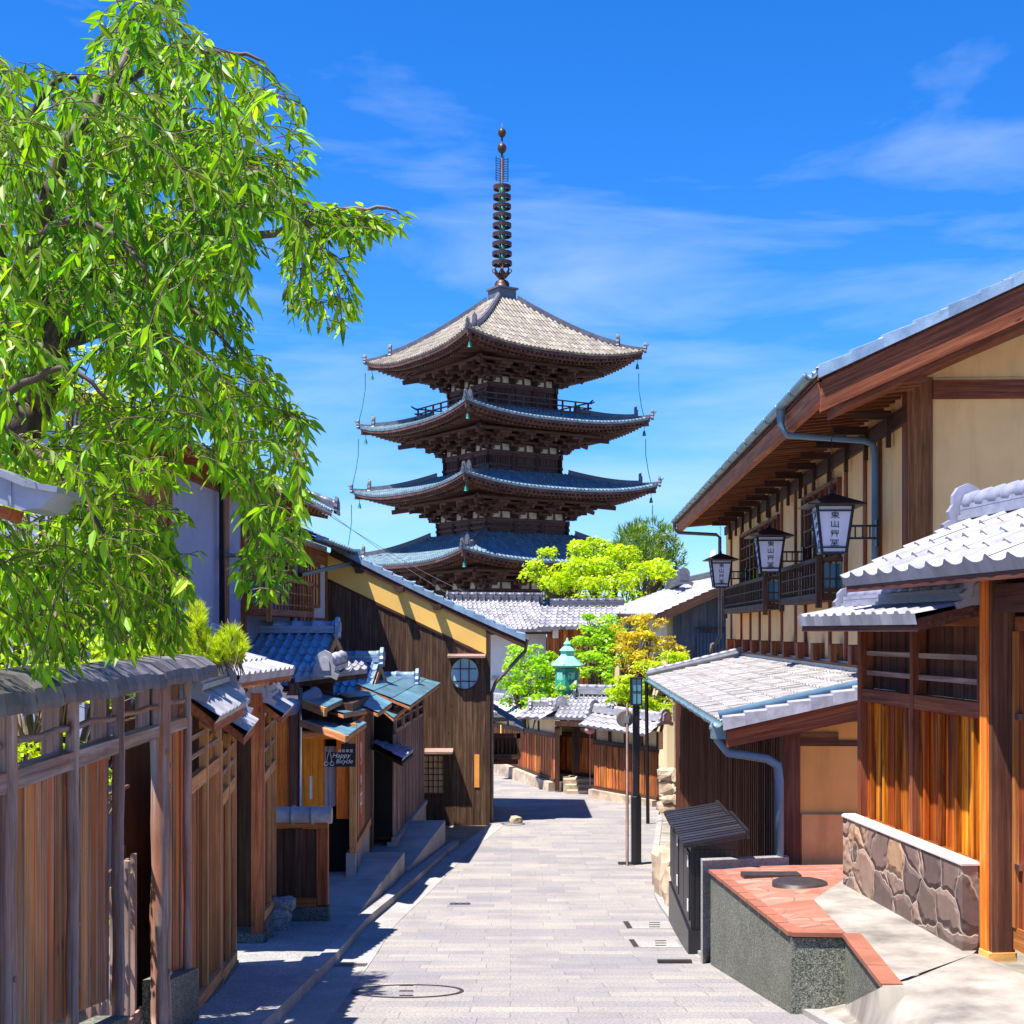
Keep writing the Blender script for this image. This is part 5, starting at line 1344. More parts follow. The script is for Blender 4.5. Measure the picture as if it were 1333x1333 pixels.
# ================================================================ FOLIAGE
def leaf(mb, p, d, n, L, w, fold=.25, droop=.0):
    """pointed leaf from p along d; n face normal"""
    s = d.cross(n)
    if s.length < 1e-4: s = d.orthogonal()
    s.normalize(); n = s.cross(d).normalized()
    m1 = p+d*L*.28-V(0, 0, droop*L*.08); m2 = p+d*L*.62-V(0, 0, droop*L*.4)
    tip = p+d*L-V(0, 0, droop*L)
    a = s*w/2; b = s*w*.40
    mb.add([p, m1+a+n*fold*w, m2+b+n*fold*w*.8, tip, m2-b+n*fold*w*.8, m1-a+n*fold*w, m1, m2], [(0, 1, 6), (0, 6, 5), (1, 2, 7, 6), (6, 7, 4, 5), (2, 3, 7), (7, 3, 4)], [p, m1, m2, tip, m2, m1, m1, m2], False)
def quadleaf(mb, p, d, n, L, w):
    s = d.cross(n)
    if s.length < 1e-4: s = d.orthogonal()
    s.normalize(); m = p+d*L*.5
    mb.add([p, m+s*w/2, p+d*L, m-s*w/2], [(0, 1, 2, 3)], [p, m, m, m], False)
def rdir(r=rnd, up=0.0):
    while True:
        v = V(r.uniform(-1, 1), r.uniform(-1, 1), r.uniform(-1, 1)+up)
        if .05 < v.length: return v.normalized()
def clump_tree(nm, label, cat, base_p, blobs, mat, L, w, dens, trunk_r=.12, flat=.55, group=None, sub=7, up=.5, style='leaf', core=True):
    """blobs: (px,py,yo,rpx) big lobes -> many small flattened clumps -> leaves"""
    t = thing(nm, label, cat, base_p, group); r = random.Random(hash(nm+label) % 9999 if False else len(label)*13+len(blobs))
    cr = MB(); br = MB()
    tops = []
    for (px, py, yo, rp) in blobs:
        c = P(px, py, yo); R = rp/1400*yo; tops.append((c, R))
        for k in range(sub):
            a = rdir(r, .25); cc = c+V(a.x*R*.8, a.y*R*.8, a.z*R*.66); rr = R*r.uniform(.32, .55)
            n = int(dens*rr*rr/(L*w)*9.0)
            for i in range(n):
                q = rdir(r, .35); rad = r.uniform(.45, 1)**.6
                p = cc+V(q.x*rr, q.y*rr, q.z*rr*flat)*rad
                nn = (q*.6+V(0, 0, up)+rdir(r)*.55).normalized()
                if style == 'needle':
                    d = (q+rdir(r)*.4+V(0, 0, .5)).normalized(); quadleaf(cr, p, d, rdir(r), L*r.uniform(.7, 1.2), w)
                else:
                    d = rdir(r); d = (d-nn*d.dot(nn)).normalized(); quadleaf(cr, p, d, nn, L*r.uniform(.6, 1.3), w*r.uniform(.8, 1.2))
            br.tube([base_p+V(0, 0, (c.z-base_p.z)*.35)+(cc-base_p)*.1, c.lerp(cc, .2)-V(0, 0, R*.4), cc], [trunk_r*.3, trunk_r*.16, trunk_r*.05], 5)
    top = max(tops, key=lambda q: q[0].z)[0]
    br.tube([base_p-V(0, 0, .2), base_p.lerp(top, .3)+V(.1, 0, 0), base_p.lerp(top, .7)-V(.05, 0, 0), top], [trunk_r, trunk_r*.8, trunk_r*.5, trunk_r*.12], 7)
    br.build('trunk', MT['trunk'], t); cr.build('crown', MT[mat], t)
    return t
clump_tree('maple_tree', 'broad yellow-green maple in front of the pagoda', 'tree', V(Xp(780, 56), 56*K, EYE-5),
    [(715, 755, 56, 36), (740, 735, 56, 40), (770, 725, 55, 32), (800, 745, 55, 42), (775, 765, 54, 46), (840, 755, 55, 38), (735, 775, 54, 34), (860, 748, 56, 22), (700, 745, 56, 18), (815, 775, 53, 34), (765, 780, 52, 36)], 'lf_bright', .22, .15, .8, .25, sub=9)
clump_tree('pine_tree', 'upright dark green pine beside the yellow-green maple', 'tree', V(Xp(845, 60), 60*K, EYE-5),
    [(825, 715, 60, 28), (850, 712, 60, 32), (868, 722, 60, 24), (812, 728, 59, 20), (838, 698, 60, 18), (862, 700, 60, 15), (878, 735, 60, 14), (842, 742, 59, 26)], 'lf_dark', .46, .07, 1.0, .22, flat=1.3, sub=8, up=.9, style='needle')
clump_tree('shrub', 'rounded bright green bush left of the copper lantern', 'shrub', V(Xp(690, 35), 35*K, G(35)),
    [(685, 860, 35.5, 30), (668, 885, 35, 22), (700, 880, 34.8, 30), (690, 905, 34.5, 30), (720, 908, 34.3, 26), (740, 905, 33.2, 20), (675, 912, 35, 22), (712, 860, 35.6, 16), (700, 922, 34, 18)], 'lf_green', .13, .09, 1.0, .09, sub=9)
clump_tree('maple_tree', 'fresh green maple right of the copper lantern', 'tree', V(Xp(775, 36), 36*K, G(36)),
    [(785, 820, 36.5, 24), (770, 845, 36, 26), (800, 835, 36.5, 22), (775, 870, 35.6, 26), (795, 860, 36, 26), (778, 890, 35, 22), (768, 812, 37, 14), (762, 825, 37, 14)], 'lf_green', .13, .09, 1.0, .09, sub=9)
clump_tree('maple_tree', 'golden orange maple beside the blue-grey house', 'tree', V(Xp(835, 35), 35*K, G(35)),
    [(822, 820, 35, 24), (845, 815, 35, 22), (832, 842, 34.6, 28), (858, 845, 35, 24), (810, 855, 34.2, 24), (880, 850, 35, 14), (838, 865, 34, 24)], 'lf_gold', .14, .055, .75, .08, flat=.4, sub=9)
clump_tree('shrub', 'lime bush spilling over the tiled wall behind the street lamp', 'shrub', V(Xp(835, 31.5), 31.5*K, G(31.5)),
    [(845, 880, 31.6, 28), (870, 868, 32, 24), (820, 900, 31.2, 26), (850, 905, 31.2, 26), (805, 915, 31, 16), (835, 925, 30.6, 22), (860, 925, 30.6, 18), (885, 860, 32.2, 14), (800, 895, 31.6, 14)], 'lf_bright', .11, .08, 1.0, .08, sub=9)
# ================================================================ LEFT: brown house with round window
DH = thing('brown_house', 'tall brown boarded house with yellow plaster band and round window', 'house', V(Xp(637, 26.7), 26.7*K, G(26.7)))
hx0, hx1 = Xp(400, 26.7), Xp(637, 26.7); hy = 26.7*K
FD = Matrix.Translation((hx0, hy, EYE)) @ Matrix.Scale(-1, 4, V(0, 1, 0))        # local y+ faces camera
Wd = hx1-hx0; rz = lambda px: (822-(719+(px-439)*.4728))/1400*26.7               # underside of roof line along px
sl_x = -.4728
def rl(x): return (822-(719+((x+hx0)/26.7*1400+666.5-439)*.4728))/1400*26.7
mb = MB(FD); mb.hexa([(0, -4, -5), (Wd-.03, -4, -5), (Wd-.03, -.03, -5), (0, -.03, -5), (0, -4, rl(0)-.2), (Wd-.03, -4, rl(Wd)-.2), (Wd-.03, -.03, rl(Wd)-.2), (0, -.03, rl(0)-.2)]); mb.build('wall', MT['house'], DH)
zb = lambda x: rl(x)-.78
mb = MB(FD); planks(mb, .42, Wd-.06, -4.95, zb, .0, .028, .17, .004, 0, .004); mb.build('boards', MT['house'], DH)
mb = MB(FD); mb.hexa([(.42, -.03, zb(.42)), (Wd-.06, -.03, zb(Wd)), (Wd-.06, .0, zb(Wd)), (.42, .0, zb(.42)), (.42, -.03, rl(.42)-.1), (Wd-.06, -.03, rl(Wd)-.1), (Wd-.06, .0, rl(Wd)-.1), (.42, .0, rl(.42)-.1)]); mb.build('plaster_band', MT['yellow'], DH)
mb = MB(FD); mb.hexa([(.42, .001, zb(.42)-.05), (Wd-.06, .001, zb(Wd)-.05), (Wd-.06, .03, zb(Wd)-.05), (.42, .03, zb(.42)-.05), (.42, .001, zb(.42)+.02), (Wd-.06, .001, zb(Wd)+.02), (Wd-.06, .03, zb(Wd)+.02), (.42, .03, zb(.42)+.02)])
mb.box(Wd-.08, Wd+.02, -.06, .04, -4.95, rl(Wd)-.1)
for q in (.22, .47, .7): x = .42+(Wd-.5)*q; mb.box(x-.09, x+.09, .002, .28, rl(x)-.26, rl(x)-.12)
mb.build('trim', MT['dark'], DH)
# catslide roof
def rlp(px): return P(px, 719+(px-439)*.4728, 26.4)
a_, b_ = rlp(428), rlp(684)
ov = .0
f = quadf(V(b_.x, hy-ov, b_.z+.10), V(b_.x, hy+4.3, b_.z+.10), V(a_.x, hy+4.3, a_.z+.12), V(a_.x, hy-ov, a_.z+.12), .06)
mb = MB(); tiles(mb, f, 15, 19, 'san', .04, .03, .03, front=.04); rf = mb.build('roof', MT['tile_blue'], DH)
mb = MB(); n = 19
for k in range(n):
    p, q = f(0, k/n), f(0, (k+1)/n)
    mb.hexa([p+V(0, -.08, -.1), p+V(0, .12, -.04), q+V(0, .12, -.04), q+V(0, -.08, -.1), p+V(0, -.08, .08), p+V(0, .12, .11), q+V(0, .12, .05), q+V(0, -.08, .02)])
mb.build('verge_tiles', MT['tile_blue'], rf)
mb = MB(); mb.beam(f(0, 0)+V(0, -.02, -.18), f(0, 1)+V(0, -.02, -.18), .07, .2); mb.slab([f(0, 0)+V(0, 0, -.1), f(1, 0)+V(0, 0, -.1), f(1, 1)+V(0, 0, -.1), f(0, 1)+V(0, 0, -.1)], .06); mb.build('bargeboard', MT['dark'], rf)
mb = MB(); p = f(0, 0); 
for k in range(14): q = f(k/16, 0); q2 = f(k/16, .12); mb.beam(q-V(0, 0, .2), q2-V(0, 0, .2), .06, .08)
mb.build('rafters', MT['dark'], rf)
mb = MB(); gutter(mb, f(0, 0)+V(.05, 0, -.02), f(1, 0)+V(.05, 0, -.02), .06); mb.build('gutter', MT['pipe'], rf)
mb = MB(); c = f(.06, 0); zz1 = (822-890)/1400*26.4
mb.tube([c+V(.05, 0, -.05), c+V(.0, 0, -.35), V(hx1+.15, hy+.1, EYE+zz1), V(hx1+.06, hy+.1, EYE+zz1-.25), V(hx1+.06, hy+.1, EYE-4.8)], .045, 8); mb.build('downpipe', MT['pipe'], DH)
# round window
def dpx(px, py, y=0): p = P(px, py, 26.7); return V(p.x-hx0, y, p.z-EYE)
cw = dpx(605, 877); R = 18/1400*26.7
mb = MB(FD); n = 40; vs = []
for rr, yy in ((R, .001), (R, .05), (R*1.07, .05), (R*1.07, .001)):
    for k in range(n): t = 2*math.pi*k/n; vs.append((cw.x+math.cos(t)*rr, yy, cw.z+math.sin(t)*rr*1.1))
mb.add(vs, [(q*n+k, q*n+(k+1) % n, (q+1)*n+(k+1) % n, (q+1)*n+k) for q in range(3) for k in range(n)])
for dx in (-.3, .32): mb.box(cw.x+dx*R-.012, cw.x+dx*R+.012, .012, .03, cw.z-R*1.0, cw.z+R*1.0)
for dz in (-.55, .35): mb.box(cw.x-R*.85, cw.x+R*.85, .013, .028, cw.z+dz*R-.012, cw.z+dz*R+.012)
rw = mb.build('round_window', MT['dark'], DH)
mb = MB(FD); vs = [(cw.x+math.cos(2*math.pi*k/n)*R*1.03, .011, cw.z+math.sin(2*math.pi*k/n)*R*1.12) for k in range(n)]+[(cw.x+math.cos(2*math.pi*k/n)*R*1.03, .003, cw.z+math.sin(2*math.pi*k/n)*R*1.12) for k in range(n)]
mb.add(vs, [tuple(range(n)), tuple(reversed(range(n, 2*n)))]); mb.build('pane', MT['roundglass'], rw)
a, b = dpx(583, 852), dpx(632, 852); mb = MB(FD); mb.hexa([(a.x, .001, a.z-.03), (b.x, .001, a.z-.03), (b.x, .26, a.z-.08), (a.x, .26, a.z-.08), (a.x, .001, a.z+.02), (b.x, .001, a.z+.02), (b.x, .26, a.z-.03), (a.x, .26, a.z-.03)]); mb.build('window_hood', MT['grey'], DH)
a, b = dpx(552, 1032), dpx(577, 984)
lattice_window(FD, a.x, b.x, a.z, b.z, .0, 4, 6, DH, 'shoji', .016, .045, 'house')
a, b = dpx(548, 975), dpx(590, 975); mb = MB(FD); mb.hexa([(a.x, .001, a.z-.03), (b.x, .001, a.z-.03), (b.x, .32, a.z-.10), (a.x, .32, a.z-.10), (a.x, .001, a.z+.02), (b.x, .001, a.z+.02), (b.x, .32, a.z-.05), (a.x, .32, a.z-.05)]); mb.build('window_hood', MT['grey'], DH)
a, b = dpx(617.5, 1025), dpx(624, 982); mb = MB(FD); mb.box(a.x, b.x, .001, .012, a.z, b.z); mb.build('light_slot', MT['slot'], DH)
# side porch roof on the right flank
mb = MB(); p0 = P(636, 922, 27.3); p1 = P(680, 948, 27.3)
f2 = quadf(V(p1.x, 26.9*K, p1.z), V(p1.x, 28.8*K, p1.z), V(p0.x, 28.8*K, p0.z+.05), V(p0.x, 26.9*K, p0.z+.05)); tiles(mb, f2, 15, 4, 'hon', .03, .02, .02)
pr = mb.build('side_porch', MT['ridge_d'], DH)
mb = MB(); y_ = 26.95*K
mb.box(hx1+.03, p1.x-.05, y_, y_+.08, p1.z-.22, p1.z-.1); mb.box(hx1+.03, p1.x-.05, y_, y_+.08, p1.z-.75, p1.z-.62); mb.box(p1.x-.15, p1.x-.05, y_, y_+.08, p1.z-.62, p1.z-.1)
mb.box(hx1+.03, p1.x-.1, y_+.3, y_+.35, p1.z-.9, p1.z-.2)
mb.beam((hx1+.03, y_+.2, p1.z-.85), (p1.x-.05, y_+.2, p1.z-.62), .3, .06)
for k in range(6): x = hx1+.1+k*.1; mb.box(x, x+.03, y_+.02, y_+.06, p1.z-.62, p1.z-.22)
mb.build('lattice_box', MT['dark'], pr)
# ---- front part along the street with eave and window
AL = -6.06; FL0 = V(AL+.0546*14, 14*K, 0); FL = frame((FL0.x, FL0.y, EYE), UX) @ Matrix.Scale(-1, 4, V(0, 1, 0))   # local y+ : towards street (right)
def lpx(px, a=AL): return (1400*a/(px-743)-14)*K
x0, x1 = lpx(388), lpx(424)
mb = MB(FL); mb.box(x0, x1+.2, -3, 0, -3, 2.1); mb.build('front_wall', MT['white'], DH)
mb = MB(FL); mb.box(x0-.02, x0+.4, .001, .06, -2, 2.0); mb.box(x1-.1, x1, .001, .05, -1, 1.9); mb.box(x0+.4, x1-.1, .001, .05, 1.62, 1.95)
for k in range(5): mb.box(x0+.5+k*.3, x0+.6+k*.3, .051, .06, 1.63, 1.94)
mb.build('front_posts', MT['cedar'], DH)
lattice_window(FL, lpx(394), lpx(413), .62, 1.55, .0, 5, 2, DH, 'shoji', .035, .06, 'cedar')
mb = MB(FL); mb.box(lpx(392), lpx(415), .1, .16, .2, .32)
for k in range(9): x = lpx(392)+(lpx(415)-lpx(392))*k/8; mb.box(x-.02, x+.02, .1, .15, -.2, .2)
mb.build('window_rail', MT['cedar'], DH)
f = quadf(FL@V(x0-1.2, .62, 2.02), FL@V(x1+.45, .62, 2.02), FL@V(x1+.45, -5, 4.4), FL@V(x0-1.2, -5, 4.4))
mb = MB(); tiles(mb, f, 14, 16, 'san', .04, .03, .03); mb.build('front_roof', MT['tile_blue'], DH)
mb = MB(FL); mb.hexa([(x0-1.2, .6, 1.9), (x1+.4, .6, 1.9), (x1+.4, -3, 3.4), (x0-1.2, -3, 3.4), (x0-1.2, .6, 1.98), (x1+.4, .6, 1.98), (x1+.4, -3, 3.5), (x0-1.2, -3, 3.5)]); mb.build('front_soffit', MT['dark'], DH)
mb = MB(FL); gutter(mb, (x0-1.2, .70, 2.0), (x1+.5, .70, 2.0), .06); mb.box(x1+.2, x1+.5, .6, .8, 1.68, 2.05); mb.build('front_gutter', MT['pipeblue'], DH)
mb = MB(FL); mb.beam((x1+.3, .7, 1.72), (x0-.2, .1, 1.25), .08, .08); mb.build('drain_arm', MT['black'], DH)

# ================================================================ LEFT: grey-blue plaster house with balcony
LH = thing('balcony_house', 'grey-blue plaster house with red-brown posts and latticed balcony behind the cherry tree', 'house', V(FL0.x, FL0.y, G(14)))
e0_, e1_ = lpx(110), lpx(386)
mb = MB(FL); mb.box(e0_, e1_, -6, 0, -4, 2.7); mb.build('wall', MT['bluewall'], LH)
mb = MB(FL)
for px, w in ((160, .12), (217, .07), (290, .2), (315, .1), (379, .12)): s_ = lpx(px); mb.box(s_-w, s_+w, .001, .07, -1.5, 2.7)
mb.box(e0_, e1_, .001, .05, 2.4, 2.7)
mb.build('posts', MT['redbeam'], LH)
mb = MB(FL); planks(mb, lpx(140), lpx(215), .1, 2.4, .03, .028, .2); mb.build('shutter_boards', MT['cedar'], LH)
balcony(FL, lpx(318), lpx(378), .5, .30, 1.05, LH, 14, mat='cedar')
lattice_window(FL, lpx(322), lpx(374), 1.1, 2.2, .0, 8, 3, LH, 'glassd', .03, .06, 'cedar')
f = quadf(FL@V(e0_-.3, .75, 2.66), FL@V(e1_+.3, .75, 2.66), FL@V(e1_+.3, -5, 4.9), FL@V(e0_-.3, -5, 4.9))
mb = MB(); tiles(mb, f, 52, 16, 'san', .04, .03, .03, front=.06); rf = mb.build('roof', MT['tile_blue'], LH)
mb = MB(FL); mb.hexa([(e0_-.3, .73, 2.56), (e1_+.3, .73, 2.56), (e1_+.3, -5, 4.78), (e0_-.3, -5, 4.78), (e0_-.3, .73, 2.62), (e1_+.3, .73, 2.62), (e1_+.3, -5, 4.84), (e0_-.3, -5, 4.84)])
for k in range(36): s_ = e0_+(e1_-e0_)*k/35; mb.beam((s_, .7, 2.52), (s_, 0, 2.66), .06, .08)
mb.build('rafters', MT['cedar'], rf)
mb = MB(FL); ridge(mb, (e1_+.3, .8, 2.72), (e1_+.3, -5, 4.98), .2, .12, .07, 2, .3, True, (True, False)); mb.build('verge_roll', MT['ridge_d'], rf)
mb = MB(FL); mb.tube([(lpx(280), .12, 2.6), (lpx(280), .12, -1.5)], .05, 8); mb.tube([(lpx(280), .12, 1.3), (lpx(305), .2, 1.36)], .04, 6); mb.build('downpipe', MT['black'], LH)

# ================================================================ LEFT: near cedar fence with shingle cap
f0 = V(Xp(0, 4.75), 4.75*K, 0); f1 = V(Xp(243, 8.0), 8.0*K, 0); dF = (f1-f0)
ext = 2.6
FF = frame((f1.x, f1.y, EYE), dF) @ Matrix.Scale(-1, 4, V(0, 1, 0))     # x=0 at far end post, negative towards camera; y+ : street
LF = dF.length+ext
def fpx(px):      # distance along the fence for an image column
    lo, hi = -LF, 1.0
    for _ in range(50):
        m = (lo+hi)/2; p = FF@V(m, 0, 0); x = p.x/(p.y/K)*1400+666.5
        if x < px: lo = m
        else: hi = m
    return lo
def fz(py, x): p = FF@V(x, 0, 0); return -(py-822)/1400*(p.y/K)
CF = thing('cedar_fence', 'weathered cedar board fence with knotty posts and shingle cap in the left foreground', 'fence', V(f1.x, f1.y, G(8)))
capz = lambda x: -.24+(x+0)*-.008
railz = lambda x: -.66
segs = [(-LF, fpx(10)-.0), (fpx(10), fpx(83)), (fpx(90), fpx(145)), (fpx(205), 0)]
botz = lambda x: -2.50-.02*0+(0 if x > -.5 else 0)-(-x)*-.10
botz = lambda x: min(-2.38, -2.5+(-x)*.14) if x > -LF else -2
botz = lambda x: -2.5+(-x)*.16
mb = MB(FF); planks(mb, -LF, fpx(147), botz, railz, -.02, .025, .16, .003, 0, .005); mb.build('boards', MT['fence'], CF)
mb = MB(FF); planks(mb, fpx(208), -.02, botz, railz, -.02, .025, .13, .003); mb.build('boards', MT['fence'], CF)
mb = MB(FF)
xg0, xg1 = fpx(147), fpx(205)
mb.box(-LF, xg0, -.06, .045, railz(0)-.05, railz(0)+.04); mb.box(xg0, 0, -.05, .04, railz(0)-.045, railz(0)+.035); mb.build('rail', MT['post'], CF)
mb = MB(FF)
for z, ph in ((-.36, 0), (-.50, 1)):
    pts = [(-LF+(LF)*k/30, .005+.01*math.sin(k*1.3+ph), z+.008*math.sin(k*2.1+ph)) for k in range(31)]
    mb.tube(pts, .018, 7)
mb.build('lattice_poles', MT['post'], CF)
def knotty(mb, x, y, z0, z1, r, seed):
    rr = random.Random(seed); n = 26; pts = []; R = []
    for k in range(n+1):
        z = z0+(z1-z0)*k/n; pts.append((x+.005*math.sin(k*.35+seed), y+.004*math.cos(k*.43+seed), z)); R.append(r*(1+.05*math.sin(k*.9+seed)+rr.uniform(-.03, .03)))
    mb.tube(pts, R, 14)
    for k in range(int((z1-z0)*3.2)):
        z = rr.uniform(z0+.1, z1-.1); t = rr.uniform(-.6, 2.2); c = V(x+math.cos(t)*r*.95, y+math.sin(t)*r*.95, z)
        mb.sphere(c, r*.24, 1, 1, 1.5, 8, 6); d = V(math.cos(t), math.sin(t), 0); mb.tube([c+d*r*.15, c+d*r*.3], [r*.12, r*.09], 7)
for i, (px, r) in enumerate(((-70, .06), (0, .045), (87, .034), (147, .036), (203, .066), (238, .03))):
    x = fpx(px); mb = MB(FF); knotty(mb, x, .03, botz(x)-.3, -.27, r, i*3+1)
    mb.box(x-r*1.05, x+r*1.05, -.12, -.03, railz(0), -.25)
    mb.build('post', MT['post'], CF)
mb = MB(FF); n = 34
for k in range(n):
    a = -LF+(LF+.12)*k/n; b = -LF+(LF+.12)*(k+1)/n-.006; z = -.25+.006*math.sin(k); j = rnd.uniform(-.008, .008)
    pts = [(-.26, -.055), (-.24, .0), (-.13, .06), (0, .08), (.11, .06), (.20, .0), (.215, -.055)]
    for (p, q) in zip(pts, pts[1:]):
        mb.hexa([(a, p[0], z+p[1]+j-.035), (b, p[0], z+p[1]+j-.035), (b, q[0], z+q[1]+j-.035), (a, q[0], z+q[1]+j-.035), (a, p[0], z+p[1]+j), (b, p[0], z+p[1]+j), (b, q[0], z+q[1]+j), (a, q[0], z+q[1]+j)])
mb.build('shingle_cap', MT['log'], CF)
mb = MB(FF)
mb.hexa([(fpx(205), -.1, -4.2), (.0, -.1, -4.2), (.0, .09, -4.2), (fpx(205), .09, -4.2), (fpx(205), -.1, botz(fpx(205))-.001), (0, -.1, -2.5), (0, .09, -2.5), (fpx(205), .09, botz(fpx(205))-.001)])
mb.hexa([(-LF, -.1, -4.2), (fpx(147), -.1, -4.2), (fpx(147), .09, -4.2), (-LF, .09, -4.2), (-LF, -.1, botz(-LF)-.1), (fpx(147), -.1, botz(xg0)-.1), (fpx(147), .09, botz(xg0)-.1), (-LF, .09, botz(-LF)-.1)])
mb.build('granite_base', MT['granite'], CF)
# inner bamboo wicket in the gap
mb = MB(FF); p_ = FF
for k in range(7):
    x = xg0+.04+(xg1-xg0-.1)*k/6; mb.box(x-.028, x+.028, -.16, -.13, -3.2, -1.75+rnd.uniform(-.05, .05)+k*.05)
for z in (-1.05, -1.55, -2.1): mb.tube([(xg0-.1, -.22, z), (xg1+.1, -.22, z)], .014, 6)
mb.box(xg0, xg1, -.12, -.1, -2.6, -2.52)
single(mb, 'wicket_fence', MT['grey'], 'pale picket wicket seen through the gap in the cedar fence', 'fence')
mb = MB(FF); planks(mb, xg0-.9, xg1+1.6, -3.4, -1.0, -1.0, .02, .05, .012); single(mb, 'bamboo_screen', MT['dark'], 'dark brushwood screen inside the garden behind the fence gap', 'fence')

# ================================================================ LEFT: brown gate walls in steps
def wframe(px0, yo0, px1, yo1):
    p = V(Xp(px0, yo0), yo0*K, 0); q = V(Xp(px1, yo1), yo1*K, 0)
    return frame((p.x, p.y, EYE), q-p) @ Matrix.Scale(-1, 4, V(0, 1, 0)), (q-p).length, p
def brown_bay(nm, label, px0, yo0, px1, yo1, zrail, ztop, zbot0, zbot1, zg, roof, nplank=.09):
    M, L, p = wframe(px0, yo0, px1, yo1)
    t = thing(nm, label, 'gate', V(p.x, p.y, EYE+zg))
    bz = lambda x: zbot0+(zbot1-zbot0)*x/L
    mb = MB(M); planks(mb, .05, L-.05, bz, zrail-.12, -.02, .02, nplank, .008, .0, .008); mb.build('boards', MT['cedar'], t)
    mb = MB(M)
    for x in (.03, L*.52, L-.03): mb.box(x-.035, x+.035, -.04, .03, bz(x), ztop)
    mb.box(.066, L*.52-.036, -.035, .022, zrail-.12, zrail+.0); mb.box(L*.52+.036, L-.066, -.035, .022, zrail-.12, zrail+.0)
    mb.hexa([(0, -.05, bz(0)-.1), (L, -.05, bz(L)-.1), (L, .04, bz(L)-.1), (0, .04, bz(0)-.1), (0, -.05, bz(0)), (L, -.05, bz(L)), (L, .04, bz(L)), (0, .04, bz(0))])
    mb.build('frame', MT['cedar_l'], t)
    mb = MB(M)
    k = 2
    for i in range(k): z = zrail+(ztop-zrail)*(i+1)/(k+1); mb.box(0, L, -.015, .01, z-.02, z+.02)
    mb.build('slats', MT['grey'], t)
    mb = MB(M); mb.hexa([(0, -.1, zg-1), (L, -.1, zg-1), (L, .055, zg-1), (0, .055, zg-1), (0, -.1, bz(0)-.101), (L, -.1, bz(L)-.101), (L, .055, bz(L)-.101), (0, .055, bz(0)-.101)]); mb.build('granite_base', MT['granite'], t)
    mb = MB(M); mb.box(0, L, -.5, -.45, -3.4, ztop); mb.build('back_boards', MT['dark'], t)
    if roof:
        hw, zr_, ze, a, b, nu = roof
        gate_roof(M, a, b, hw, ze, -.03, zr_, nu, 1, 'tile', t, 'hon', .03, True, 'roof', True, .06, .14, 'cedar', .8, (True, True), front=.06)
    return t, M, L
brown_bay('cedar_gate_bay', 'nearest brown slatted gate bay with small ribbed tile roof', 243, 8.15, 284, 9.75, -1.13, -.68, -2.85, -3.05, -3.2, (.24, -.46, -.66, -.05, 2.35, 9))
brown_bay('cedar_gate_bay', 'second brown slatted gate bay, one step lower, with a little tile cap', 285, 9.8, 304, 11.2, -1.50, -1.0, -3.10, -3.32, -3.5, (.22, -.80, -.97, .5, 2.15, 6))
brown_bay('cedar_gate_bay', 'brown slatted bay beyond the dark recess, under the arched end tile', 341, 13.1, 357, 14.75, -1.75, -.95, -3.42, -3.62, -3.95, (.26, -.82, -1.02, -.05, 1.9, 7))
mb = MB(); a, b = P(327, 0, 13), P(341, 0, 13)
mb.box(a.x, b.x, 13*K, 13*K+.14, EYE-3.65, EYE-.75); mb.box(a.x-.9, a.x-.001, 13*K+.5, 13*K+.55, EYE-3.65, EYE-.6)
t = thing('cedar_pier', 'plain brown board pier facing the street right of the dark recess', 'post', V(a.x, 13*K, G(13)))
mb.build('boards', MT['cedar'], t)
mb = MB(); mb.box(a.x-1.0, b.x+.02, 13*K-.02, 13*K+.7, G(13)-.3, EYE-3.651); mb.build('granite_base', MT['granite'], t)
# recess door and gate roof
mb = MB(); a, b = P(296, 0, 12.6), P(328, 0, 12.6); t = thing('recessed_gate', 'dark recessed gate doorway with ribbed tile roof on cedar rafters', 'gate', V(a.x, a.y, G(12.6)))
planks(MBx := MB(Matrix.Translation((P(288, 0, 13.3).x, 13.3*K, EYE)) @ Matrix.Scale(-1, 4, V(0, 1, 0))), 0, .42, -3.7, -.9, 0, .04, .2); MBx.build('door', MT['dark'], t)
M, L, p = wframe(300, 11.6, 352, 14.6); M = M @ Matrix.Translation((0, 0, 0))
FRG = frame((-2.98, 11.7*K, EYE), UX) @ Matrix.Scale(-1, 4, V(0, 1, 0))
gate_roof(FRG, 0, 3.0, 0.02, -.50, -1.05, -.16, 11, 3, 'tile', t, 'hon', .035, True, 'roof', True, .07, .16, 'cedar', .8, (True, True), front=.07)
mb = MB(FRG)
for k in range(12): s_ = .1+k*2.8/11; mb.beam((s_, -.02, -.62), (s_, -1.0, -.32), .045, .06)
mb.box(0, 3, -1.1, -1.0, -.8, -.4); mb.build('rafters', MT['cedar_l'], t)
mb = MB(); c = P(332, 922, 13.2); mb.sphere(c, .16); mb.tube([c, c+V(-.5, .3, .02)], .11, 12); mb.sphere(P(376, 0, 16.5)*1+V(0, 0, 0)-V(0, 0, 0), .001); mb.build('end_ball', MT['ridge'], t)

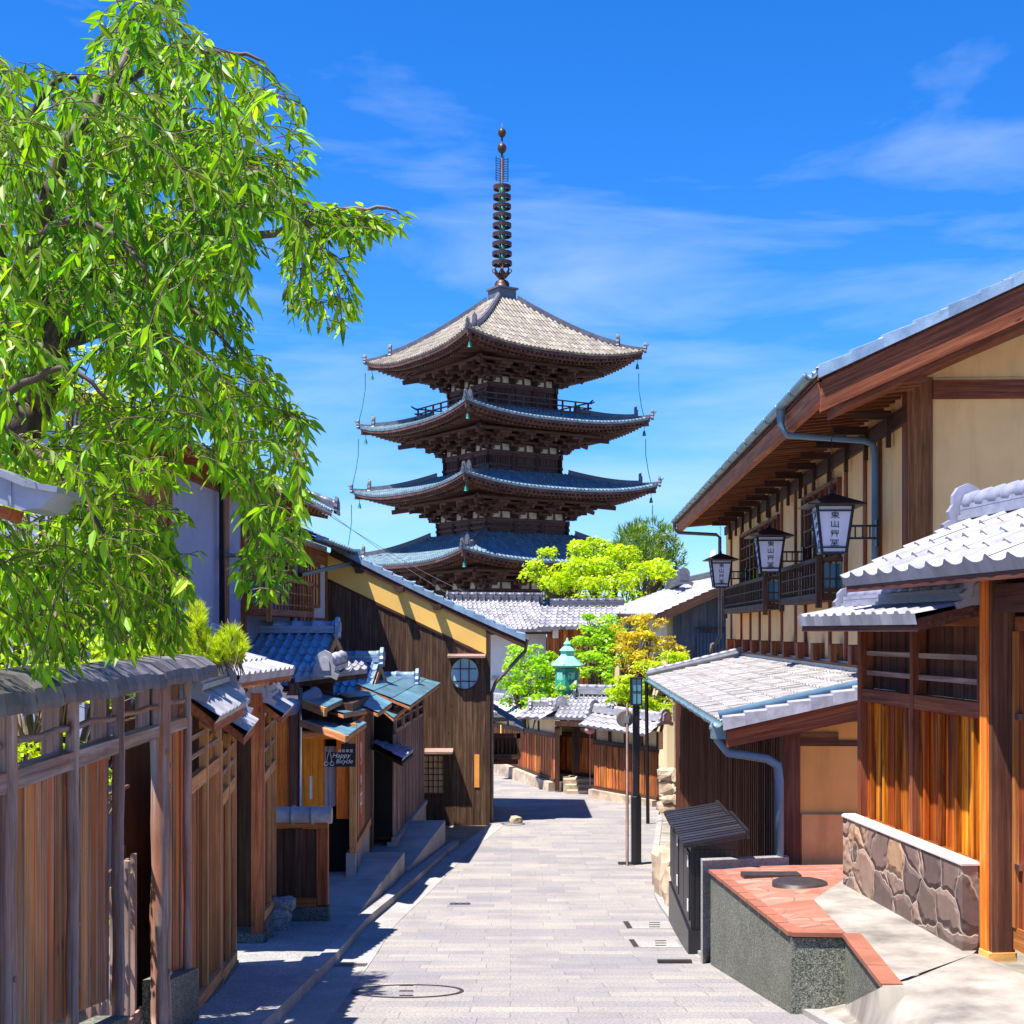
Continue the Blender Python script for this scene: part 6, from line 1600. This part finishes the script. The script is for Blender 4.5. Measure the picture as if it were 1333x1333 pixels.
# ---- low wall with round tile cap facing the camera
t = thing('low_capped_wall', 'short brown board wall capped by a pale round tile roll', 'wall', P(392, 1215, 14.8))
yy = 14.8*K; xa, xb = Xp(357, 14.8), Xp(427, 14.8); FW = Matrix.Translation((xa, yy, EYE)) @ Matrix.Scale(-1, 4, V(0, 1, 0)); Lw = xb-xa
mb = MB(FW); planks(mb, 0, Lw-.16, -3.78, -2.72, .0, .03, .15, .004); mb.build('boards', MT['dark'], t)
mb = MB(FW); mb.box(Lw-.155, Lw, -.1, .035, -3.76, -2.7); mb.box(0, Lw-.156, -.04, .035, -3.78, -3.66); mb.box(0, Lw, -.1, .04, -2.70, -2.62); mb.build('frame', MT['cedar'], t)
mb = MB(FW); mb.box(-.4, Lw+.01, -.15, .05, -4.5, -3.781); mb.build('granite_base', MT['granite'], t)
mb = MB(FW); n = 3; r = .115
for k in range(n):
    a = -.03+(Lw+.08)*k/n; b = -.03+(Lw+.08)*(k+1)/n
    mb.tube([(a, -.02, -2.53), (a+.045, -.02, -2.53), (a+.046, -.02, -2.53), (b, -.02, -2.53)], [r*1.15, r*1.15, r, r], 18)
mb.lathe((0, 0, 0), [(.001, 0), (.001, .001)], 3); mb.build('round_cap', MT['tile'], t)
mb = MB(); 
for k in range(7): rock(mb, (Xp(364+rnd.uniform(-5, 6), 14.3), (14.2+rnd.uniform(-.25, .2))*K, G(14.3)+.08+.09*(k % 4)*1.2), .15, 1.1, .8, .6, k)
single(mb, 'stacked_stones', MT['granite_l'], 'small heap of rough dark stones beside the low capped wall', 'stones')

# ================================================================ LEFT: shop
sy = 17.6
SH = thing('shop', 'orange timber shop entrance with copper awnings and grey curtain', 'shop', V(Xp(420, sy), sy*K, G(sy)))
FS = Matrix.Translation((Xp(357, sy), sy*K, EYE)) @ Matrix.Scale(-1, 4, V(0, 1, 0))
def sp_(px): return Xp(px, sy)-Xp(357, sy)
def sz(py): return -(py-822)/1400*sy
mb = MB(FS); mb.box(-.6, sp_(455), -3.5, -.45, -4.3, -1.2); mb.build('core', MT['dark'], SH)
mb = MB(FS); mb.box(0, sp_(376), -.05, 0, sz(1140), sz(900)); mb.box(sp_(393), sp_(418), -.05, .0, sz(1145), sz(960)); mb.build('orange_boards', MT['orange'], SH)
mb = MB(FS); mb.box(sp_(377), sp_(389), -.1, .06, sz(1140), sz(890)); mb.build('weathered_post', MT['darkgrain'], SH)
mb = MB(FS); mb.box(sp_(438), sp_(455), -.5, .0, sz(1066), sz(960)); mb.box(sp_(457), sp_(462), -.3, .02, sz(1130), sz(960)); mb.box(sp_(418), sp_(421), -.3, .01, sz(1140), sz(960)); mb.box(sp_(393), sp_(462), -.2, .05, sz(962), sz(952)); mb.build('door_frame', MT['orange'], SH)
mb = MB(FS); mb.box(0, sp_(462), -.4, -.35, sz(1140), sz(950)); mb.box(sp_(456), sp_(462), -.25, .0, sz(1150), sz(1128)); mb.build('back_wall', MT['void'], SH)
mb = MB(FS); mb.box(sp_(403), sp_(406.5), .001, .01, sz(1040), sz(1010)); mb.build('light_slot', MT['plaque'], SH)
mb = MB(FS); n = 12
vs = []
for j in range(2):
    for k in range(n+1):
        x = sp_(420)+(sp_(438)-sp_(420))*k/n; vs.append((x, -.1+.025*math.sin(k*1.4), sz(972) if j == 0 else sz(1058-10*k/n)))
mb.add(vs, [(k, k+1, n+2+k, n+1+k) for k in range(n)], None, True); mb.build('curtain', MT['noren'], SH)
mb = MB(FS); mb.tube([(sp_(392), .06, sz(895)), (sp_(392), .06, sz(1062)), (sp_(390), .12, sz(1068))], .03, 8); mb.box(sp_(356), sp_(389), .03, .09, sz(916), sz(905)); mb.build('downpipe', MT['steel'], SH)
mb = MB(FS); c = sp_(373); mb.tube([(sp_(380), .1, sz(920)), (sp_(410), -.3, sz(903))], .115, 14); mb.sphere((sp_(380), .1, sz(920)), .15); mb.build('roof_roll', MT['ridge'], SH)
# awnings: flat copper shingle slopes
def awning(par, nm, a, b, c, d, nu, nv, mat='copper', th=.05, fm='cedar_l'):
    f = quadf(a, b, c, d); m = MB(); tiles(m, f, nu, nv, 'flat', 0, .012, .012, gap=.015, front=.02, jit=.002); o = m.build(nm, MT[mat], par)
    m = MB(); z = V(0, 0, .025); m.slab([a-z, b-z, c-z, d-z], th); m.build('fascia', MT[fm], o); return o
awning(SH, 'upper_awning', P(425, 921, 17.0), P(446, 911, 18.0), P(416, 902, 18.5), P(393, 911, 17.6), 2, 1)
awning(SH, 'middle_awning', P(447, 929, 17.3), P(478, 924, 19), P(440, 915, 19.3), P(418, 920, 18), 3, 1)
awning(SH, 'lower_awning', P(452, 958, 16.4), P(477, 941, 18.2), P(430, 929, 19), P(392, 938, 17.2), 4, 2)
mb = MB(); mb.beam(P(392, 941, 17.2), P(452, 962, 16.4), .07, .10); mb.beam(P(393, 915, 17.6), P(424, 927, 17.0), .05, .14); mb.tube([P(395, 957, 17.2), P(430, 953, 17.1), P(452, 957, 17)], .05, 8); mb.build('awning_beam', MT['cedar_l'], SH)
# side wall with white brushed letters
M, L, p = wframe(460, 17.55, 481, 20.4)
mb = MB(M); planks(mb, 0, L, lambda x: -3.5+.0*x, -1.5, .0, .04, .16, .004); mb.build('side_wall', MT['fence'], SH)
mb = MB(M); mb.box(0, L, -.12, .03, -4.4, -3.62); mb.build('side_base', MT['concrete'], SH)
mb = MB(M); mb.box(0, L, -.06, .045, -3.619, -3.50); mb.box(-.05, .05, -.06, .05, -3.5, -1.5); mb.box(L-.05, L+.03, -.06, .05, -3.5, -1.5); mb.build('side_frame', MT['cedar_l'], SH)
ml = Matrix(M); Mt = frame((0, 0, 0), (1, 0))
def wall_text(s, size, M, x, y, z, mat, name, par, **kw):
    X = (M@V(x, y, z)); ex = (M@V(1, 0, 0)-M@V(0, 0, 0)); ez = V(0, 0, 1)
    nrm = (M@V(0, 1, 0)-M@V(0, 0, 0))
    R = Matrix(((ex.x, ez.x, nrm.x, X.x), (ex.y, ez.y, nrm.y, X.y), (ex.z, ez.z, nrm.z, X.z), (0, 0, 0, 1)))
    return text_mesh(s, size, R, mat, name, par, **kw)
for k, ch in enumerate('りゅ中'):
    wall_text(ch, (.5, .3, .5)[k], M, L*.42, .006, -2.15-.42*k, MT['plaque'], 'lettering', SH)
mb = MB(); mb.tube([P(483.5, 925, 20.3), P(483.5, 1104, 20.3)], .045, 8); mb.build('downpipe', MT['pipe'], SH)
# hanging sign
sb = thing('hanging_sign', 'navy shop sign reading Happy Bicycle under the copper awning', 'sign', P(445, 998, 16.9))
ys_ = 16.9; A1, B1 = P(424.5, 998, ys_), P(463, 968, ys_)
mb = MB(); mb.box(A1.x, B1.x, ys_*K-.015, ys_*K+.015, A1.z, EYE-(979-822)/1400*ys_); mb.box(P(444, 0, ys_).x, B1.x, ys_*K-.015, ys_*K+.015, EYE-(979-822)/1400*ys_+.0005, B1.z); mb.box(P(450, 0, ys_).x, P(452, 0, ys_).x, ys_*K-.01, ys_*K+.01, B1.z, B1.z+.15); mb.build('board', MT['signblk'], sb)
FSg = Matrix.Translation((0, ys_*K, 0)) @ Matrix.Scale(-1, 4, V(0, 1, 0))
def st_(s, px, py, size, **kw):
    q = P(px, py, ys_); M_ = Matrix.Translation((q.x, ys_*K-.02, q.z)) @ Matrix.Rotation(math.pi/2, 4, 'X'); return text_mesh(s, size, M_, MT['plaque'], 'lettering', sb, **kw)
st_('Happy', 444, 983.5, .11, shear=.3); st_('Bicycle', 448, 991, .095, shear=.3); st_('自転車屋', 450, 977.5, .055, space=1.2)
mb = MB(); c = P(428.5, 992, ys_)
for dx in (-.035, .035):
    n = 14; cx = c.x+dx*1.3
    for k in range(n): 
        t0, t1 = 2*math.pi*k/n, 2*math.pi*(k+1)/n; mb.tube([(cx+math.cos(t0)*.032, ys_*K-.02, c.z-.02+math.sin(t0)*.032), (cx+math.cos(t1)*.032, ys_*K-.02, c.z-.02+math.sin(t1)*.032)], .006, 4)
mb.tube([(c.x-.045, ys_*K-.02, c.z-.02), (c.x-.01, ys_*K-.02, c.z+.14), (c.x+.01, ys_*K-.02, c.z+.2), (c.x+.03, ys_*K-.02, c.z+.1), (c.x+.045, ys_*K-.02, c.z-.02)], .005, 4)
mb.build('bicycle_emblem', MT['plaque'], sb)
# ---- far grey boarded wall with openings and copper roofs
M, L, p = wframe(513, 20.9, 552, 25.6)
GW = thing('grey_boarded_annex', 'grey weathered board annex with a row of small square openings', 'building', V(p.x, p.y, G(21)))
ztop = lambda x: -1.95+(x/L)*.15; 
mb = MB(M); planks(mb, 0, L, lambda x: -4.05+x/L*.05, -2.0, .0, .04, .28, .012, .02); mb.build('boards', MT['grey'], GW)
mb = MB(M); mb.box(0, L, -.14, .05, -5, -4.1); mb.box(-.0, L, -.05, .08, -4.1, -4.0); mb.build('base', MT['concrete'], GW)
mb = MB(M); n = 4
for k in range(n):
    a = .1+(L-.3)*k/n; b = a+(L-.3)/n-.12; z0, z1 = -1.98, -1.45
    mb.box(a, b, -.02, .03, z0, z0+.07); mb.box(a, b, -.02, .03, z1-.07, z1); mb.box(a, a+.08, -.02, .03, z0+.07, z1-.07); mb.box(b-.08, b, -.02, .03, z0+.07, z1-.07); mb.box(a+.08, b-.08, .0, .02, z0+.22, z0+.26)
mb.build('vent_frames', MT['grey'], GW)
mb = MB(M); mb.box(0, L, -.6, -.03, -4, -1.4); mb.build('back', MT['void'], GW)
awning(GW, 'copper_roof', M@V(-.4, .35, -1.42), M@V(L+.5, .35, -1.25), M@V(L+.5, -.7, -.95), M@V(-.4, -.7, -1.0), 8, 3)
mb = MB(); a = P(487, 0, 20.6); planks(mq := MB(Matrix.Translation((a.x-.3, 20.95*K, EYE)) @ Matrix.Scale(-1, 4, V(0, 1, 0))), 0, .55, -4.05, -1.9, 0, .04, .18); mq.build('entry_side', MT['dark'], GW)
mb.box(P(487, 0, 21).x, P(507, 0, 21).x, 21.2*K, 21.25*K, EYE-4.1, EYE-1.8); mb.build('doorway', MT['void'], GW)
f = quadf(P(524, 988, 19.6), P(538, 976, 21.4), P(498, 958, 22), P(484, 966, 20.2)); mb = MB(); tiles(mb, f, 5, 3, 'hon', .025, .02, .02, front=.05); o = mb.build('entry_hood', MT['tile_blue'], GW)
mb = MB(); z = V(0, 0, .09); mb.slab([P(524, 988, 19.6)-z, P(538, 976, 21.4)-z, P(498, 958, 22)-z, P(484, 966, 20.2)-z], .05); mb.build('hood_deck', MT['dark'], o)

# ---- small blue tiled gable roofs above the shop
def gable_roof(nm, label, pxl, pxr, pyr, yr, pye, ye_, nu, nv, front_mat='tile_blue', lit=None):
    """ridge from pxl to pxr at depth yr / row pyr; slopes to the camera down to depth ye_ / row pye"""
    A, B = P(pxl, pyr, yr), P(pxr, pyr, yr)
    ze = EYE-(pye-822)/1400*ye_
    a, b = V(A.x, ye_*K, ze), V(B.x, ye_*K, ze)
    t = thing(nm, label, 'roof', V((a.x+b.x)/2, yr*K, G(yr)))
    m = MB(); tiles(m, quadf(a, b, B, A, .04), nu, nv, 'san', .05, .03, .03, front=.05); m.build('front_slope', MT[front_mat], t)
    a2, b2 = V(A.x, (2*yr-ye_)*K, ze), V(B.x, (2*yr-ye_)*K, ze)
    m = MB(); tiles(m, quadf(b2, a2, A, B), nu, nv, 'san', .05, .03, .03); m.build('rear_slope', MT[front_mat], t)
    m = MB(); ridge(m, A, B, .22, .14, .08, 3, .4, False, (False, True), .9); m.build('ridge', MT['tile_blue'], t)
    m = MB(); dz = V(0, 0, .14); m.beam(b-dz, B-dz, .06, .16); m.beam(b2-dz, B-dz, .06, .16); m.build('bargeboard', MT['cedar_l'], t)
    m = MB(); m.add([V(B.x-.15, a.y+.3, EYE-2.6), V(B.x-.15, a2.y-.3, EYE-2.6), V(B.x-.15, a2.y-.3, ze), V(B.x-.15, B.y, B.z-.1), V(B.x-.15, a.y+.3, ze), V(A.x, a.y+.3, EYE-2.6), V(A.x, a2.y-.3, EYE-2.6), V(A.x, a2.y-.3, ze), V(A.x, A.y, A.z-.1), V(A.x, a.y+.3, ze)], [(0, 1, 2, 3, 4), (9, 8, 7, 6, 5), (0, 4, 9, 5), (1, 6, 7, 2), (4, 3, 8, 9), (2, 7, 8, 3)]); m.build('gable_wall', MT['burnt'], t)
    return t
gable_roof('tiled_roof', 'largest blue tiled gable roof above the recessed gate', 306, 436, 824, 21.0, 889, 18.6, 11, 7)
gable_roof('tiled_roof', 'middle blue and white tiled gable roof above the shop awnings', 438, 494, 862, 22.6, 913, 20.6, 6, 5)
gable_roof('tiled_roof', 'smallest tiled gable roof nearest the copper roof', 494, 540, 888, 24.4, 915, 23.0, 5, 4)
# lower eave roof strip with arched end tile (sunlit)
t = thing('eave_roof', 'sunlit white eave tiles with arched end tile in front of the blue roof', 'roof', P(430, 890, 18.3))
mb = MB(); tiles(mb, quadf(P(384, 884, 17.9), P(478, 872, 19.0), P(470, 862, 19.8), P(390, 868, 18.8)), 9, 2, 'san', .05, .03, .03, front=.06); mb.build('tiles', MT['tile'], t)
mb = MB(); ridge(mb, P(424, 875, 18.1), P(445, 868, 18.9), .2, .16, .1, 2, .3, False, (True, False), .9); mb.build('ridge', MT['tile'], t)
mb = MB(); mb.slab([P(375, 889, 17.9), P(478, 877, 19.0), P(470, 872, 20.5), P(385, 876, 19.5)], .08); mb.build('deck', MT['dark'], t)
awning(t, 'side_awning', P(492, 928, 18.9), P(510, 915, 20.0), P(470, 893, 21), P(440, 903, 19.6), 4, 2)
mb = MB(); a = P(357, 0, 18.6); mb.box(a.x-.6, P(432, 0, 18.6).x, 18.7*K, 18.75*K, EYE-2.2, EYE-.85); mb.build('wall_behind', MT['burnt'], t)
awning(t, 'side_awning', P(512, 935, 20.3), P(535, 915, 22.0), P(505, 905, 22.4), P(486, 915, 20.8), 4, 2)

# upturned tile corner in the left foreground
t = thing('roof_corner', 'upturned grey tile eave corner jutting in from the left edge', 'roof', P(10, 640, 3.5))
mb = MB(); yo = 3.6; out = [(-170, 572), (-80, 590), (0, 616), (52, 638), (92, 645), (66, 666), (44, 668), (0, 655), (-80, 632), (-170, 612)]
pts = [(Xp(x, yo), Zp(y, yo)) for x, y in out]
mb.prism(pts, yo*K-.12, yo*K+.14)
for (x0_, y0_), (x1_, y1_) in zip(out[:4], out[1:5]):
    a, b = P(x0_, y0_, yo), P(x1_, y1_, yo); mb.beam(a+V(0, .01, .006), b+V(0, .01, .006), .30, .02)
for x, y in ((-40, 604), (0, 618), (30, 630)):
    a = P(x, y, yo); mb.box(a.x-.006, a.x+.006, yo*K-.126, yo*K-.12, a.z-.085, a.z)
a, b, c = P(-170, 612, yo), P(20, 664, yo), P(40, 668, yo)
mb.build('edge_tiles', MT['ridge'], t)
mb = MB(); mb.beam(a-V(0, 0, .02), b-V(.0, 0, .02), .14, .04); mb.beam(P(-170, 610, 3.6), P(-170, 1650, 3.6), .14, .14, up=(0, 1, 0)); mb.build('beam', MT['cedar'], t)

# ================================================================ FOREGROUND CHERRY TREE
SIL = [(-90, 50), (0, 62), (30, 78), (95, 88), (102, 110), (118, 66), (132, 10), (150, -60), (225, -60), (236, 25), (288, 62), (330, 74), (360, 98), (388, 120), (396, 165), (402, 205), (414, 240), (395, 262), (440, 266), (528, 272), (528, 300), (480, 304), (460, 330), (466, 400), (436, 432), (398, 428), (375, 400), (368, 330), (332, 325), (322, 420), (348, 470), (382, 520), (402, 545), (398, 640), (390, 740), (370, 778), (322, 785), (306, 740), (328, 690), (306, 640), (262, 606), (238, 640), (262, 722), (246, 760), (236, 835), (210, 850), (130, 845), (95, 868), (48, 880), (8, 852), (-90, 860)]
HOLES = [(350, 300, 22), (338, 350, 20), (300, 115, 12), (345, 150, 12), (395, 235, 10), (185, 95, 10), (120, 488, 20), (345, 560, 9), (300, 480, 8), (275, 450, 8), (40, 120, 14), (160, 500, 12), (20, 300, 8), (250, 640, 26), (190, 640, 14), (240, 700, 18),(90,540,18),(330,440,12),(68,430,17),(62,480,17),(40,520,14),(20,545,14),(210,250,11),(150,230,9),(230,420,11),(205,500,11),(110,440,11),(260,560,12),(330,600,9),(60,200,10),(250,130,9),(20,640,12),(140,620,11),(200,580,12),(100,700,9),(10,640,30),(50,648,26),(60,760,9),(310,380,10),(140,780,10)]
def inside(px, py):
    c = False; n = len(SIL)
    for i in range(n):
        x1, y1 = SIL[i]; x2, y2 = SIL[(i+1) % n]
        if (y1 > py) != (y2 > py) and px < (x2-x1)*(py-y1)/(y2-y1)+x1: c = not c
    if c:
        for hx, hy_, r in HOLES:
            if (px-hx)**2+(py-hy_)**2 < r*r: return False
    return c
def proj(p): yo = p.y/K; return p.x/yo*1400+666.5, 822-(p.z-EYE)/yo*1400
CT = thing('cherry_tree', 'large weeping cherry tree with drooping green leaves filling the upper left', 'tree', P(-170, 1330, 6.0*.78))
rt = random.Random(11); CS = .78
br = MB()
LIMBS = []
def limb(pts, r0, r1, n=4):
    r0 *= CS; r1 *= CS; P3 = [P(p[0], p[1], p[2]*CS) for p in pts]
    out = []
    for i in range(len(P3)-1):
        for k in range(n):
            t = k/n; p0 = P3[max(0, i-1)]; p1 = P3[i]; p2 = P3[i+1]; p3 = P3[min(len(P3)-1, i+2)]
            q = .5*((2*p1)+(p2-p0)*t+(2*p0-5*p1+4*p2-p3)*t*t+(3*p1-p0-3*p2+p3)*t**3); out.append(q+rdir(rt)*r0*.25)
    out.append(P3[-1]); R = [r0+(r1-r0)*(i/(len(out)-1))**.6 for i in range(len(out))]
    br.tube(out, R, 9); LIMBS.extend(out[2:]); return out
limb([(-170, 1400, 6), (-150, 1000, 6.1), (-120, 700, 6), (-40, 590, 6), (25, 560, 6), (55, 515, 6), (70, 460, 6), (66, 400, 6)], .14, .085, 5)
limb([(66, 400, 6), (58, 330, 6), (60, 260, 5.9), (95, 180, 5.9), (130, 130, 6), (170, 60, 6.1), (190, -20, 6.2)], .08, .02)
limb([(60, 420, 6), (20, 360, 5.7), (-40, 290, 5.5), (-90, 220, 5.4)], .06, .02)
limb([(66, 410, 6), (110, 360, 6.3), (180, 320, 6.5), (250, 305, 6.5), (338, 308, 6.4), (400, 290, 6.4), (450, 276, 6.4), (500, 272, 6.4), (522, 280, 6.4)], .06, .006)
limb([(95, 180, 5.9), (150, 130, 6.3), (200, 150, 6.5), (250, 190, 6.6), (300, 240, 6.7), (360, 245, 6.7)], .04, .008)
limb([(130, 130, 6), (180, 95, 6.2), (240, 70, 6.4), (300, 70, 6.5), (335, 76, 6.5), (358, 100, 6.5)], .035, .006)
limb([(60, 260, 5.9), (30, 190, 5.7), (60, 120, 5.6), (95, 100, 5.6), (102, 118, 5.6)], .035, .008)
limb([(70, 450, 6), (140, 430, 6.5), (200, 440, 6.9), (260, 480, 7.1), (320, 520, 7.1), (370, 545, 7.0), (385, 600, 7)], .05, .008)
limb([(66, 400, 6), (40, 330, 5.4), (80, 290, 5.0), (140, 300, 4.9), (190, 350, 4.8)], .04, .01)
limb([(25, 565, 6), (60, 600, 5.6), (100, 640, 5.4), (140, 700, 5.3)], .03, .008)
limb([(180, 320, 6.5), (230, 380, 6.2), (280, 430, 6.1), (340, 500, 6.0)], .03, .006)
limb([(-40, 590, 6), (-20, 540, 5.2), (30, 500, 4.9), (90, 480, 4.8), (140, 520, 4.8)], .035, .008)
cr = MB()
def strand(px, py, yo, length, lean):
    """hanging twig with leaves"""
    yo *= CS; length *= CS; p = P(px, py, yo); pts = [p]; d = V(lean, rt.uniform(-.3, .3), .15).normalized(); stepL = .036; n = int(length/stepL); side_ = 1; cnt = 0
    for k in range(n):
        d = (d+V(0, 0, -.17)+rdir(rt)*.16).normalized(); p = p+d*stepL; x, y = proj(p)
        if not inside(x, y): break
        pts.append(p); side_ = -side_
        for rep in range(1 if rt.random() < .75 else 2):
            az = rt.uniform(0, 2*math.pi); o = V(math.cos(az), math.sin(az), 0)
            ld = (d*.55+o*rt.uniform(.35, .9)+V(0, 0, -.45)).normalized(); ln = (V(0, 0, .6)+o*.5*-1+sun_dir*.3+rdir(rt)*.5).normalized()
            L = rt.uniform(.04, .09); leaf(cr, p, ld, ln, L, L*rt.uniform(.26, .36), .2, rt.uniform(.0, .25)); cnt += 1
    if len(pts) > 2: tw.tube(pts, [.0024]*len(pts), 3, cap=False)
    return cnt
tw = MB(); total = 0; tries = 0
for k in range(110):
    q = k/110; px = 392+134*q; total += strand(px+rt.uniform(-4, 4), 284+rt.uniform(-10, 12), rt.uniform(6.2, 6.6), rt.uniform(.25, .6)*(1 if px < 465 else .22) if px < 468 or k % 3 == 0 else .01, rt.uniform(-.3, .9))
while total < 24000 and tries < 5000:
    tries += 1
    px = rt.uniform(-85, 530); py = rt.uniform(-50, 820)
    if not inside(px, py): continue
    if px > 400 and rt.random() < .45: continue
    # fewer strands in the lower middle where the house shows
    if 180 < px < 330 and py > 600 and rt.random() < .45: continue
    yo = rt.choice((rt.uniform(4.6, 5.8), rt.uniform(5.6, 6.8), rt.uniform(6.2, 7.6)))
    if 380 < px: yo = rt.uniform(6.1, 6.7)
    total += strand(px, py, yo, rt.uniform(.3, 1.15), rt.uniform(-.5, .9))
br.build('trunk', MT['bark'], CT); tw.build('twigs', MT['twig'], CT); cr.build('crown', MT['lf_cherry'], CT)
print('cherry leaves', total, tries)

# ---- garden plants behind the fence
clump_tree('garden_maple', 'bright yellow-green maple showing through the rails of the cedar fence', 'tree', V(Xp(60, 8.2), 8.2*K, G(8)),
    [(40, 930, 7.6, 90), (130, 880, 8.2, 95), (200, 860, 8.8, 70), (20, 800, 8.2, 100), (110, 740, 8.8, 90), (60, 640, 9.4, 80), (150, 610, 9.6, 60), (100, 480, 9.8, 70), (180, 790, 8.8, 60), (60, 1010, 7.4, 70), (180, 960, 9.2, 50), (150, 540, 10, 60), (20, 560, 9.4, 60),(-40,700,8.6,90),(70,860,7.8,80)], 'lf_bright', .06, .042, .34, .06, flat=.35, sub=10)
def needle_tuft(mb, c, d, L, n, w=.004):
    for k in range(n):
        q = (d+rdir(rt)*.75).normalized(); a = c+d*rt.uniform(-.03, .03); quadleaf(mb, a, q, rdir(rt), L*rt.uniform(.7, 1.1), w)
PT = thing('garden_pine', 'tufted young pine behind the shingle cap next to the tile roofs', 'tree', V(Xp(255, 9.8), 9.8*K, G(9.8)))
mb = MB(); tb = MB(); base_ = V(Xp(255, 9.8), 9.8*K, EYE-1.0)
tb.tube([V(base_.x, base_.y, G(9.8)), base_, P(255, 850, 9.8)], [.06, .05, .03], 7)
for k in range(380):
    a = rt.random(); px = 165+150*a; py = 866-rt.random()**.8*(22+46*math.sin(math.pi*min(1, max(0, (px-165)/150)))**.8)*(.75+.4*math.sin(px*.13))
    c = P(px, py, rt.uniform(9.2, 10.4)); d = V(rt.uniform(-.5, .5), rt.uniform(-.5, .5), 1).normalized()
    needle_tuft(mb, c, d, .12, 90, .005); tb.tube([c-d*.12, c-d*.05, c+d*(.05 if rt.random() < .85 else .15)], [.006, .006, .004], 5)
tb.build('trunk', MT['twig'], PT); mb.build('crown', MT['lf_pine'], PT)
mb = MB(FF); 
for k in range(46):
    x = rt.uniform(xg0-.05, xg1+.05); z = rt.choice((-.95, -1.0, -1.62, -1.8, -2.0, -1.9))+rt.uniform(-.12, .1); c = V(x, rt.uniform(-.4, -.16), z)
    for q in range(9): quadleaf(mb, c+rdir(rt)*.03, (rdir(rt)+V(0, 0, .1)).normalized(), (V(0, 0, 1)+rdir(rt)*.5).normalized(), .05, .028)
t = single(mb, 'garden_shrub', MT['lf_green'], 'sprigs of small green leaves in the gap of the cedar fence', 'plant')
# overhead wires at the left of the pagoda
mb = MB()
for a, b in (((405, 650, 26), (640, 800, 60)), ((430, 672, 26), (660, 790, 60))):
    p, q = P(*a), P(*b); mb.tube([p.lerp(q, k/10)-V(0, 0, 1.2*k/10*(1-k/10)) for k in range(11)], .009, 4)
single(mb, 'overhead_wires', MT['pipe'], 'two thin overhead wires running from the left roof towards the pagoda', 'wires')
